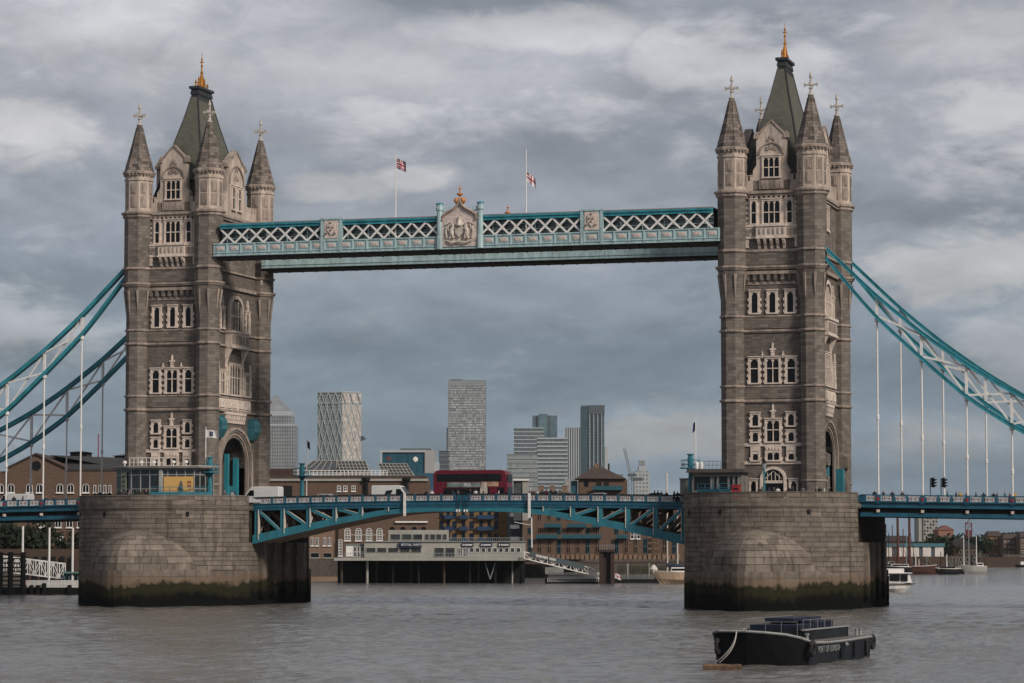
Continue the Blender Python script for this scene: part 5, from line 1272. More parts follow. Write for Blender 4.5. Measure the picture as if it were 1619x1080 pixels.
# --- traffic lights on the right side span
for u, lab in ((1471, 'black traffic light on a pole, left one of the pair right of the tower'), (1488, 'black traffic light on a pole, right one of the pair right of the tower')):
    x = onY(u, 780, 4).x; z = sr(x); t_ = thing('traffic_light', (x, 4, z), lab, 'traffic light')
    f = MB(); f.lathe(0, 0, [(.07, 0), (.06, 3.6)], 8); f.build('pole', TEALD, t_)
    f = MB(); f.box(.12, .42, -.2, .2, 2.4, 3.6); f.box(.42, .46, -.3, .3, 2.3, 3.7); h_ = f.build('signal_head', DARK, t_)
    for k in range(3): f = MB(); f.prism([(.46, 3.48-k*.38), (.85, 3.42-k*.38), (.85, 3.36-k*.38), (.5, 3.16-k*.38), (.46, 3.16-k*.38)], -.16, .16, 'y'); f.build('visor', DARK, h_)
# small wire at the right end of the walkway
# ================================================================== background: frame along the view
def RZ(u, v, d):
    r = (u-809.5)/FPX; q = (540-v)/FPX; fw = cos(PITCH)-q*sin(PITCH); up = sin(PITCH)+q*cos(PITCH)
    return r/fw*d, CAM.z+up/fw*d
def place(r, d, z=0.0):
    return (CAM.x+cos(YAW)*r-sin(YAW)*d, CAM.y+sin(YAW)*r+cos(YAW)*d, z)
class BG:
    """a thing standing d metres from the viewer; local x to the right, y away, z up"""
    def __init__(s, name, label, cat, u, d, zb=4.6, group=None, turn=0.0):
        s.d = d; s.r0 = RZ(u, 862, d)[0]; s.zb = zb
        s.root = thing(name, place(s.r0, d, zb), label, cat, group, YAW+turn); s.off = (0, 0, zb)
    def x(s, u, v=800, dy=0.0): return RZ(u, v, s.d+dy)[0]-s.r0
    def z(s, v, dy=0.0): return RZ(809.5, v, s.d+dy)[1]
    def part(s, name, f, m, parent=None): return f.build(name, m, parent or s.root, s.off)
    def box(s, name, u0, u1, v0, v1, y0, y1, m, parent=None, zb=None):
        f = MB(); vm = (v0+v1)/2; f.box(s.x(u0, vm, y0), s.x(u1, vm, y0), y0, y1, s.z(v1, y0) if zb is None else zb, s.z(v0, y0)); return s.part(name, f, m, parent)
    def window(s, u0, u1, v0, v1, y, frame, bars=(1, 1), arch=False, glass=None, sill=True, fw=.09):
        a, b, z0, z1 = s.x(u0, v0, y), s.x(u1, v0, y), s.z(v1, y), s.z(v0, y); f = MB(); nx, nz = bars
        def ol(g):
            if not arch: return [(a+g, z0+g), (b-g, z0+g), (b-g, z1-g), (a+g, z1-g)]
            h = (b-a)/2-g; return [(a+g, z0+g), (b-g, z0+g)]+[((a+b)/2+h*cos(pi*k/8), z1-(b-a)/2+h*sin(pi*k/8)) for k in range(9)]
        o_, i_ = ol(0), ol(fw); n = len(o_)
        for k in range(n):
            p, q, r_, t_ = o_[k], o_[(k+1) % n], i_[(k+1) % n], i_[k]
            f.prism([p, q, r_, t_], y-.16, y+.02, 'y')
        for k in range(1, nx): x = a+(b-a)*k/nx; f.box(x-.05, x+.05, y-.13, y, z0+fw, z1-fw-(.2 if arch else 0))
        for k in range(1, nz): zz = z0+(z1-z0)*k/nz; f.box(a+fw, b-fw, y-.12, y, zz-.05, zz+.05)
        if sill: f.box(a-.15, b+.15, y-.3, y, z0-.18, z0)
        w_ = s.part('window', f, frame); g = MB(); g.prism(i_, y-.05, y-.01, 'y'); s.part('pane', g, glass or GLASS, w_)
        return w_
def facade(name, c1, c2, cm, w, h, mortar, bias=0.0, rough=.35):
    m, t, b = newmat(name); tc = t.n('ShaderNodeTexCoord'); s = t.n('ShaderNodeSeparateXYZ'); t.l(tc.outputs['Object'], s.inputs[0])
    vec = t.comb(t.math('ADD', s.outputs[0], s.outputs[1]), s.outputs[2], 0.0); br = t.n('ShaderNodeTexBrick'); t.l(vec, br.inputs['Vector'])
    br.offset = 0; br.inputs['Scale'].default_value = 1; br.inputs['Brick Width'].default_value = w; br.inputs['Row Height'].default_value = h; br.inputs['Mortar Size'].default_value = mortar
    br.inputs['Mortar Smooth'].default_value = .1; br.inputs['Bias'].default_value = bias
    br.inputs['Color1'].default_value = (*c1, 1); br.inputs['Color2'].default_value = (*c2, 1); br.inputs['Mortar'].default_value = (*cm, 1)
    n = t.noise(tc.outputs['Object'], .05, 4, .6); c = t.mix(t.math('MULTIPLY', t.sstep(n, .4, .65), .35), br.outputs['Color'], [x*1.6+.01 for x in c1])
    t.l(c, b.inputs['Base Color']); b.inputs['Roughness'].default_value = rough; return m
# ---------------------------------------------------------------- far towers
def slab_tower(name, label, u0, u1, vt, d, depth, body, bands=None, nb=0, bh=.8, mull=None, nm=0, vtop2=None, mw=.5, group='far office and flat towers'):
    g = BG(name, label, 'tower', (u0+u1)/2, d, 0, group)
    x0, x1, zt = g.x(u0, vt), g.x(u1, vt), g.z(vt)
    f = MB(); f.box(x0, x1, 0, depth, 0, zt); g.part('body', f, body)
    if bands:
        f = MB(); st = zt/nb
        for k in range(1, nb+1): f.box(x0-.5, x1+.5, -.6, depth+.6, st*k-bh, st*k)
        stuff(g.part('floor_band', f, bands))
    if mull:
        f = MB()
        for k in range(nm+1): x = x0+(x1-x0)*k/nm; f.box(x-mw/2, x+mw/2, -.75, 0, 0, zt)
        stuff(g.part('mullion', f, mull))
    return g, x0, x1, zt
PALE = mat('pale_cladding', (.34, .365, .375), .6, .08, .02); MIDG = mat('mid_grey_cladding', (.22, .24, .245), .6, .08, .02); DKG = mat('dark_grey_cladding', (.07, .085, .095), .5, .1, .02)
fm1 = facade('steel_grid', (.035, .04, .045), (.06, .065, .07), (.24, .25, .25), 3.3, 4.6, 1.0)
g = BG('pyramid_tower', 'grey office tower with a pyramid roof beside the left tower', 'tower', 432, 3800, 0, 'far office and flat towers')
for (a, b, v, dp) in ((398, 466, 671, 0), (403.5, 460.5, 650, 4)):
    f = MB(); f.box(g.x(a), g.x(b), dp, 57-dp, 0, g.z(v)); g.part('shaft', f, fm1)
    f = MB(); f.box(g.x(a)-.4, g.x(b)+.4, dp-.5, 57.5-dp, g.z(v)-6 if dp else g.z(v)-2, g.z(v)+.5); g.part('cornice', f, PALE)
f = MB(); a, b, zt = g.x(405), g.x(459), g.z(649); f.loft([[(a, 6, zt), (b, 6, zt), (b, 51, zt), (a, 51, zt)], [(-.6, 28, g.z(622.5)), (.6, 28, g.z(622.5)), (.6, 29, g.z(622.5)), (-.6, 29, g.z(622.5))]]); g.part('pyramid_roof', f, facade('pyramid_steel', (.21, .22, .225), (.18, .19, .195), (.14, .15, .155), 4, 2.2, .25))
f = MB(); f.tube([(0, 28.5, g.z(624)), (0, 28.5, g.z(619))], .5, 5); g.part('beacon', f, PALE)
# diagrid tower
g = BG('diagrid_tower', 'pale flat tower wrapped in a white diamond lattice', 'tower', 535, 3500, 0, 'far office and flat towers')
xa, xm, xb, zt = g.x(500.7), g.x(540), g.x(570), g.z(619)
f = MB(); f.prism([(xa, 6), (xm, 0), (xb-1, 10), (xb-1, 38), (xa, 38)], 0, zt-1); g.part('body', f, facade('diagrid_glass', (.09, .115, .115), (.20, .22, .215), (.26, .28, .275), 2.6, 3.4, .35))
f = MB(); f.prism([(xm+.5, -.5), (xb, 9.5), (xb, 12), (xm+.5, 3)], 0, zt); g.part('bright_face', f, facade('diagrid_panels', (.24, .21, .185), (.56, .50, .44), (.36, .34, .31), 3.0, 4.2, .3, 0))
f = MB()
def dia(xl, yl, xr, yr, n):
    H = 27; top = zt-14; w_ = (xr-xl)/n
    for k in range(-12, n+12):
        for sgn in (1, -1):
            z = 0
            # straight members climbing one bay per 27 m
            x0_ = xl+w_*k; x1_ = x0_+sgn*w_*top/H
            lo_t, hi_t = 0, 1
            dx = x1_-x0_
            t0, t1 = sorted(((xl-x0_)/dx, (xr-x0_)/dx)); t0 = max(0, t0); t1 = min(1, t1)
            if t1-t0 < .02: continue
            P = lambda q: (x0_+dx*q, yl+(yr-yl)*((x0_+dx*q-xl)/(xr-xl))-.9, top*q)
            f.bar(P(t0), P(t1), .9, .9)
dia(xa, 6, xm, 0, 4); dia(xm, 0, xb, 10, 3)
stuff(g.part('diagrid', f, PALE))
f = MB()
for k in range(6):
    x = xa+(xb-xa)*(k+.5)/6; w_ = (xb-xa)/12; y = (6-6*min(1, (x-xa)/(xm-xa)) if x < xm else 10*(x-xm)/(xb-xm))-1.2
    f.bar((x-w_, y, zt-14), (x, y, zt-1), .9, .9); f.bar((x+w_, y, zt-14), (x, y, zt-1), .9, .9)
f.bar((xa, 5, zt-14), (xm, -1, zt-14), 1, 1.2); f.bar((xm, -1, zt-14), (xb, 9, zt-14), 1, 1.2); f.bar((xa, 5, zt-.6), (xm, -1, zt-.6), 1, 1.5); f.bar((xm, -1, zt-.6), (xb, 9, zt-.6), 1, 1.5)
g.part('crown', f, PALE)
f = MB(); f.box(xb, xb+3.5, 8, 14, g.z(696), g.z(689)); f.box(xb, xb+6, 8, 14, g.z(694), g.z(692)); g.part('hoist', f, DKG)
# white framed glass building
g = BG('glass_office', 'white framed blue glass office block behind the glass roofed sheds', 'building', 643, 1500, 4.6)
x0, x1, x2, zt = g.x(601), g.x(673), g.x(687), g.z(711.5)
f = MB(); f.box(x0+1, x1-.5, .5, 30, 4.6, zt-1); g.part('curtain_wall', f, facade('office_glass', (.008, .045, .07), (.02, .085, .115), (.014, .06, .08), 1.7, 4.1, .06, 0, .15))
f = MB(); f.box(x0, x0+1.0, -.6, 30, 4.6, zt-1.2); f.box(x0, x1, -.6, 30, zt-1.2, zt); g.part('white_frame', f, PALE)
f = MB(); f.box(x1-.5, x2, -.5, 30, 12, zt-.02); g.part('stair_wall', f, mat('warm_cladding', (.30, .285, .275), .6, .06, .1))
f = MB(); f.box(g.x(632), g.x(680), 6, 24, zt, zt+1.0); g.part('plant_screen', f, DKG)
f = MB(); f.lathe(x1-5.4, -.1, [(.02, zt-6.5), (1.2, zt-5.6), (1.4, zt-4.8), (1.0, zt-4.0), (.02, zt-3.4)], 10, sy=.15); g.part('emblem', f, WHITE)
f = MB(); f.box(x0+3.2, x0+5.6, .2, .45, zt-5.6, zt-3.4); g.part('emblem', f, mat('dim_red_sign', (.10, .035, .045), .6, .1))
g, *_ = slab_tower('dark_office', 'dark narrow block left of the tall grey slab tower', 694, 709, 712, 2600, 25, DKG, MIDG, 22, .5)
g, *_ = slab_tower('dark_office', 'thin dark block just behind the tall grey slab tower', 706, 712, 676, 3500, 25, DKG)
g = BG('hoarding_building', 'low blue and white building left of the red bus', 'building', 690, 1200, 4.6)
g.box('wall', 668, 700, 748, 800, 0, 14, mat('hoarding_blue', (.02, .08, .14), .6, .3, .3), zb=4.6); g.box('upper_wall', 686, 694, 731, 747, 2, 12, PALE)
# tall slab
pm = facade('slab_panes', (.15, .16, .165), (.55, .55, .53), (.22, .225, .225), 2.1, 3.3, .28, -.05, .3)
g, x0, x1, zt = slab_tower('slab_tower', 'tallest far tower, a plain grey slab of pale window panes', 708.8, 767.6, 601, 3300, 30, pm, MIDG, 68, .45)
f = MB(); f.box(x0-.3, x1+.3, -.4, 30.4, zt-7, zt); g.part('crown', f, MIDG); f = MB(); f.box(x0+2, x0+16, 5, 20, zt, zt+1.2); g.part('plant', f, DKG)
cl = facade('flat_glass', (.04, .06, .07), (.12, .15, .16), (.13, .15, .155), 2.4, 3.3, .3)
slab_tower('flat_tower', 'far flat tower with white floor lines, left of the cluster', 813, 860, 676, 3200, 30, cl, PALE, 32, 1.1)
g, x0, x1, zt = slab_tower('glass_tower', 'blue glass tower behind the cluster of flats', 842, 881, 657, 3700, 40, facade('blue_tower_glass', (.06, .10, .12), (.10, .15, .17), (.075, .115, .13), 3.2, 3.6, .2), None, 0)
f = MB(); f.box(x0+20, x0+23, -2, 0, 0, zt); f.box(x0+6, x0+7.2, -2, 0, 0, zt); g.part('fin', f, DKG)
f = MB(); f.box(x0+7.5, x0+19.5, -3, 30, 0, zt+2); g.part('bay', f, facade('blue_tower_bay', (.07, .13, .15), (.12, .18, .2), (.07, .11, .13), 3.2, 3.6, .2))
slab_tower('flat_tower', 'far flat tower with close white floor lines, in front of the cluster', 850, 897, 692, 3000, 30, cl, PALE, 29, 1.5)
slab_tower('flat_block', 'low pale far block of flats right behind the bus', 802, 850, 718, 2700, 30, facade('pale_flats', (.14, .16, .155), (.27, .29, .275), (.24, .26, .25), 3.2, 3.0, .35), MIDG, 22, .5)
slab_tower('striped_tower', 'white far tower with upright dark stripes', 893, 918, 676, 3500, 30, mat('stripe_dark', (.06, .075, .085), .5, .1, .05), None, 0, .8, PALE, 7, mw=1.5)
g, x0, x1, zt = slab_tower('glass_tower', 'tall dark glass tower at the right of the far cluster', 918.7, 955.5, 641, 3300, 30, facade('dark_tower_glass', (.02, .05, .06), (.07, .115, .13), (.12, .16, .17), 2.6, 3.5, .35), None, 0)
f = MB(); f.box(x0+8.5, x1+.3, -1.5, 31, zt-10, zt+.2); g.part('crown', f, DKG); f = MB(); f.box(x0-.2, x0+6, -1.2, 31, 0, zt-2); g.part('side_bay', f, facade('side_bay_glass', (.02, .045, .055), (.05, .085, .1), (.04, .07, .08), 2.6, 3.5, .3))
f = MB(); 
for k in range(4): f.box(x0+9+k*4.6, x0+10.2+k*4.6, -2.2, -1, 0, zt-10)
g.part('fin', f, MIDG)
slab_tower('sail_block', 'slim pale far block right beside the dark glass tower', 956, 961.5, 706, 3300, 20, PALE)
slab_tower('flat_block', 'stepped pale far flats right of the crane', 1003, 1027, 745, 2200, 24, facade('stepped_flats', (.07, .085, .09), (.14, .155, .155), (.36, .37, .36), 2.6, 3.0, .8), None, 0)
g = BG('flat_block', 'upper stage of far flats with twin plant boxes on top', 'tower', 1014, 2230, 0, 'far office and flat towers')
f = MB(); f.box(g.x(1010), g.x(1022), 0, 18, 0, g.z(737)); g.part('body', f, PALE); f = MB(); f.box(g.x(1010.8), g.x(1015), 2, 10, g.z(737), g.z(728)); f.box(g.x(1016), g.x(1020.5), 2, 10, g.z(737), g.z(728)); g.part('plant', f, MIDG)
slab_tower('flat_block', 'low far houses behind the hip roofed house, left part', 893, 921, 757, 1900, 20, facade('low_far_a', (.16, .15, .14), (.32, .30, .28), (.25, .24, .23), 2.5, 3, .5), None, 0)
slab_tower('flat_block', 'tall narrow far flats just right of the hip roof', 976, 985, 750, 1900, 20, facade('low_far_b', (.08, .09, .095), (.2, .21, .21), (.16, .17, .17), 2.0, 3, .3), None, 0)
g = BG('tower_crane', 'thin grey crane leaning left beside the far flats', 'crane', 997, 2000, 4.6)
f = MB()
def lat(p, q, w_, n):
    p = Vector(p); q = Vector(q); sx_ = Vector((w_, 0, 0))
    f.tube([p-sx_, q-sx_], .28, 4); f.tube([p+sx_, q+sx_], .28, 4)
    for k in range(n): a = p+(q-p)*k/n; b = p+(q-p)*(k+1)/n; f.tube([a-sx_, b+sx_], .2, 4)
lat((0, 0, 4.6), (0, 0, g.z(750)), 1.0, 12); g.part('mast', f, MIDG); f = MB(); lat((0, 0, g.z(750)), (g.x(987.5), 0, g.z(709)), .7, 10); g.part('jib', f, MIDG)
f = MB(); f.box(-2, 4, -1, 1, g.z(753), g.z(749)); f.box(g.x(998), g.x(1016), 0, 6, g.z(760), g.z(755)); g.part('machinery', f, DKG)
# ---------------------------------------------------------------- middle distance
BRICK = masonry('brown_brick', (.13, .076, .051), (.088, .052, .037), (.12, .095, .075), .6, .2, .02, .2, .25, (.04, .03, .025), .35)
BRICKL = masonry('light_brick', (.22, .138, .092), (.16, .1, .068), (.17, .13, .10), .6, .2, .02, .2, .25, (.07, .05, .04), .3)
BRICKY = masonry('yellow_brick', (.20, .115, .05), (.14, .078, .036), (.16, .11, .06), .6, .2, .02, .2, .3, (.06, .045, .03), .35)
BRICKD = masonry('dark_brick', (.085, .052, .038), (.055, .036, .028), (.06, .05, .042), .6, .2, .02, .2, .3, (.02, .018, .016), .4)
ROOFD = mat('dark_tiles', (.035, .032, .032), .8, .25, .4); ROOFB = mat('brown_tiles', (.06, .042, .034), .85, .3, .5); BLUEB = mat('blue_ironwork', (.014, .04, .085), .5, .2); TEALI = mat('teal_ironwork', (.014, .075, .10), .5, .2); CONC = mat('pale_render', (.30, .285, .255), .8, .15, .3)
FOLI = mat('foliage', (.015, .022, .010), .9, .45, .5); TRUNK = mat('bark', (.05, .038, .028), .9, .3)
def tree(u, vb, vt, d, wid, label, zb=4.6, dens=900):
    g = BG('tree', label, 'tree', u, d, zb, 'trees on the far banks'); zt = g.z(vt); h = zt-zb; R = wid/2
    f = MB(); f.tube([(0, 0, zb-.3), (.1, 0, zb+h*.3), (-.1, .1, zb+h*.6)], [h*.045, h*.035, h*.015], 7)
    for k in range(5): a = k*1.3; f.tube([(0, 0, zb+h*(.25+.05*k)), (R*.6*cos(a), R*.6*sin(a), zb+h*(.5+.06*k))], [h*.02, h*.008], 5)
    g.part('trunk', f, TRUNK)
    f = MB(); cl_ = []
    for k in range(11):
        a = random.uniform(0, 2*pi); e = random.uniform(.0, 1); rr = R*.68*sqrt(random.random())
        cl_.append((rr*cos(a), rr*sin(a), zb+h*(.34+.5*e), R*random.uniform(.26, .5)))
    for k in range(dens):
        cx_, cy_, cz_, cr = random.choice(cl_); v = Vector((random.gauss(0, 1), random.gauss(0, 1), random.gauss(0, .9))).normalized()*cr*random.uniform(.75, 1.05)
        n_ = Vector((random.gauss(0, 1), random.gauss(0, 1), random.gauss(0, 1))).normalized(); t_ = n_.orthogonal().normalized(); b_ = n_.cross(t_); s_ = random.uniform(.35, .75)*max(.6, R/6)
        c = Vector((cx_, cy_, min(cz_+v.z, zt)))+Vector((v.x, v.y, 0))
        f.add([tuple(c+t_*s_), tuple(c+b_*s_*.6), tuple(c-t_*s_), tuple(c-b_*s_*.6)], [(0, 1, 2, 3)])
    stuff(g.part('crown', f, FOLI)); return g
# --- brick hall with a gable on the left bank
g = BG('brick_hall', 'brown brick hall with a gable and round window left of the left tower', 'building', 60, 560)
zt = g.z(737); f = MB(); ga = [(g.x(12), 4.6), (g.x(103), 4.6), (g.x(103), g.z(737)), (g.x(56), g.z(716.5)), (g.x(12), g.z(737))]
f.prism(ga, 0, 24, 'y'); f.box(g.x(-60), g.x(12), .8, 24, 4.6, g.z(745)); f.box(g.x(103), g.x(215), 1.2, 24, 4.6, g.z(744)); g.part('wall', f, BRICK)
f = MB()
for s, ue in ((-1, 10), (1, 105)):
    f.add([(g.x(ue), -.4, g.z(738.5)), (g.x(56), -.4, g.z(716)), (g.x(56), 24, g.z(716)), (g.x(ue), 24, g.z(738.5)), (g.x(ue), -.4, g.z(741)), (g.x(56), -.4, g.z(718.5)), (g.x(56), 24, g.z(718.5)), (g.x(ue), 24, g.z(741))], [(0, 1, 2, 3), (4, 5, 6, 7), (0, 1, 5, 4), (0, 3, 7, 4), (1, 2, 6, 5), (2, 3, 7, 6)])
r_ = g.part('roof', f, ROOFB)
f = MB(); f.loft([[(g.x(70), 6, g.z(718)), (g.x(215), 6, g.z(744)), (g.x(215), 24, g.z(744)), (g.x(70), 24, g.z(718))], [(g.x(70), 13, g.z(720)), (g.x(215), 13, g.z(722)), (g.x(215), 20, g.z(722)), (g.x(70), 20, g.z(720))]]); f.box(g.x(100), g.x(215), 1.0, 8, g.z(744), g.z(741)); f.loft([[(g.x(103), 1.0, g.z(742)), (g.x(215), 1.0, g.z(742)), (g.x(215), 14, g.z(722)), (g.x(60), 14, g.z(718))], [(g.x(103), 1.2, g.z(744)), (g.x(215), 1.2, g.z(744)), (g.x(215), 14, g.z(728)), (g.x(60), 14, g.z(724))]]); g.part('long_roof', f, ROOFD)
for a, b, v0, v1, vp in ((91, 127, 721, 712, 709.5), (163, 202, 722, 718, 714.5)):
    f = MB(); f.box(g.x(a+4), g.x(b-4), 12, 18, g.z(724), g.z(v1)); f.loft([[(g.x(a), 11, g.z(v1)), (g.x(b), 11, g.z(v1)), (g.x(b), 19, g.z(v1)), (g.x(a), 19, g.z(v1))], [(g.x((a+b)/2)-.4, 14.8, g.z(vp)), (g.x((a+b)/2)+.4, 14.8, g.z(vp)), (g.x((a+b)/2)+.4, 15.2, g.z(vp)), (g.x((a+b)/2)-.4, 15.2, g.z(vp))]]); g.part('roof_lantern', f, ROOFD)
f = MB(); c = (g.x(56.5), g.z(736.5)); f.prism([(c[0]+.95*cos(2*pi*k/16), c[1]+.95*sin(2*pi*k/16)) for k in range(16)], -.06, .02, 'y'); g.part('round_window', f, GLASS)
for u in (1, 18, 47, 63, 95, 112, 136): g.window(u-5.5, u+5, 765, 779, -.02 if 12 < u < 100 else (.78 if u < 12 else 1.18), WHITE, (2, 1), True)
for u in (150, 158, 166, 174): g.window(u-2, u+2, 767, 779, 1.18, WHITE, (1, 1))
for u in (25+40, 92, 110, 127): g.window(u-5, u+5, 824, 834, -.02 if u < 100 else 1.18, WHITE, (2, 1))
g.window(91, 100, 848, 858, -.02, WHITE, (2, 2))
g = BG('far_chimney', 'thin pink far mast above the brick hall roof', 'mast', 154, 1500); f = MB(); f.tube([(0, 0, 4.6), (0, 0, g.z(686))], [.5, .35], 6); g.part('pole', f, mat('pink_mast', (.22, .07, .09), .6, .1))
for u, vb, vt, w_ in ((8, 900, 828, 12), (30, 900, 826, 13), (52, 898, 836, 10), (118, 890, 842, 8)): tree(u, vb, vt, 535, w_, 'dark tree under the left side span, %s' % {8: 'leftmost one', 30: 'second from the left', 52: 'third from the left', 118: 'small one beside the left pier'}[u])
g = BG('quay_wall', 'dark brick quay wall behind the left landing stage', 'wall', 60, 500, 0); g.box('wall', -60, 128, 868, 905, 0, 2, BRICKD, zb=-1)
f = MB()
for k in range(12): x = g.x(-40+k*14); f.box(x-.35, x+.35, -.5, 0, -1, g.z(880))
g.part('fender', f, DARK)
# --- left landing stage with its white gangway
g = BG('landing_stage', 'floating landing stage with white rails left of the left pier', 'pontoon', 60, 462, 0)
g.box('float', -40, 130, 929, 939, 0, 9, DARK, zb=-.4)
f = MB(); z0, z1 = g.z(929), g.z(918)
for k in range(40): x = g.x(42)+k*(g.x(130)-g.x(42))/39; f.box(x-.09, x+.09, -.05, .05, z0, z1)
for z in (z0+.1, (z0+z1)/2, z1): f.box(g.x(42), g.x(130), -.06, .06, z-.05, z+.05)
stuff(g.part('guard_rail', f, WHITE))
for u in (41, 52, 62, 72, 112): f = MB(); x = g.x(u); f.box(x-.3, x+.3, -.5, -.1, -.4, g.z(925 if u != 72 else 922)); g.part('fender', f, DARK)
g2 = BG('ticket_hut', 'small green hut on the left landing stage', 'hut', 113, 465, 2.0); f = MB(); f.box(g2.x(101), g2.x(126), 1, 5, g2.z(930), g2.z(907)); g2.part('wall', f, mat('hut_green', (.06, .13, .12), .7, .2)); f = MB(); f.box(g2.x(99), g2.x(128), .5, 5.5, g2.z(907), g2.z(904.5)); g2.part('roof', f, mat('hut_roof', (.09, .17, .16), .7, .2))
for k in range(3): f = MB(); f.box(g2.x(104+k*7), g2.x(108+k*7), .9, 1.02, g2.z(921), g2.z(911)); g2.part('window', f, GLASS)
g3 = BG('life_ring', 'red life buoy box on the left landing stage', 'box', 38.5, 461, 2.0); f = MB(); f.box(g3.x(35.5), g3.x(41.5), 0, .5, g3.z(928), g3.z(917)); f.box(g3.x(36.5), g3.x(40.5), -.05, 0, g3.z(926), g3.z(919), 1); g3.part('box', f, [mat('buoy_red', (.33, .03, .035), .6, .1), WHITE])
def gangway(name, label, ua, va, ub, vb, d, hpx, m, n, dep=2.2, deck=True):
    g = BG(name, label, 'gangway', (ua+ub)/2, d, 2.0)
    for y in (0, dep):
        p0, p1 = Vector((g.x(ua), y, g.z(va))), Vector((g.x(ub), y, g.z(vb))); up = Vector((0, 0, hpx*d/FPX))
        for a, b in ((p0, p1), (p0+up, p1+up)): f = MB(); f.bar(a, b, .16, .2); g.part('chord', f, m)
        for k in range(n+1): c = p0+(p1-p0)*k/n; f = MB(); f.bar(c, c+up, .12); g.part('post', f, m)
        for k in range(n):
            a = p0+(p1-p0)*k/n; b = p0+(p1-p0)*(k+1)/n; f = MB(); 
            f.bar(a if k % 2 else a+up, b+up if k % 2 else b, .1); g.part('brace', f, m)
    f = MB(); f.loft([[(p.x, 0.1, p.z), (p.x, dep-.1, p.z), (p.x, dep-.1, p.z+.1), (p.x, .1, p.z+.1)] for p in (Vector((g.x(ua), 0, g.z(va))), Vector((g.x(ub), 0, g.z(vb))))]); g.part('deck', f, MIDG)
    return g
gangway('white_gangway', 'white lattice gangway sloping down to the left landing stage', -30, 899, 101, 915, 470, 23.5, WHITE, 14)
for u, lab in ((6, 'black mooring pile at the left edge, wider one'), (27, 'black mooring pile with ladder beside the white gangway')):
    g = BG('mooring_pile', lab, 'pile', u, 458, 0)
    f = MB()
    for e in ((-1.0, 1.0) if u > 10 else (-.5, 1.1)): f.lathe(e, 0, [(.42, -1), (.42, g.z(873))], 8)
    for k in range(9): z = .8+k*.7; f.box(-1.0, 1.0, -.15, .15, z, z+.22)
    g.part('timber', f, DARK)
for u, v0, lab in ((36, 832, 'first white pole from the left below the side span'), (78, 834, 'second white pole from the left below the side span'), (115, 835, 'third white pole beside the left pier')):
    g = BG('mooring_pole', lab, 'pole', u, 466, 0); f = MB(); f.lathe(0, 0, [(.2, -1), (.16, g.z(v0))], 8); g.part('pole', f, WHITE)
# --- brick house by the left pier and long warehouse with glass roofs
g = BG('brick_warehouse', 'light brick warehouse with arched ground windows right of the left pier', 'building', 520, 690)
g.box('wall', 440, 535, 790, 890, 0, 20, BRICKL, zb=4.6)
for u in (494, 501.5, 513, 521): g.window(u-2.5, u+2.5, 850, 863, 0, WHITE, (2, 1)); g.window(u-2.5, u+2.5, 815, 832, 0, WHITE, (2, 1))
for u in (498, 518): g.window(u-7, u+7, 874, 882, 0, CONC, (1, 1), False)
g.box('river_stair', 488, 535, 883, 912, -6, 0, WALLST, zb=-1)
g = BG('glass_roofed_shed', 'long brown brick building with glazed ridge roofs behind the vans', 'building', 560, 722)
g.box('wall', 425, 676, 756, 880, 0, 24, BRICK, zb=4.6); g.box('cornice', 424, 677, 757, 760.5, -.5, 0, CONC); g.box('parapet', 424, 674, 752, 757, -.2, 23, ROOFB)
for u in (536, 546, 559): g.window(u-3.2, u+3.2, 768, 777, 0, WHITE, (2, 2), fw=.14)
for u in (579, 643):
    f = MB(); f.lathe(g.x(u), -.5, [(.5, 6), (.5, g.z(762)), (1.0, g.z(759)), (1.0, g.z(755))], 8); g.part('downpipe', f, DARK)
SLG = mat('skylight_glass', (.035, .037, .035), .2, .3, .3, spec=.5); SBAR = mat('skylight_bar', (.30, .285, .255), .6, .1)
def skylight(ua, ub, ut0, ut1, vt, vb, n, rows, y0=2.0, dep=12):
    f = MB(); P = lambda q, r_: (g.x(ua+(ut0-ua)*r_)+((g.x(ub+(ut1-ub)*r_))-(g.x(ua+(ut0-ua)*r_)))*q, y0+dep/2*r_, g.z(vb)+(g.z(vt)-g.z(vb))*r_)
    f.add([P(0, 0), P(1, 0), P(1, 1), P(0, 1), (g.x(ub), y0+dep, g.z(vb)), (g.x(ua), y0+dep, g.z(vb))], [(0, 1, 2, 3), (1, 4, 2), (3, 2, 4, 5), (0, 3, 5)]); s_ = g.part('skylight', f, SLG)
    f = MB()
    for k in range(n+1): f.bar(Vector(P(k/n, 0))+Vector((0, -.06, .06)), Vector(P(k/n, 1))+Vector((0, -.06, .06)), .14, .16)
    for r_ in range(rows+1): f.bar(Vector(P(0, r_/rows))+Vector((0, -.08, .08)), Vector(P(1, r_/rows))+Vector((0, -.08, .08)), .14, .16)
    for q in (.33, .66): f.bar((g.x(ub)+(P(1, 1)[0]-g.x(ub))*q, y0+dep*q*.5, g.z(vb)+(g.z(vt)-g.z(vb))*q), (g.x(ub)+.2, y0+dep*q*.5+1.5, g.z(vb)), .14)
    g.part('glazing_bar', f, SBAR, s_)
skylight(540, 586, 530, 575, 728, 754, 8, 5); skylight(608, 656, 595, 641, 732, 756, 8, 5)
skylight(468, 540, 488, 534, 726, 744, 6, 1, 8, 14)
f = MB(); z0, z1 = g.z(753), g.z(743.5)
for k in range(24): x = g.x(470)+k*(g.x(612)-g.x(470))/23; f.box(x-.08, x+.08, 1.2, 1.35, z0, z1)
for z in (z0+.4, z0+.9, z1): f.box(g.x(470), g.x(612), 1.18, 1.36, z-.06, z+.06)
stuff(g.part('terrace_rail', f, WHITE))
g.box('plant_room', 425, 463, 741, 756, 2, 10, mat('maroon_cladding', (.05, .025, .022), .8, .2)); g.box('plant_box', 463, 489, 743, 754, 3, 8, CONC)
g.box('dark_opening', 446, 462, 768, 790, -.08, .3, DARK)
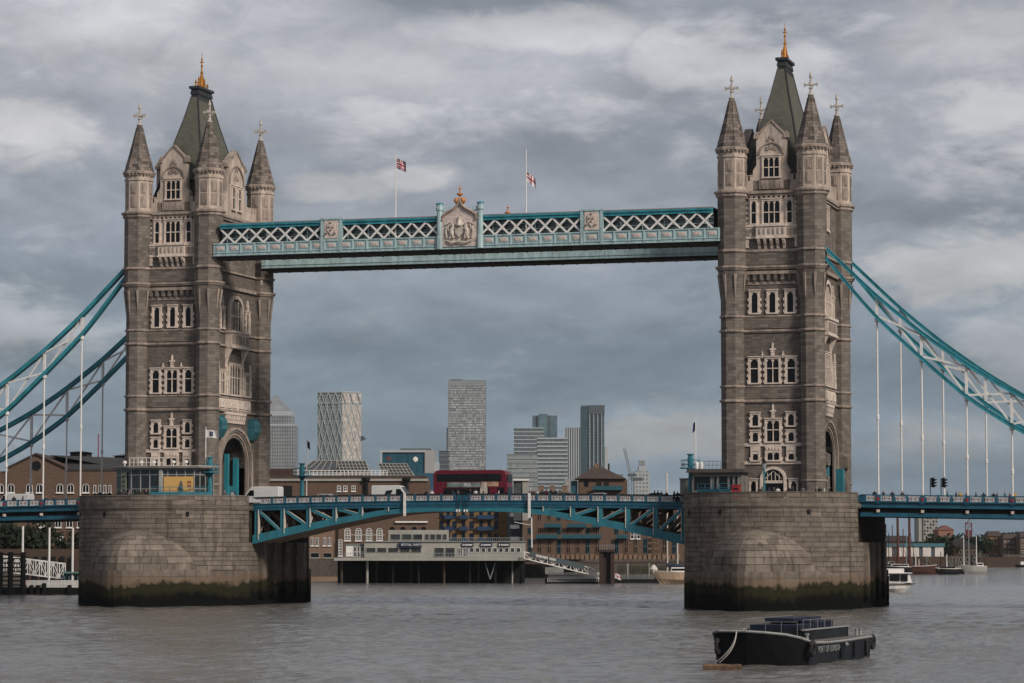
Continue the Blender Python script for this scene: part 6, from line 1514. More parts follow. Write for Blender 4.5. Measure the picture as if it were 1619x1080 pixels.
# arched hall next to it, below the deck
g = BG('arched_hall', 'brown brick hall with tall arched white windows behind the navy pier', 'building', 600, 690)
g.box('wall', 535, 690, 795, 886, -1, 20, BRICK, zb=4.6)
for u in (549.5, 567, 583.5, 600): g.window(u-5, u+5, 835, 855, -1, WHITE, (4, 5), True, fw=.12)
for u in (620, 637, 655, 670): g.window(u-5, u+5, 832, 844, -1, BRICKL, (1, 1), True)
g.window(533.5+1.5, 541.5, 853, 879, -1.02, WHITE, (3, 6)); g.box('stone_band', 545, 608, 845, 846.5, -1.15, -1, CONC); g.box('roof_rail', 625, 676, 824, 826.5, -1.6, -1.1, WHITE)
# yellow brick flats with blue balconies
g = BG('yellow_warehouse', 'yellow brick warehouse flats with blue balconies behind the navy pier', 'building', 745, 700)
g.box('wall', 676, 802, 790, 890, 0, 20, BRICKY, zb=4.6)
for v in (806, 824, 843): 
    for u in (698, 719, 746, 785): g.window(u-3.2, u+3.2, v, v+12, 0, BLUEB, (2, 2))
    for u in (684, 709, 733, 761, 774):
        g.window(u-2.5, u+2.5, v-1, v+13, 0, BLUEB, (1, 1))
        if u != 684 or v != 806:
            f = MB(); x = g.x(u); z = g.z(v+15); f.box(x-1.0, x+1.0, -1.2, 0, z, z+.15); f.box(x-1.0, x+1.0, -1.22, -1.15, z+.15, z+1.0); f.box(x-1.05, x-.98, -1.2, 0, z+.15, z+1.0); f.box(x+.98, x+1.05, -1.2, 0, z+.15, z+1.0); g.part('balcony', f, BLUEB)
# modern white balconies
g = BG('modern_flats', 'narrow modern flats with curved white balconies right of the yellow warehouse', 'building', 815, 695)
g.box('wall', 802, 832, 790, 890, 1, 20, DKG, zb=4.6)
for v in (814, 833, 852): f = MB(); z = g.z(v+3); f.prism([(g.x(806), 1), (g.x(808), -1.2), (g.x(821), -1.4), (g.x(824), 1)], z, z+.95); g.part('balcony', f, WHITE)
for v in (818, 837): g.box('window', 808, 822, v+.5, v+14, .9, 1.05, mat('flat_window_%d' % v, (.05, .055, .055), .2, .3))
# brown warehouse with teal balconies
g = BG('brown_warehouse', 'dark brown warehouse with teal balcony rows left of the right pier', 'building', 960, 690)
g.box('wall', 826, 1110, 787, 893, 0, 20, BRICK, zb=4.6)
for k in range(30):
    u = 852+k*7.6
    if 948 < u < 972 or u > 1076: continue
    f = MB(); x = g.x(u); f.box(x-.42, x+.42, -.35, 0, 4.6, g.z(880-(k % 3)*2)); f.prism([(x-.42, g.z(880-(k % 3)*2)), (x+.42, g.z(880-(k % 3)*2)), (x, g.z(876))], -.35, 0, 'y'); g.part('buttress', f, BRICKL)
for v0, rngs in ((828, ((861, 887), (897, 926), (936, 950))), (845.5, ((848, 882), (888, 950), (975, 992)))):
    for a, b in rngs:
        f = MB(); z = g.z(v0+6); f.box(g.x(a), g.x(b), -1.5, 0, z, z+.15)
        n = int((b-a)/2.2)
        for k in range(n+1): x = g.x(a)+(g.x(b)-g.x(a))*k/n; f.box(x-.06, x+.06, -1.5, -1.42, z, z+1.0)
        f.box(g.x(a), g.x(b), -1.52, -1.4, z+.95, z+1.05); f.box(g.x(a), g.x(b), -1.48, -1.44, z+.1, z+.8); g.part('balcony', f, TEALI)
for v in (812, 834, 852, 864):
    for k in range(16):
        u = 838+k*15.2
        if 948 < u < 974 or u > 1072: continue
        g.window(u-3, u+3, v, v+10.5, 0, BRICKL if k % 3 else TEALI, (2, 1), sill=False)
for u in (1001, 1007): g.window(u-4, u+5, 840, 852, 0, WHITE, (2, 2))
for k in range(4): g.window(1024, 1031, 842+k*9, 849+k*9, 0, BRICKL, (2, 1)); g.window(1034, 1040, 842+k*9, 849+k*9, 0, BRICKL, (2, 1))
g.box('quay_ledge', 826, 1110, 888, 892, -4, 0, BRICKD)
f = MB()
for k in range(34): u = 976+k*3.4; x = g.x(u); f.box(x-.2, x+.2, -7.0, -6.6, 0, g.z(896+(k % 2)*2))
f.box(g.x(974), g.x(1100), -6.6, -6.2, 0, g.z(893)); stuff(g.part('sheet_piling', f, mat('rusty_piling', (.055, .05, .035), .9, .4, .3)))
# hip-roofed brick house above the deck
g = BG('hip_roofed_house', 'brick house with a dark hipped roof rising behind the roadway', 'house', 945, 720)
xa, xb = g.x(913), g.x(988); ze, zr = g.z(757), g.z(735)
f = MB(); f.box(g.x(916), g.x(985), 0, 12, 4.6, ze); g.part('wall', f, BRICK)
f = MB(); f.loft([[(xa-.6, -1, ze), (xb+.4, -1, ze), (xb+.4, 13, ze), (xa-.6, 13, ze)], [(g.x(942), 5.5, zr), (g.x(948), 5.5, zr), (g.x(948), 6.5, zr), (g.x(942), 6.5, zr)]]); r_ = g.part('roof', f, ROOFB)
f = MB(); f.box(g.x(941), g.x(947.5), 4.5, 7.5, zr-1, g.z(732)); g.part('chimney', f, BRICKL, r_); f = MB(); f.box(g.x(962.5), g.x(965), 5, 6, g.z(748), g.z(732)); g.part('chimney', f, DARK, r_)
for u in (947, 959): g.window(u-4, u+4, 761, 770, 0, BRICK, (2, 1), sill=False)
f = MB(); f.prism([(g.x(927)+.55*cos(k*pi/6)*1.1, g.z(764.5)+.9*sin(k*pi/6)) for k in range(12)], -.08, .02, 'y'); g.part('round_window', f, GLASS)
f = MB(); z = g.z(775); f.box(g.x(937), g.x(984), -1.6, 0, z, z+.2); f.box(g.x(937), g.x(984), -1.6, -1.5, z+.2, z+1.0); g.part('balcony', f, TEALI); g.box('side_wing', 984, 992, 758, 800, 3, 12, BRICK, zb=4.6); g.box('teal_bay', 903, 913, 760, 790, 1, 6, TEALI, zb=4.6)
for u, lab in ((856, 'left'), (873, 'middle'), (893, 'right')):
    g = BG('brick_chimney', '%s one of three small brick stacks behind the people right of the bus' % lab, 'chimney', u, 740); g.box('stack', u-4, u+4, 768, 800, 0, 2, BRICKL, zb=4.6); g.box('cap', u-4.6, u+4.6, 766.5, 768, -.2, 2.2, CONC)
g = BG('bus_shelter', 'glazed white shelter right of the bus', 'shelter', 823, 470, 12); f = MB(); f.box(g.x(811), g.x(837), 0, 3, g.z(760), g.z(757.5)); g.part('roof', f, WHITE); f = MB(); f.box(g.x(812), g.x(826), .5, 2.5, 12, g.z(760)); g.part('glazing', f, mat('shelter_glass', (.07, .08, .08), .2, .3, .5)); f = MB(); f.box(g.x(826), g.x(836), .3, 2.8, 12, g.z(760)); g.part('panel', f, CONC)
g = BG('sailing_mast', 'pale mast rising behind the roadway left of the right pier', 'mast', 1054.5, 700, 0); f = MB(); f.lathe(0, 0, [(.3, 0), (.22, g.z(748))], 6); g.part('pole', f, CREAM)
# --- navy pier
g = BG('pier_building', 'long pale pier building with a blue naval sign on dark piles', 'building', 685, 603, 0)
DKW = mat('pier_glass', (.035, .038, .04), .2, .5, .5, spec=.6); NAVY = mat('sign_navy', (.006, .018, .045), .5, .1)
g.box('deck', 528, 832, 882, 886.5, -1.5, 16, CONC); g.box('lower_storey', 576, 831, 856.5, 882, 0, 12, CONC); g.box('upper_storey', 614, 708, 838, 857, 1.5, 12, CONC); g.box('roof_edge', 575, 832, 855.5, 857, -.3, 12, mat('pier_roof', (.2, .2, .19), .7, .15))
g.box('annex', 546, 576, 860, 882, 1, 10, mat('annex_grey', (.14, .15, .14), .7, .2)); g.box('annex_door', 547, 558, 863.5, 880, .9, 1.2, WHITE)
for a, b in ((559, 563.5), (565, 569), (570, 575)): g.window(a, b, 864, 881, 1, WHITE, (1, 2), sill=False, glass=DKW)
for a, b in ((617.5, 633), (635.5, 651), (653, 668), (672, 678), (680, 688), (689.5, 698), (700, 706.5)): g.window(a, b, 844.5, 853.5, 1.5, CONC, (1, 1), sill=False, glass=DKW, fw=.06)
for a, b, v1 in ((579, 594, 873.5), (596.5, 611, 873.5), (614, 630, 873.5), (632, 648, 873.5), (650, 666, 873.5), (687, 702, 880), (704, 719, 880)): g.window(a, b, 866, v1, 0, CONC, (1, 1), sill=False, glass=DKW, fw=.06)
for k in range(11): a = 724+k*9.2; g.window(a, a+7, 866, 880 if k in (0, 1) else 873.5, 0, WHITE, (2 if k < 2 else 1, 1), sill=False, glass=DKW, fw=.08)
f = MB()
for k in range(60): x = g.x(545)+k*(g.x(830)-g.x(545))/59; f.box(x-.035, x+.035, -1.3, -1.24, g.z(882), g.z(874.5))
f.box(g.x(545), g.x(830), -1.32, -1.22, g.z(875), g.z(874.3)); stuff(g.part('guard_rail', f, MIDG))
f = MB()
for k in range(40): x = g.x(708)+k*(g.x(828)-g.x(708))/39; f.box(x-.03, x+.03, .4, .46, g.z(856.5), g.z(850))
f.box(g.x(708), g.x(828), .38, .48, g.z(850.6), g.z(850)); stuff(g.part('roof_rail', f, MIDG))
f = MB(); f.box(g.x(631), g.x(667), -.6, -.3, g.z(865.5), g.z(857.5)); sg2 = g.part('sign_board', f, NAVY)
o = obj('lettering', text_mesh('ROYAL NAVY', 4.0*603/FPX*1.35, WHITE, .01), sg2, (g.x(651), -.66, g.z(861.5)+.02)); o.rotation_euler = (pi/2, 0, 0)
for a, b, green in ((730.5, 748.5, 0), (760, 778, 1), (788, 806, 0)):
    f = MB(); f.box(g.x(a), g.x(b), -.4, -.1, g.z(864.5), g.z(858.5)); s_ = g.part('sign_board', f, NAVY)
    f = MB(); n = 9
    for k in range(n): x = g.x(a+4+k*(b-a-5.5)/n); f.box(x, x+.13, -.44, -.4, g.z(862.8), g.z(860.3))
    f.box(g.x(a+1), g.x(a+2.5), -.44, -.4, g.z(863), g.z(860)); g.part('print', f, WHITE, s_)
for k in range(22):
    u = 540+k*13.5; f = MB(); f.lathe(g.x(u), 1.2+(k % 3)*4, [(.28, -1), (.28, g.z(886))], 7); g.part('pile', f, CONC if k in (3, 20) else (TRUNK if k % 4 == 0 else DARK))
f = MB(); f.box(g.x(530), g.x(830), 9, 10, -1, g.z(886)); g.part('back_wall', f, DARK)
f = MB()
for s in (-1, 1): f.tube([(g.x(775+s*8), .6, g.z(890)), (g.x(775), .6, g.z(916))], .1, 5)
g.part('pile_brace', f, MIDG)
# sloping gangway with dark print panel, pontoon, dolphin
g = gangway('white_gangway', 'white gangway with dark lettered panels sloping to the pontoon', 829, 883, 948, 912, 598, 10.5, WHITE, 13)
f = MB(); p0, p1 = Vector((g.x(837), -.15, g.z(880.5)+.62)), Vector((g.x(924), -.15, g.z(901.5)+.7)); f.bar(p0, p1, .06, 1.05); b_ = g.part('print_panel', f, DKG)
f = MB(); d_ = p1-p0
for k in range(15):
    if k == 9: continue
    c = p0+d_*(.13+k*.024); f.bar(c+Vector((0, -.05, -.25)), c+Vector((.05*(k % 3-1), -.05, .28)), .3 if k % 2 else .2, .03)
g.part('print', f, CREAM, b_)
g = BG('pontoon', 'pontoon with a white lattice side below the lettered gangway', 'pontoon', 906, 601, 0); g.box('float', 862, 950, 915, 921, 0, 6, DARK, zb=-.3); g.box('deck_house', 862, 891, 897, 908, 3, 6, mat('pontoon_house', (.2, .2, .19), .7, .2))
f = MB(); z0, z1 = g.z(914.5), g.z(906)
for k in range(26):
    x0 = g.x(866+k*3.2); x1 = g.x(866+(k+1)*3.2); f.bar((x0, -.05, z0), (x1, -.05, z1), .06, .1); f.bar((x0, -.05, z1), (x1, -.05, z0), .06, .1); f.box(x0-.06, x0+.06, -.35, .1, z0-.75, z0-.1)
for z in (z0, z1): f.box(g.x(865), g.x(950), -.1, .1, z-.08, z+.08)
stuff(g.part('lattice', f, WHITE))
g = BG('dolphin', 'brown steel mooring dolphin with a railed top right of the gangway', 'pile', 960, 596, 0)
for u in (950.5, 968): f = MB(); f.box(g.x(u-3), g.x(u+3), -.8, .8, -1, g.z(870)); g.part('column', f, mat('dolphin_%d' % u, (.035, .02, .017), .8, .3))
f = MB(); f.box(g.x(947), g.x(972), -1.2, 1.2, g.z(873), g.z(869)); f.box(g.x(953), g.x(965), .2, .7, -1, g.z(873)); g.part('cap', f, mat('dolphin_cap', (.03, .02, .018), .8, .3))
f = MB()
for k in range(7): x = g.x(948+k*3.8); f.tube([(x, -1.1, g.z(869)), (x, -1.1, g.z(862))], .05, 4)
f.tube([(g.x(948), -1.1, g.z(862)), (g.x(971), -1.1, g.z(862))], .05, 4); g.part('guard_rail', f, MIDG)
g = BG('mooring_pontoon', 'low dark pontoon with a grey fence right of the dolphin', 'pontoon', 1010, 610, 0); g.box('float', 970, 1090, 915.5, 920, 0, 4, DARK, zb=-.3)
f = MB()
for k in range(26): x = g.x(983+k*2); f.box(x-.05, x+.05, 0, .06, g.z(916), g.z(908))
stuff(g.part('fence', f, MIDG)); f = MB(); f.lathe(g.x(992), .5, [(.22, 0), (.2, g.z(891))], 7); f.lathe(g.x(1026), .5, [(.1, 0), (.1, g.z(890))], 6); g.part('post', f, CONC)
g = BG('ensign', 'drooping red and white ensign on a slanting staff by the pontoon', 'flag', 975, 606, 1.0); f = MB(); f.tube([(g.x(970), 0, g.z(905)), (g.x(977), 0, g.z(917))], .05, 5); g.part('staff', f, WHITE); o = obj('flag', flag_mesh(1.6, 1.1, 1, george, [FBLUE, FRED, FWHITE], .5), g.root, (g.x(972), 0, g.z(914)-1.0))
def yacht(name, label, u0, u1, vw, vd, d, hull, masts, cabin=None, bow=-1, extra=None):
    """hull with sheer, pointed bow at the left (bow=-1) or right; masts = [(u, vtop)]"""
    g = BG(name, label, 'boat', (u0+u1)/2, d, 0, None); a, b = g.x(u0), g.x(u1); L_ = b-a; zd = g.z(vd); bw = L_*.16
    f = MB(); rings = []
    for k in range(13):
        q = k/12; s_ = q if bow < 0 else 1-q; wd = bw*min(1, (s_*2.6+.02))**.7*(1-.25*max(0, s_-.7)/.3); x = a+L_*q; sh = zd*(1+.22*(1-s_)**2+.05*s_**2); rk = (-.08*L_*(1-s_)**3)*(1 if bow < 0 else -1)
        rings.append([(x+rk, -wd, sh), (x-rk*.5, -wd*.8, sh*.35), (x-rk*1.5, -wd*.25, -.3), (x-rk*1.5, wd*.25, -.3), (x-rk*.5, wd*.8, sh*.35), (x+rk, wd, sh)])
    f.loft(rings); g.part('hull', f, hull)
    f = MB(); f.loft([[(p[0][0], p[0][1], p[0][2]-.02), (p[5][0], p[5][1], p[5][2]-.02), (p[5][0], p[5][1], p[5][2]+.12), (p[0][0], p[0][1], p[0][2]+.12)] for p in rings]); g.part('deck', f, CREAM)
    if cabin:
        for ua, ub, v in cabin:
            f = MB(); f.loft([[(g.x(ua), -bw*.6, zd), (g.x(ub), -bw*.6, zd), (g.x(ub), bw*.6, zd), (g.x(ua), bw*.6, zd)], [(g.x(ua+1), -bw*.5, g.z(v)), (g.x(ub-1), -bw*.5, g.z(v)), (g.x(ub-1), bw*.5, g.z(v)), (g.x(ua+1), bw*.5, g.z(v))]]); c_ = g.part('cabin', f, WHITE)
            f = MB(); zz = (zd+g.z(v))/2; f.box(g.x(ua+1.5), g.x(ub-1.5), -bw*.585, -bw*.5, zz-.1, zz+.35); g.part('window', f, GLASS, c_)
    for u, v, m in masts:
        f = MB(); f.lathe(g.x(u), 0, [(.16, zd*.5), (.1, g.z(v))], 6); g.part('mast', f, m)
        f = MB(); f.tube([(g.x(u), 0, g.z(v)), (a, 0, zd)], .03, 4); f.tube([(g.x(u), 0, g.z(v)), (b, 0, zd)], .03, 4); g.part('rigging', f, DARK)
    return g
BUFF = mat('buff_hull', (.52, .38, .26), .5, .08); HBLK = mat('black_hull', (.012, .013, .014), .5, .2); HRED = mat('rust_red_hull', (.06, .022, .018), .7, .3); HGRY = mat('grey_hull', (.33, .32, .30), .6, .15)
g = yacht('sailing_yacht', 'cream hulled yacht with two masts at the edge of the right pier', 1034, 1130, 920, 906, 600, BUFF, ((1055, 800, CREAM), (1071, 800, CREAM)), ((1060, 1092, 897),))
f = MB(); f.tube([(g.x(1053), 0, g.z(893)), (g.x(1075), 0, g.z(895)), (g.x(1090), 0, g.z(897))], .45, 6); g.part('furled_sail', f, COATS['navy'])
f = MB(); f.lathe(g.x(1033), 0, [(.5, g.z(906)), (.9, g.z(900)), (.5, g.z(895)), (.2, g.z(893))], 7); g.part('sail_bag', f, CREAM)
# ---------------------------------------------------------------- right bank, seen under the side span
g = BG('white_shed', 'long white panelled river shed with a teal roof edge on the right', 'building', 1450, 880)
g.box('wall', 1395, 1492, 865, 880.5, 0, 14, DKG, zb=g.z(881)); g.box('roof_edge', 1395, 1494, 859, 864.5, -.6, 14, mat('shed_teal', (.05, .13, .16), .6, .1)); g.box('platform', 1390, 1495, 880.5, 884, -1, 14, BRICKD, zb=1.5)
for a, b in ((1400, 1411), (1420, 1434), (1440, 1453), (1459, 1472), (1478, 1492)): g.box('wall_panel', a, b, 865, 880, -.3, 0, mat('panel_white_%d' % a, (.55, .50, .46), .7, .12, .5))
for k in range(10): f = MB(); f.lathe(g.x(1400+k*10), -.5, [(.3, -1), (.3, g.z(884))], 6); g.part('pile', f, DARK)
g = BG('tower_block', 'pale block of flats rising behind the white shed', 'building', 1468, 1700); g.box('wall', 1452.5, 1460, 800, 862, 1, 20, CONC, zb=4.6); g.box('front', 1460, 1483, 800, 862, 0, 20, CONC, zb=4.6)
for r_ in range(9):
    for k in range(5): a = 1461+k*4.5; g.box('window', a, a+2.6, 803+r_*5, 806+r_*5, -.1, .1, GLASS if (r_+k) % 3 else MIDG)
def houses(name, label, u0, u1, vt, vb, d, m, rows, cols, gable_=False, roof=ROOFB, fr_=None):
    g = BG(name, label, 'building', (u0+u1)/2, d); g.box('wall', u0, u1, vt, vb, 0, 12, m, zb=4.6)
    f = MB(); a, b, z = g.x(u0)-.3, g.x(u1)+.3, g.z(vt); 
    if gable_: f.prism([(a, z), (b, z), ((a+b)/2, z+(b-a)*.28)], -.3, 12.3, 'y')
    else: f.loft([[(a, -.4, z), (b, -.4, z), (b, 12.4, z), (a, 12.4, z)], [(a+1, 5, z+2.0), (b-1, 5, z+2.0), (b-1, 7, z+2.0), (a+1, 7, z+2.0)]])
    g.part('roof', f, roof)
    for r_ in range(rows):
        for k in range(cols):
            uu = u0+(u1-u0)*(k+.5)/cols; v = vt+(vb-vt)*(r_+.35)/rows; w_ = (u1-u0)/cols*.22; h_ = (vb-vt)/rows*.28; g.window(uu-w_, uu+w_, v, v+h_*1.6, 0, fr_ or CONC, (1, 1), sill=False)
    return g
houses('brick_house', 'pinkish brick gabled house among trees right of the flats block', 1484, 1508, 838, 880, 1000, mat('pink_brick', (.25, .115, .085), .9, .2), 2, 4, True, mat('pink_roof', (.2, .1, .08), .9, .2))
houses('brick_house', 'dark grey gabled house behind the moored boats', 1493, 1545, 866, 890, 930, BRICKD, 2, 5, True, ROOFD)
houses('brick_flats', 'yellow brick flats on the right bank', 1562, 1585, 848, 885, 1100, BRICKY, 3, 3); houses('brick_flats', 'red brown flats at the right edge with white windows', 1586, 1612, 852, 885, 1090, BRICK, 4, 4, fr_=WHITE); houses('brick_flats', 'brown flats cut by the right picture edge', 1613, 1665, 850, 885, 1080, BRICK, 4, 6, fr_=WHITE)
houses('brick_house', 'dark low warehouses behind the brown masts', 1400, 1440, 856, 885, 1010, BRICKD, 2, 5, False, ROOFD)
g = BG('red_lattice_mast', 'dark red lattice structure behind the trees on the right bank', 'mast', 1531, 960); f = MB(); a, b = g.x(1526.5), g.x(1536)
for z in range(6): zz = 4.6+z*2.6; f.box(a, b, 0, .3, zz, zz+.3); f.bar((a, 0, zz), (b, 0, zz+2.6), .25); 
f.box(a-.15, a+.15, 0, .4, 4.6, g.z(826)); f.box(b-.15, b+.15, 0, .4, 4.6, g.z(826)); f.box(a, b, .1, .5, g.z(850), g.z(838)); g.part('frame', f, mat('mast_red', (.13, .035, .04), .7, .2))
for i, (u, vt, d, w_) in enumerate(((1476, 846, 950, 11), (1490, 851, 940, 12), (1502, 856, 930, 10), (1517, 843, 945, 10), (1527, 850, 950, 8), (1545, 846, 960, 11), (1554, 850, 965, 10), (1440, 858, 960, 12), (1600, 844, 1150, 16), (1630, 842, 1160, 16))):
    tree(u, 885, vt, d, w_, 'dark green tree on the right bank, number %s from the left' % ('two three four five six seven eight one nine ten'.split()[i]), dens=600)
g = BG('river_bank', 'low dark quay below the flats on the right bank', 'wall', 1600, 1060, 0); g.box('wall', 1548, 1700, 881, 896, 0, 3, BRICKD, zb=-1)
RM = mat('brown_mast', (.085, .028, .02), .8, .2)
for u, v, lab in ((1419.5, 800, 'first thick brown barge mast right of the right pier'), (1438, 800, 'second thick brown barge mast, taller one'), (1428, 836, 'thin dark mast between the two brown masts'), (1411, 830, 'thin brown mast nearest the right pier')):
    g = BG('barge_mast', lab, 'mast', u, 820, 0); f = MB(); th = .42 if 'thick' in lab else .16; f.lathe(0, 0, [(th, 0), (th*.8, g.z(v))], 7); f.tube([(0, 0, g.z(v+30)), (1.6, 0, g.z(890))], .05, 4); g.part('pole', f, RM)
yacht('sailing_barge', 'dark barge with green covers left of the rust red barge', 1400, 1445, 905, 897, 810, HBLK, (), ((1408, 1436, 892),)); yacht('sailing_barge', 'rust red barge with a white bow mark and pale mast', 1441, 1478, 907, 896, 790, HRED, ((1447, 880, WHITE), (1452, 884, CREAM)), None, 1)
yacht('river_launch', 'dark launch with a pale canopy between the barge and sailing boat', 1478, 1514, 907, 900, 790, HBLK, ((1496, 876, WHITE),), ((1482, 1511, 896),)); yacht('sailing_boat', 'grey two masted sailing boat right of the launch', 1521, 1559, 906, 896, 800, HGRY, ((1523, 847, WHITE), (1531, 820, MIDG), (1543, 847, WHITE)), ((1543, 1554, 890),))
g = BG('work_boat', 'small dark work boat at the right picture edge', 'boat', 1612, 1050, 0); f = MB(); f.loft([[(g.x(1604), -1.5, .9), (g.x(1606), -.8, -.2), (g.x(1606), .8, -.2), (g.x(1604), 1.5, .9)], [(g.x(1630), -1.5, .8), (g.x(1629), -.8, -.2), (g.x(1629), .8, -.2), (g.x(1630), 1.5, .8)]]); g.part('hull', f, HBLK); g.box('cabin', 1614, 1625, 888, 893, -1, 1, WHITE)
for i, (u, v, d) in enumerate(((1405, 842, 830), (1415, 850, 835), (1433, 846, 840), (1444, 862, 830), (1458, 868, 810), (1465, 878, 800), (1487, 872, 815), (1509, 866, 820))):
    g = BG('yacht_mast', 'thin grey yacht mast among the moored boats, %s from the left' % ('first second third fourth fifth sixth seventh eighth'.split()[i]), 'mast', u, d, 0, 'masts among the moored boats'); f = MB(); f.lathe(0, 0, [(.13, 0), (.08, g.z(v))], 6); f.tube([(0, 0, g.z(v)), (2.2, 0, .8)], .03, 4); g.part('pole', f, (DARK, RM, MIDG)[i % 3])
for i, (u0, u1, v, d, m_) in enumerate(((1398, 1420, 893, 825, 0), (1462, 1486, 899, 800, 1), (1508, 1524, 900, 805, 0))):
    yacht('moored_boat', ('low dark boat half hidden behind the white motor launch', 'small rust brown boat under the white shed', 'little dark boat left of the two masted boat')[i], u0, u1, 905, v, d, (HBLK, HRED)[m_], (), ((u0+5, u1-6, v-5),))
# white motor boat behind the right pier
g = BG('motor_boat', 'white motor launch with big windows coming out behind the right pier', 'boat', 1412, 492, 0)
f = MB(); a, b = g.x(1370), g.x(1445); rings = []
for k in range(13):
    q = k/12; wd = 2.1*min(1, ((1-q)*2.4+.02))**.75; x = a+(b-a)*q; sh = g.z(922)*(.92+.12*q*q); rings.append([(x, -wd, sh), (x-(q**3)*1.0, -wd*.85, sh*.4), (x-(q**3)*2.0, -wd*.35, -.3), (x-(q**3)*2.0, wd*.35, -.3), (x-(q**3)*1.0, wd*.85, sh*.4), (x, wd, sh)])
f.loft(rings); g.part('hull', f, WHITE); f = MB(); f.loft([[(p[0][0]+.04, p[0][1]-.05, p[0][2]-.22), (p[5][0]+.04, p[5][1]+.05, p[5][2]-.22), (p[5][0]+.04, p[5][1]+.05, p[5][2]-.08), (p[0][0]+.04, p[0][1]-.05, p[0][2]-.08)] for p in rings]); g.part('rubbing_strake', f, DARK)
f = MB(); z0, z1, z2 = g.z(921), g.z(906.5), g.z(899); f.loft([[(a+.5, -1.7, z0), (g.x(1439), -1.5, z0), (g.x(1439), 1.5, z0), (a+.5, 1.7, z0)], [(a+.5, -1.6, z1), (g.x(1435), -1.4, z1), (g.x(1435), 1.4, z1), (a+.5, 1.6, z1)]]); c_ = g.part('cabin', f, WHITE)
for ua, ub in ((1385, 1397), (1404, 1419), (1421, 1432)): f = MB(); f.box(g.x(ua), g.x(ub), -1.72, -1.6, z0+.25, z1-.15); g.part('window', f, GLASS, c_)
f = MB(); f.box(a+.3, g.x(1439), -1.8, 1.8, z1, z1+.12); f.box(a+.8, g.x(1427), -1.2, 1.2, z1+.12, z2); g.part('roof', f, WHITE)
# ================================================================== moored barge in the foreground
P1 = onZ(1281, 1053); P2 = onZ(1377, 1040); P0 = onZ(1150, 1053)
ax = Vector((P2.x-P1.x, P2.y-P1.y, 0)); LB = 15.6; ang = atan2(ax.y, ax.x)
# local frame: x along the barge towards its stern, y to the left (port); origin at the near corner of the bow
bg = thing('moored_barge', (P1.x, P1.y, 0), 'black and grey mooring barge with a blue deckhouse in the foreground', 'barge', None, ang)
WB = 6.3; HB = mat('barge_black_shaded', (.006, .0065, .008), .6, .35, .8, spec=.12); HG = mat('barge_black_lit', (.013, .0145, .017), .6, .6, 1.3, streak=True, spec=.18); DGR = mat('barge_deck', (.13, .115, .105), .8, .25); CBL = mat('container_blue', (.010, .014, .030), .55, .25); EDGE = mat('barge_edge', (.24, .24, .235), .6, .2)  # shaded bow and reflecting side of the black hull painted as two tones
# hull: blunt rounded bow across the beam, high sheer forward
f = MB(); rings = []
def sect(x, y0, y1, zt, zb, fl):
    return [(x, y0, zt), (x+fl, y0+.15, -.4), (x+fl, y1-.15, -.4), (x, y1, zt)]
for x, y0, y1, zt, fl in ((-2.6, 3.6, WB-.9, 2.3, .9), (-2.2, 2.4, WB-.4, 2.22, .75), (-1.5, 1.2, WB-.1, 2.08, .55), (-.75, .4, WB, 1.85, .35), (0, .03, WB, 1.62, .15), (1.0, 0, WB, 1.5, 0), (4, 0, WB, 1.42, 0), (9, 0, WB, 1.42, 0), (LB-.5, 0, WB, 1.5, 0), (LB, .4, WB-.4, 1.55, -.3)):
    rings.append(sect(x, y0, y1, zt, -.4, fl))
f.loft(rings[:5]); f.build('bow', HB, bg)
f = MB(); f.loft(rings[4:]); f.build('hull_side', HG, bg)
f = MB()
for r0, r1 in zip(rings, rings[1:]):
    for i in (0, 3): f.tube([r0[i], r1[i]], .09, 6)
f.tube([rings[0][0], rings[0][3]], .09, 6); f.build('gunwale', EDGE, bg)
f = MB(); f.box(.6, LB-.4, .25, WB-.25, 1.5, 1.58); f.build('deck', DGR, bg)
f = MB(); f.box(1.8, 12.5, .95, 1.1, 1.58, 2.25); f.box(1.8, 12.5, WB-1.1, WB-.95, 1.58, 2.25); f.box(1.8, 1.95, .95, WB-.95, 1.58, 2.25); f.box(12.4, 12.55, .95, WB-.95, 1.58, 2.25); f.build('coaming', HG, bg)
f = MB(); f.box(1.7, 12.6, .85, 1.15, 2.25, 2.33); f.box(1.7, 12.6, WB-1.15, WB-.85, 2.25, 2.33); f.build('coaming_edge', EDGE, bg)
for k, (x0, x1, y0, y1, z1) in enumerate(((2.4, 6.2, 1.5, 4.9, 2.6), (6.4, 11.0, 1.6, 4.7, 2.75), (4.2, 10.8, 2.4, 4.4, 3.0))):
    f = MB(); f.box(x0, x1, y0, y1, 1.6 if k < 2 else 2.76, z1)
    n = int((x1-x0)/.6)
    for i in range(n): f.box(x0+.1+i*.6, x0+.4+i*.6, y0-.06, y0, 1.75 if k < 2 else 2.8, z1-.1)
    for i in range(int((y1-y0)/.6)): f.box(x0-.06, x0, y0+.1+i*.6, y0+.4+i*.6, 1.75 if k < 2 else 2.8, z1-.1)
    f.build('deckhouse', CBL, bg)
RAILM = mat('galvanised_rail', (.16, .16, .16), .5, .1)
pts = [(.3, .35), (4, .3), (8, .3), (12, .3), (16.5, .3)]
for side in (.95, WB-.95):
    for i in range(8): x = 1.6+i*1.7; f = MB(); f.tube([(x, side, 2.2), (x, side, 2.95)], .025, 5); f.build('rail_post', RAILM, bg)
    for z in (2.95,): f = MB(); f.tube([(1.6, side, z), (13.5, side, z)], .025, 5); f.build('rail', RAILM, bg)
for i in range(5): y = .95+i*1.1; f = MB(); f.tube([(.3, y, 1.8), (.3, y, 2.85)], .022, 5); f.build('rail_post', RAILM, bg)
f = MB(); f.tube([(.3, .95, 2.85), (.3, 5.35, 2.85)], .022, 5); f.build('rail', RAILM, bg)
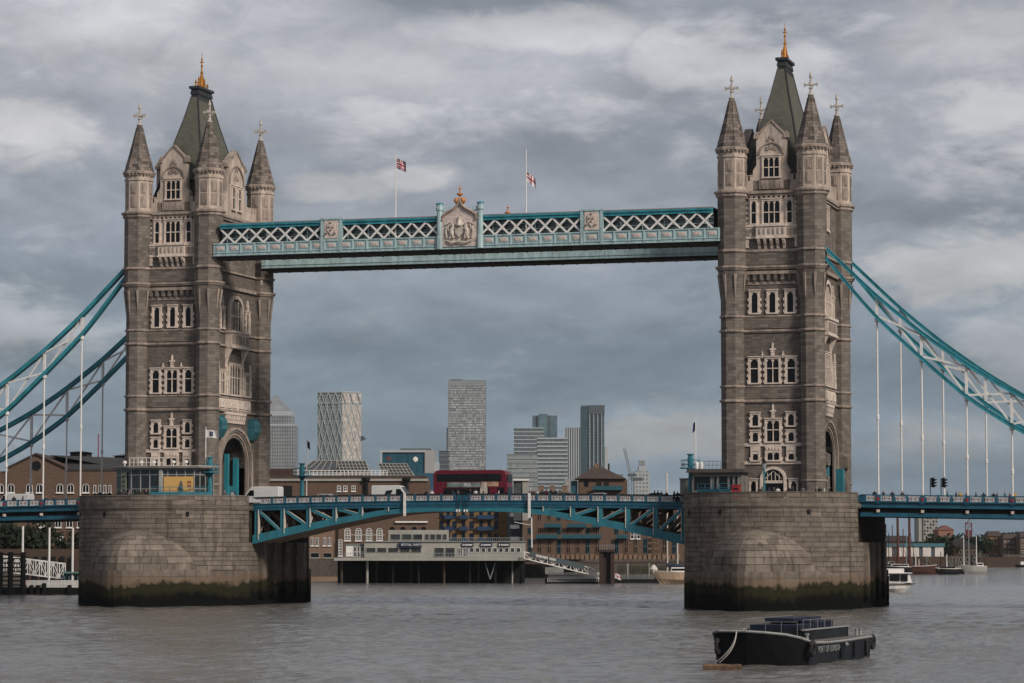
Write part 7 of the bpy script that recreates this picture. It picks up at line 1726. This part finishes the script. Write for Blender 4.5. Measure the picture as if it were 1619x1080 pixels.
for x, y in ((-.5, 2.0), (-.6, 3.4), (1.0, .5), (13.4, .6), (14.8, .7), (-.3, 5.2)):
    f = MB(); f.lathe(x, y, [(.12, 1.6), (.1, 1.95), (.17, 2.0), (.17, 2.08)], 8); f.build('bollard', EDGE, bg)
for (x, y, z) in ((-.15, -.22, 1.15), (LB+.2, .1, 1.1), (LB+.3, 2.5, 1.1), (-2.3, WB-.7, 1.3)):
    f = MB(); R_ = .42
    rg = []
    for i in range(15): a = 2*pi*i/14; c = Vector((x, y, z))+Vector((R_*.9*cos(a), 0, R_*sin(a))); rg.append(tuple(c))
    f.tube(rg, .16, 6); f.build('tyre_fender', TYRE, bg)
o = obj('lettering', text_mesh('PORT OF LONDON', .62, mat('faded_lettering', (.2, .21, .21), .7, .5, 4), .01), bg, (4.55, -.03, .98)); o.rotation_euler = (pi/2, 0, 0)
for x in (7.2, 10.5, 13.5): f = MB(); f.box(x-.12, x+.12, -.1, 0, .2, 1.25); f.build('rubbing_bar', HB, bg)
f = MB(); f.lathe(8.3, -.12, [(.03, 1.05), (.14, 1.1), (.14, 1.25), (.03, 1.3)], 8); f.build('eye_plate', EDGE, bg)
# mooring rope down to the log
lg0 = onZ(1112, 1056.5, .1); lg1 = onZ(1172, 1057.5, .1)
rp = thing('mooring_rope', tuple(onZ(1160, 1045, .3)), 'pale mooring rope hanging from the bow of the black barge', 'rope')
wm = Matrix.Rotation(ang, 3, 'Z'); B0 = Vector((P1.x, P1.y, 0)); tip = B0+wm @ Vector((-2.62, 4.2, 2.36)); end = B0+wm @ Vector((-2.9, 5.3, .25)); pts = []
for k in range(13): q = k/12; p = tip.lerp(end, q); p.z = tip.z+(end.z-tip.z)*(q**.8); p += (wm @ Vector((-.35, -.35, 0)))*sin(pi*q); pts.append(p)
f = MB(); f.tube(pts, .045, 5); f.tube([p+Vector((-.28*(i/12), .1, 0)) for i, p in enumerate(pts)], .04, 5); f.build('rope', mat('rope', (.42, .39, .36), .9, .1), rp, tuple(rp.location))
lg = thing('floating_log', tuple(lg0), 'short brown timber baulk floating before the barge bow', 'log')
f = MB(); d_ = lg1-lg0; n = 9
f.loft([[tuple(lg0+d_*(k/n)+Vector((sin(YAW)*y, -cos(YAW)*y, z+.02*sin(k*1.7)))) for y, z in ((-.28, -.2), (.3, -.2), (.32, .16), (.22, .27), (-.2, .28), (-.3, .15))] for k in range(n+1)])
f.build('timber', mat('wet_timber', (.14, .085, .05), .8, .5, 2.5, bump=.6), lg, tuple(lg0))
f = MB(); f.lathe(0, 0, [(.09, .2), (.09, .42), (.13, .45)], 6); f.v = [(lg0.x+d_.x*.75+a, lg0.y+d_.y*.75+b, c) for a, b, c in f.v]; f.build('ring_post', DARK, lg, tuple(lg0))
# ================================================================== air: thin haze over the whole place
hz = MB(); hz.box(-9500, 9500, -1000, 12500, -1.5, 262)
m = bpy.data.materials.new('haze_air'); m.use_nodes = True; t = NT(m.node_tree); out = t.n('ShaderNodeOutputMaterial'); v = t.n('ShaderNodeVolumePrincipled')
v.inputs['Color'].default_value = (.8, .86, .92, 1); v.inputs['Density'].default_value = .00002; v.inputs['Anisotropy'].default_value = 0.0; t.l(v.outputs[0], out.inputs['Volume'])
stuff(hz.build('haze', m))
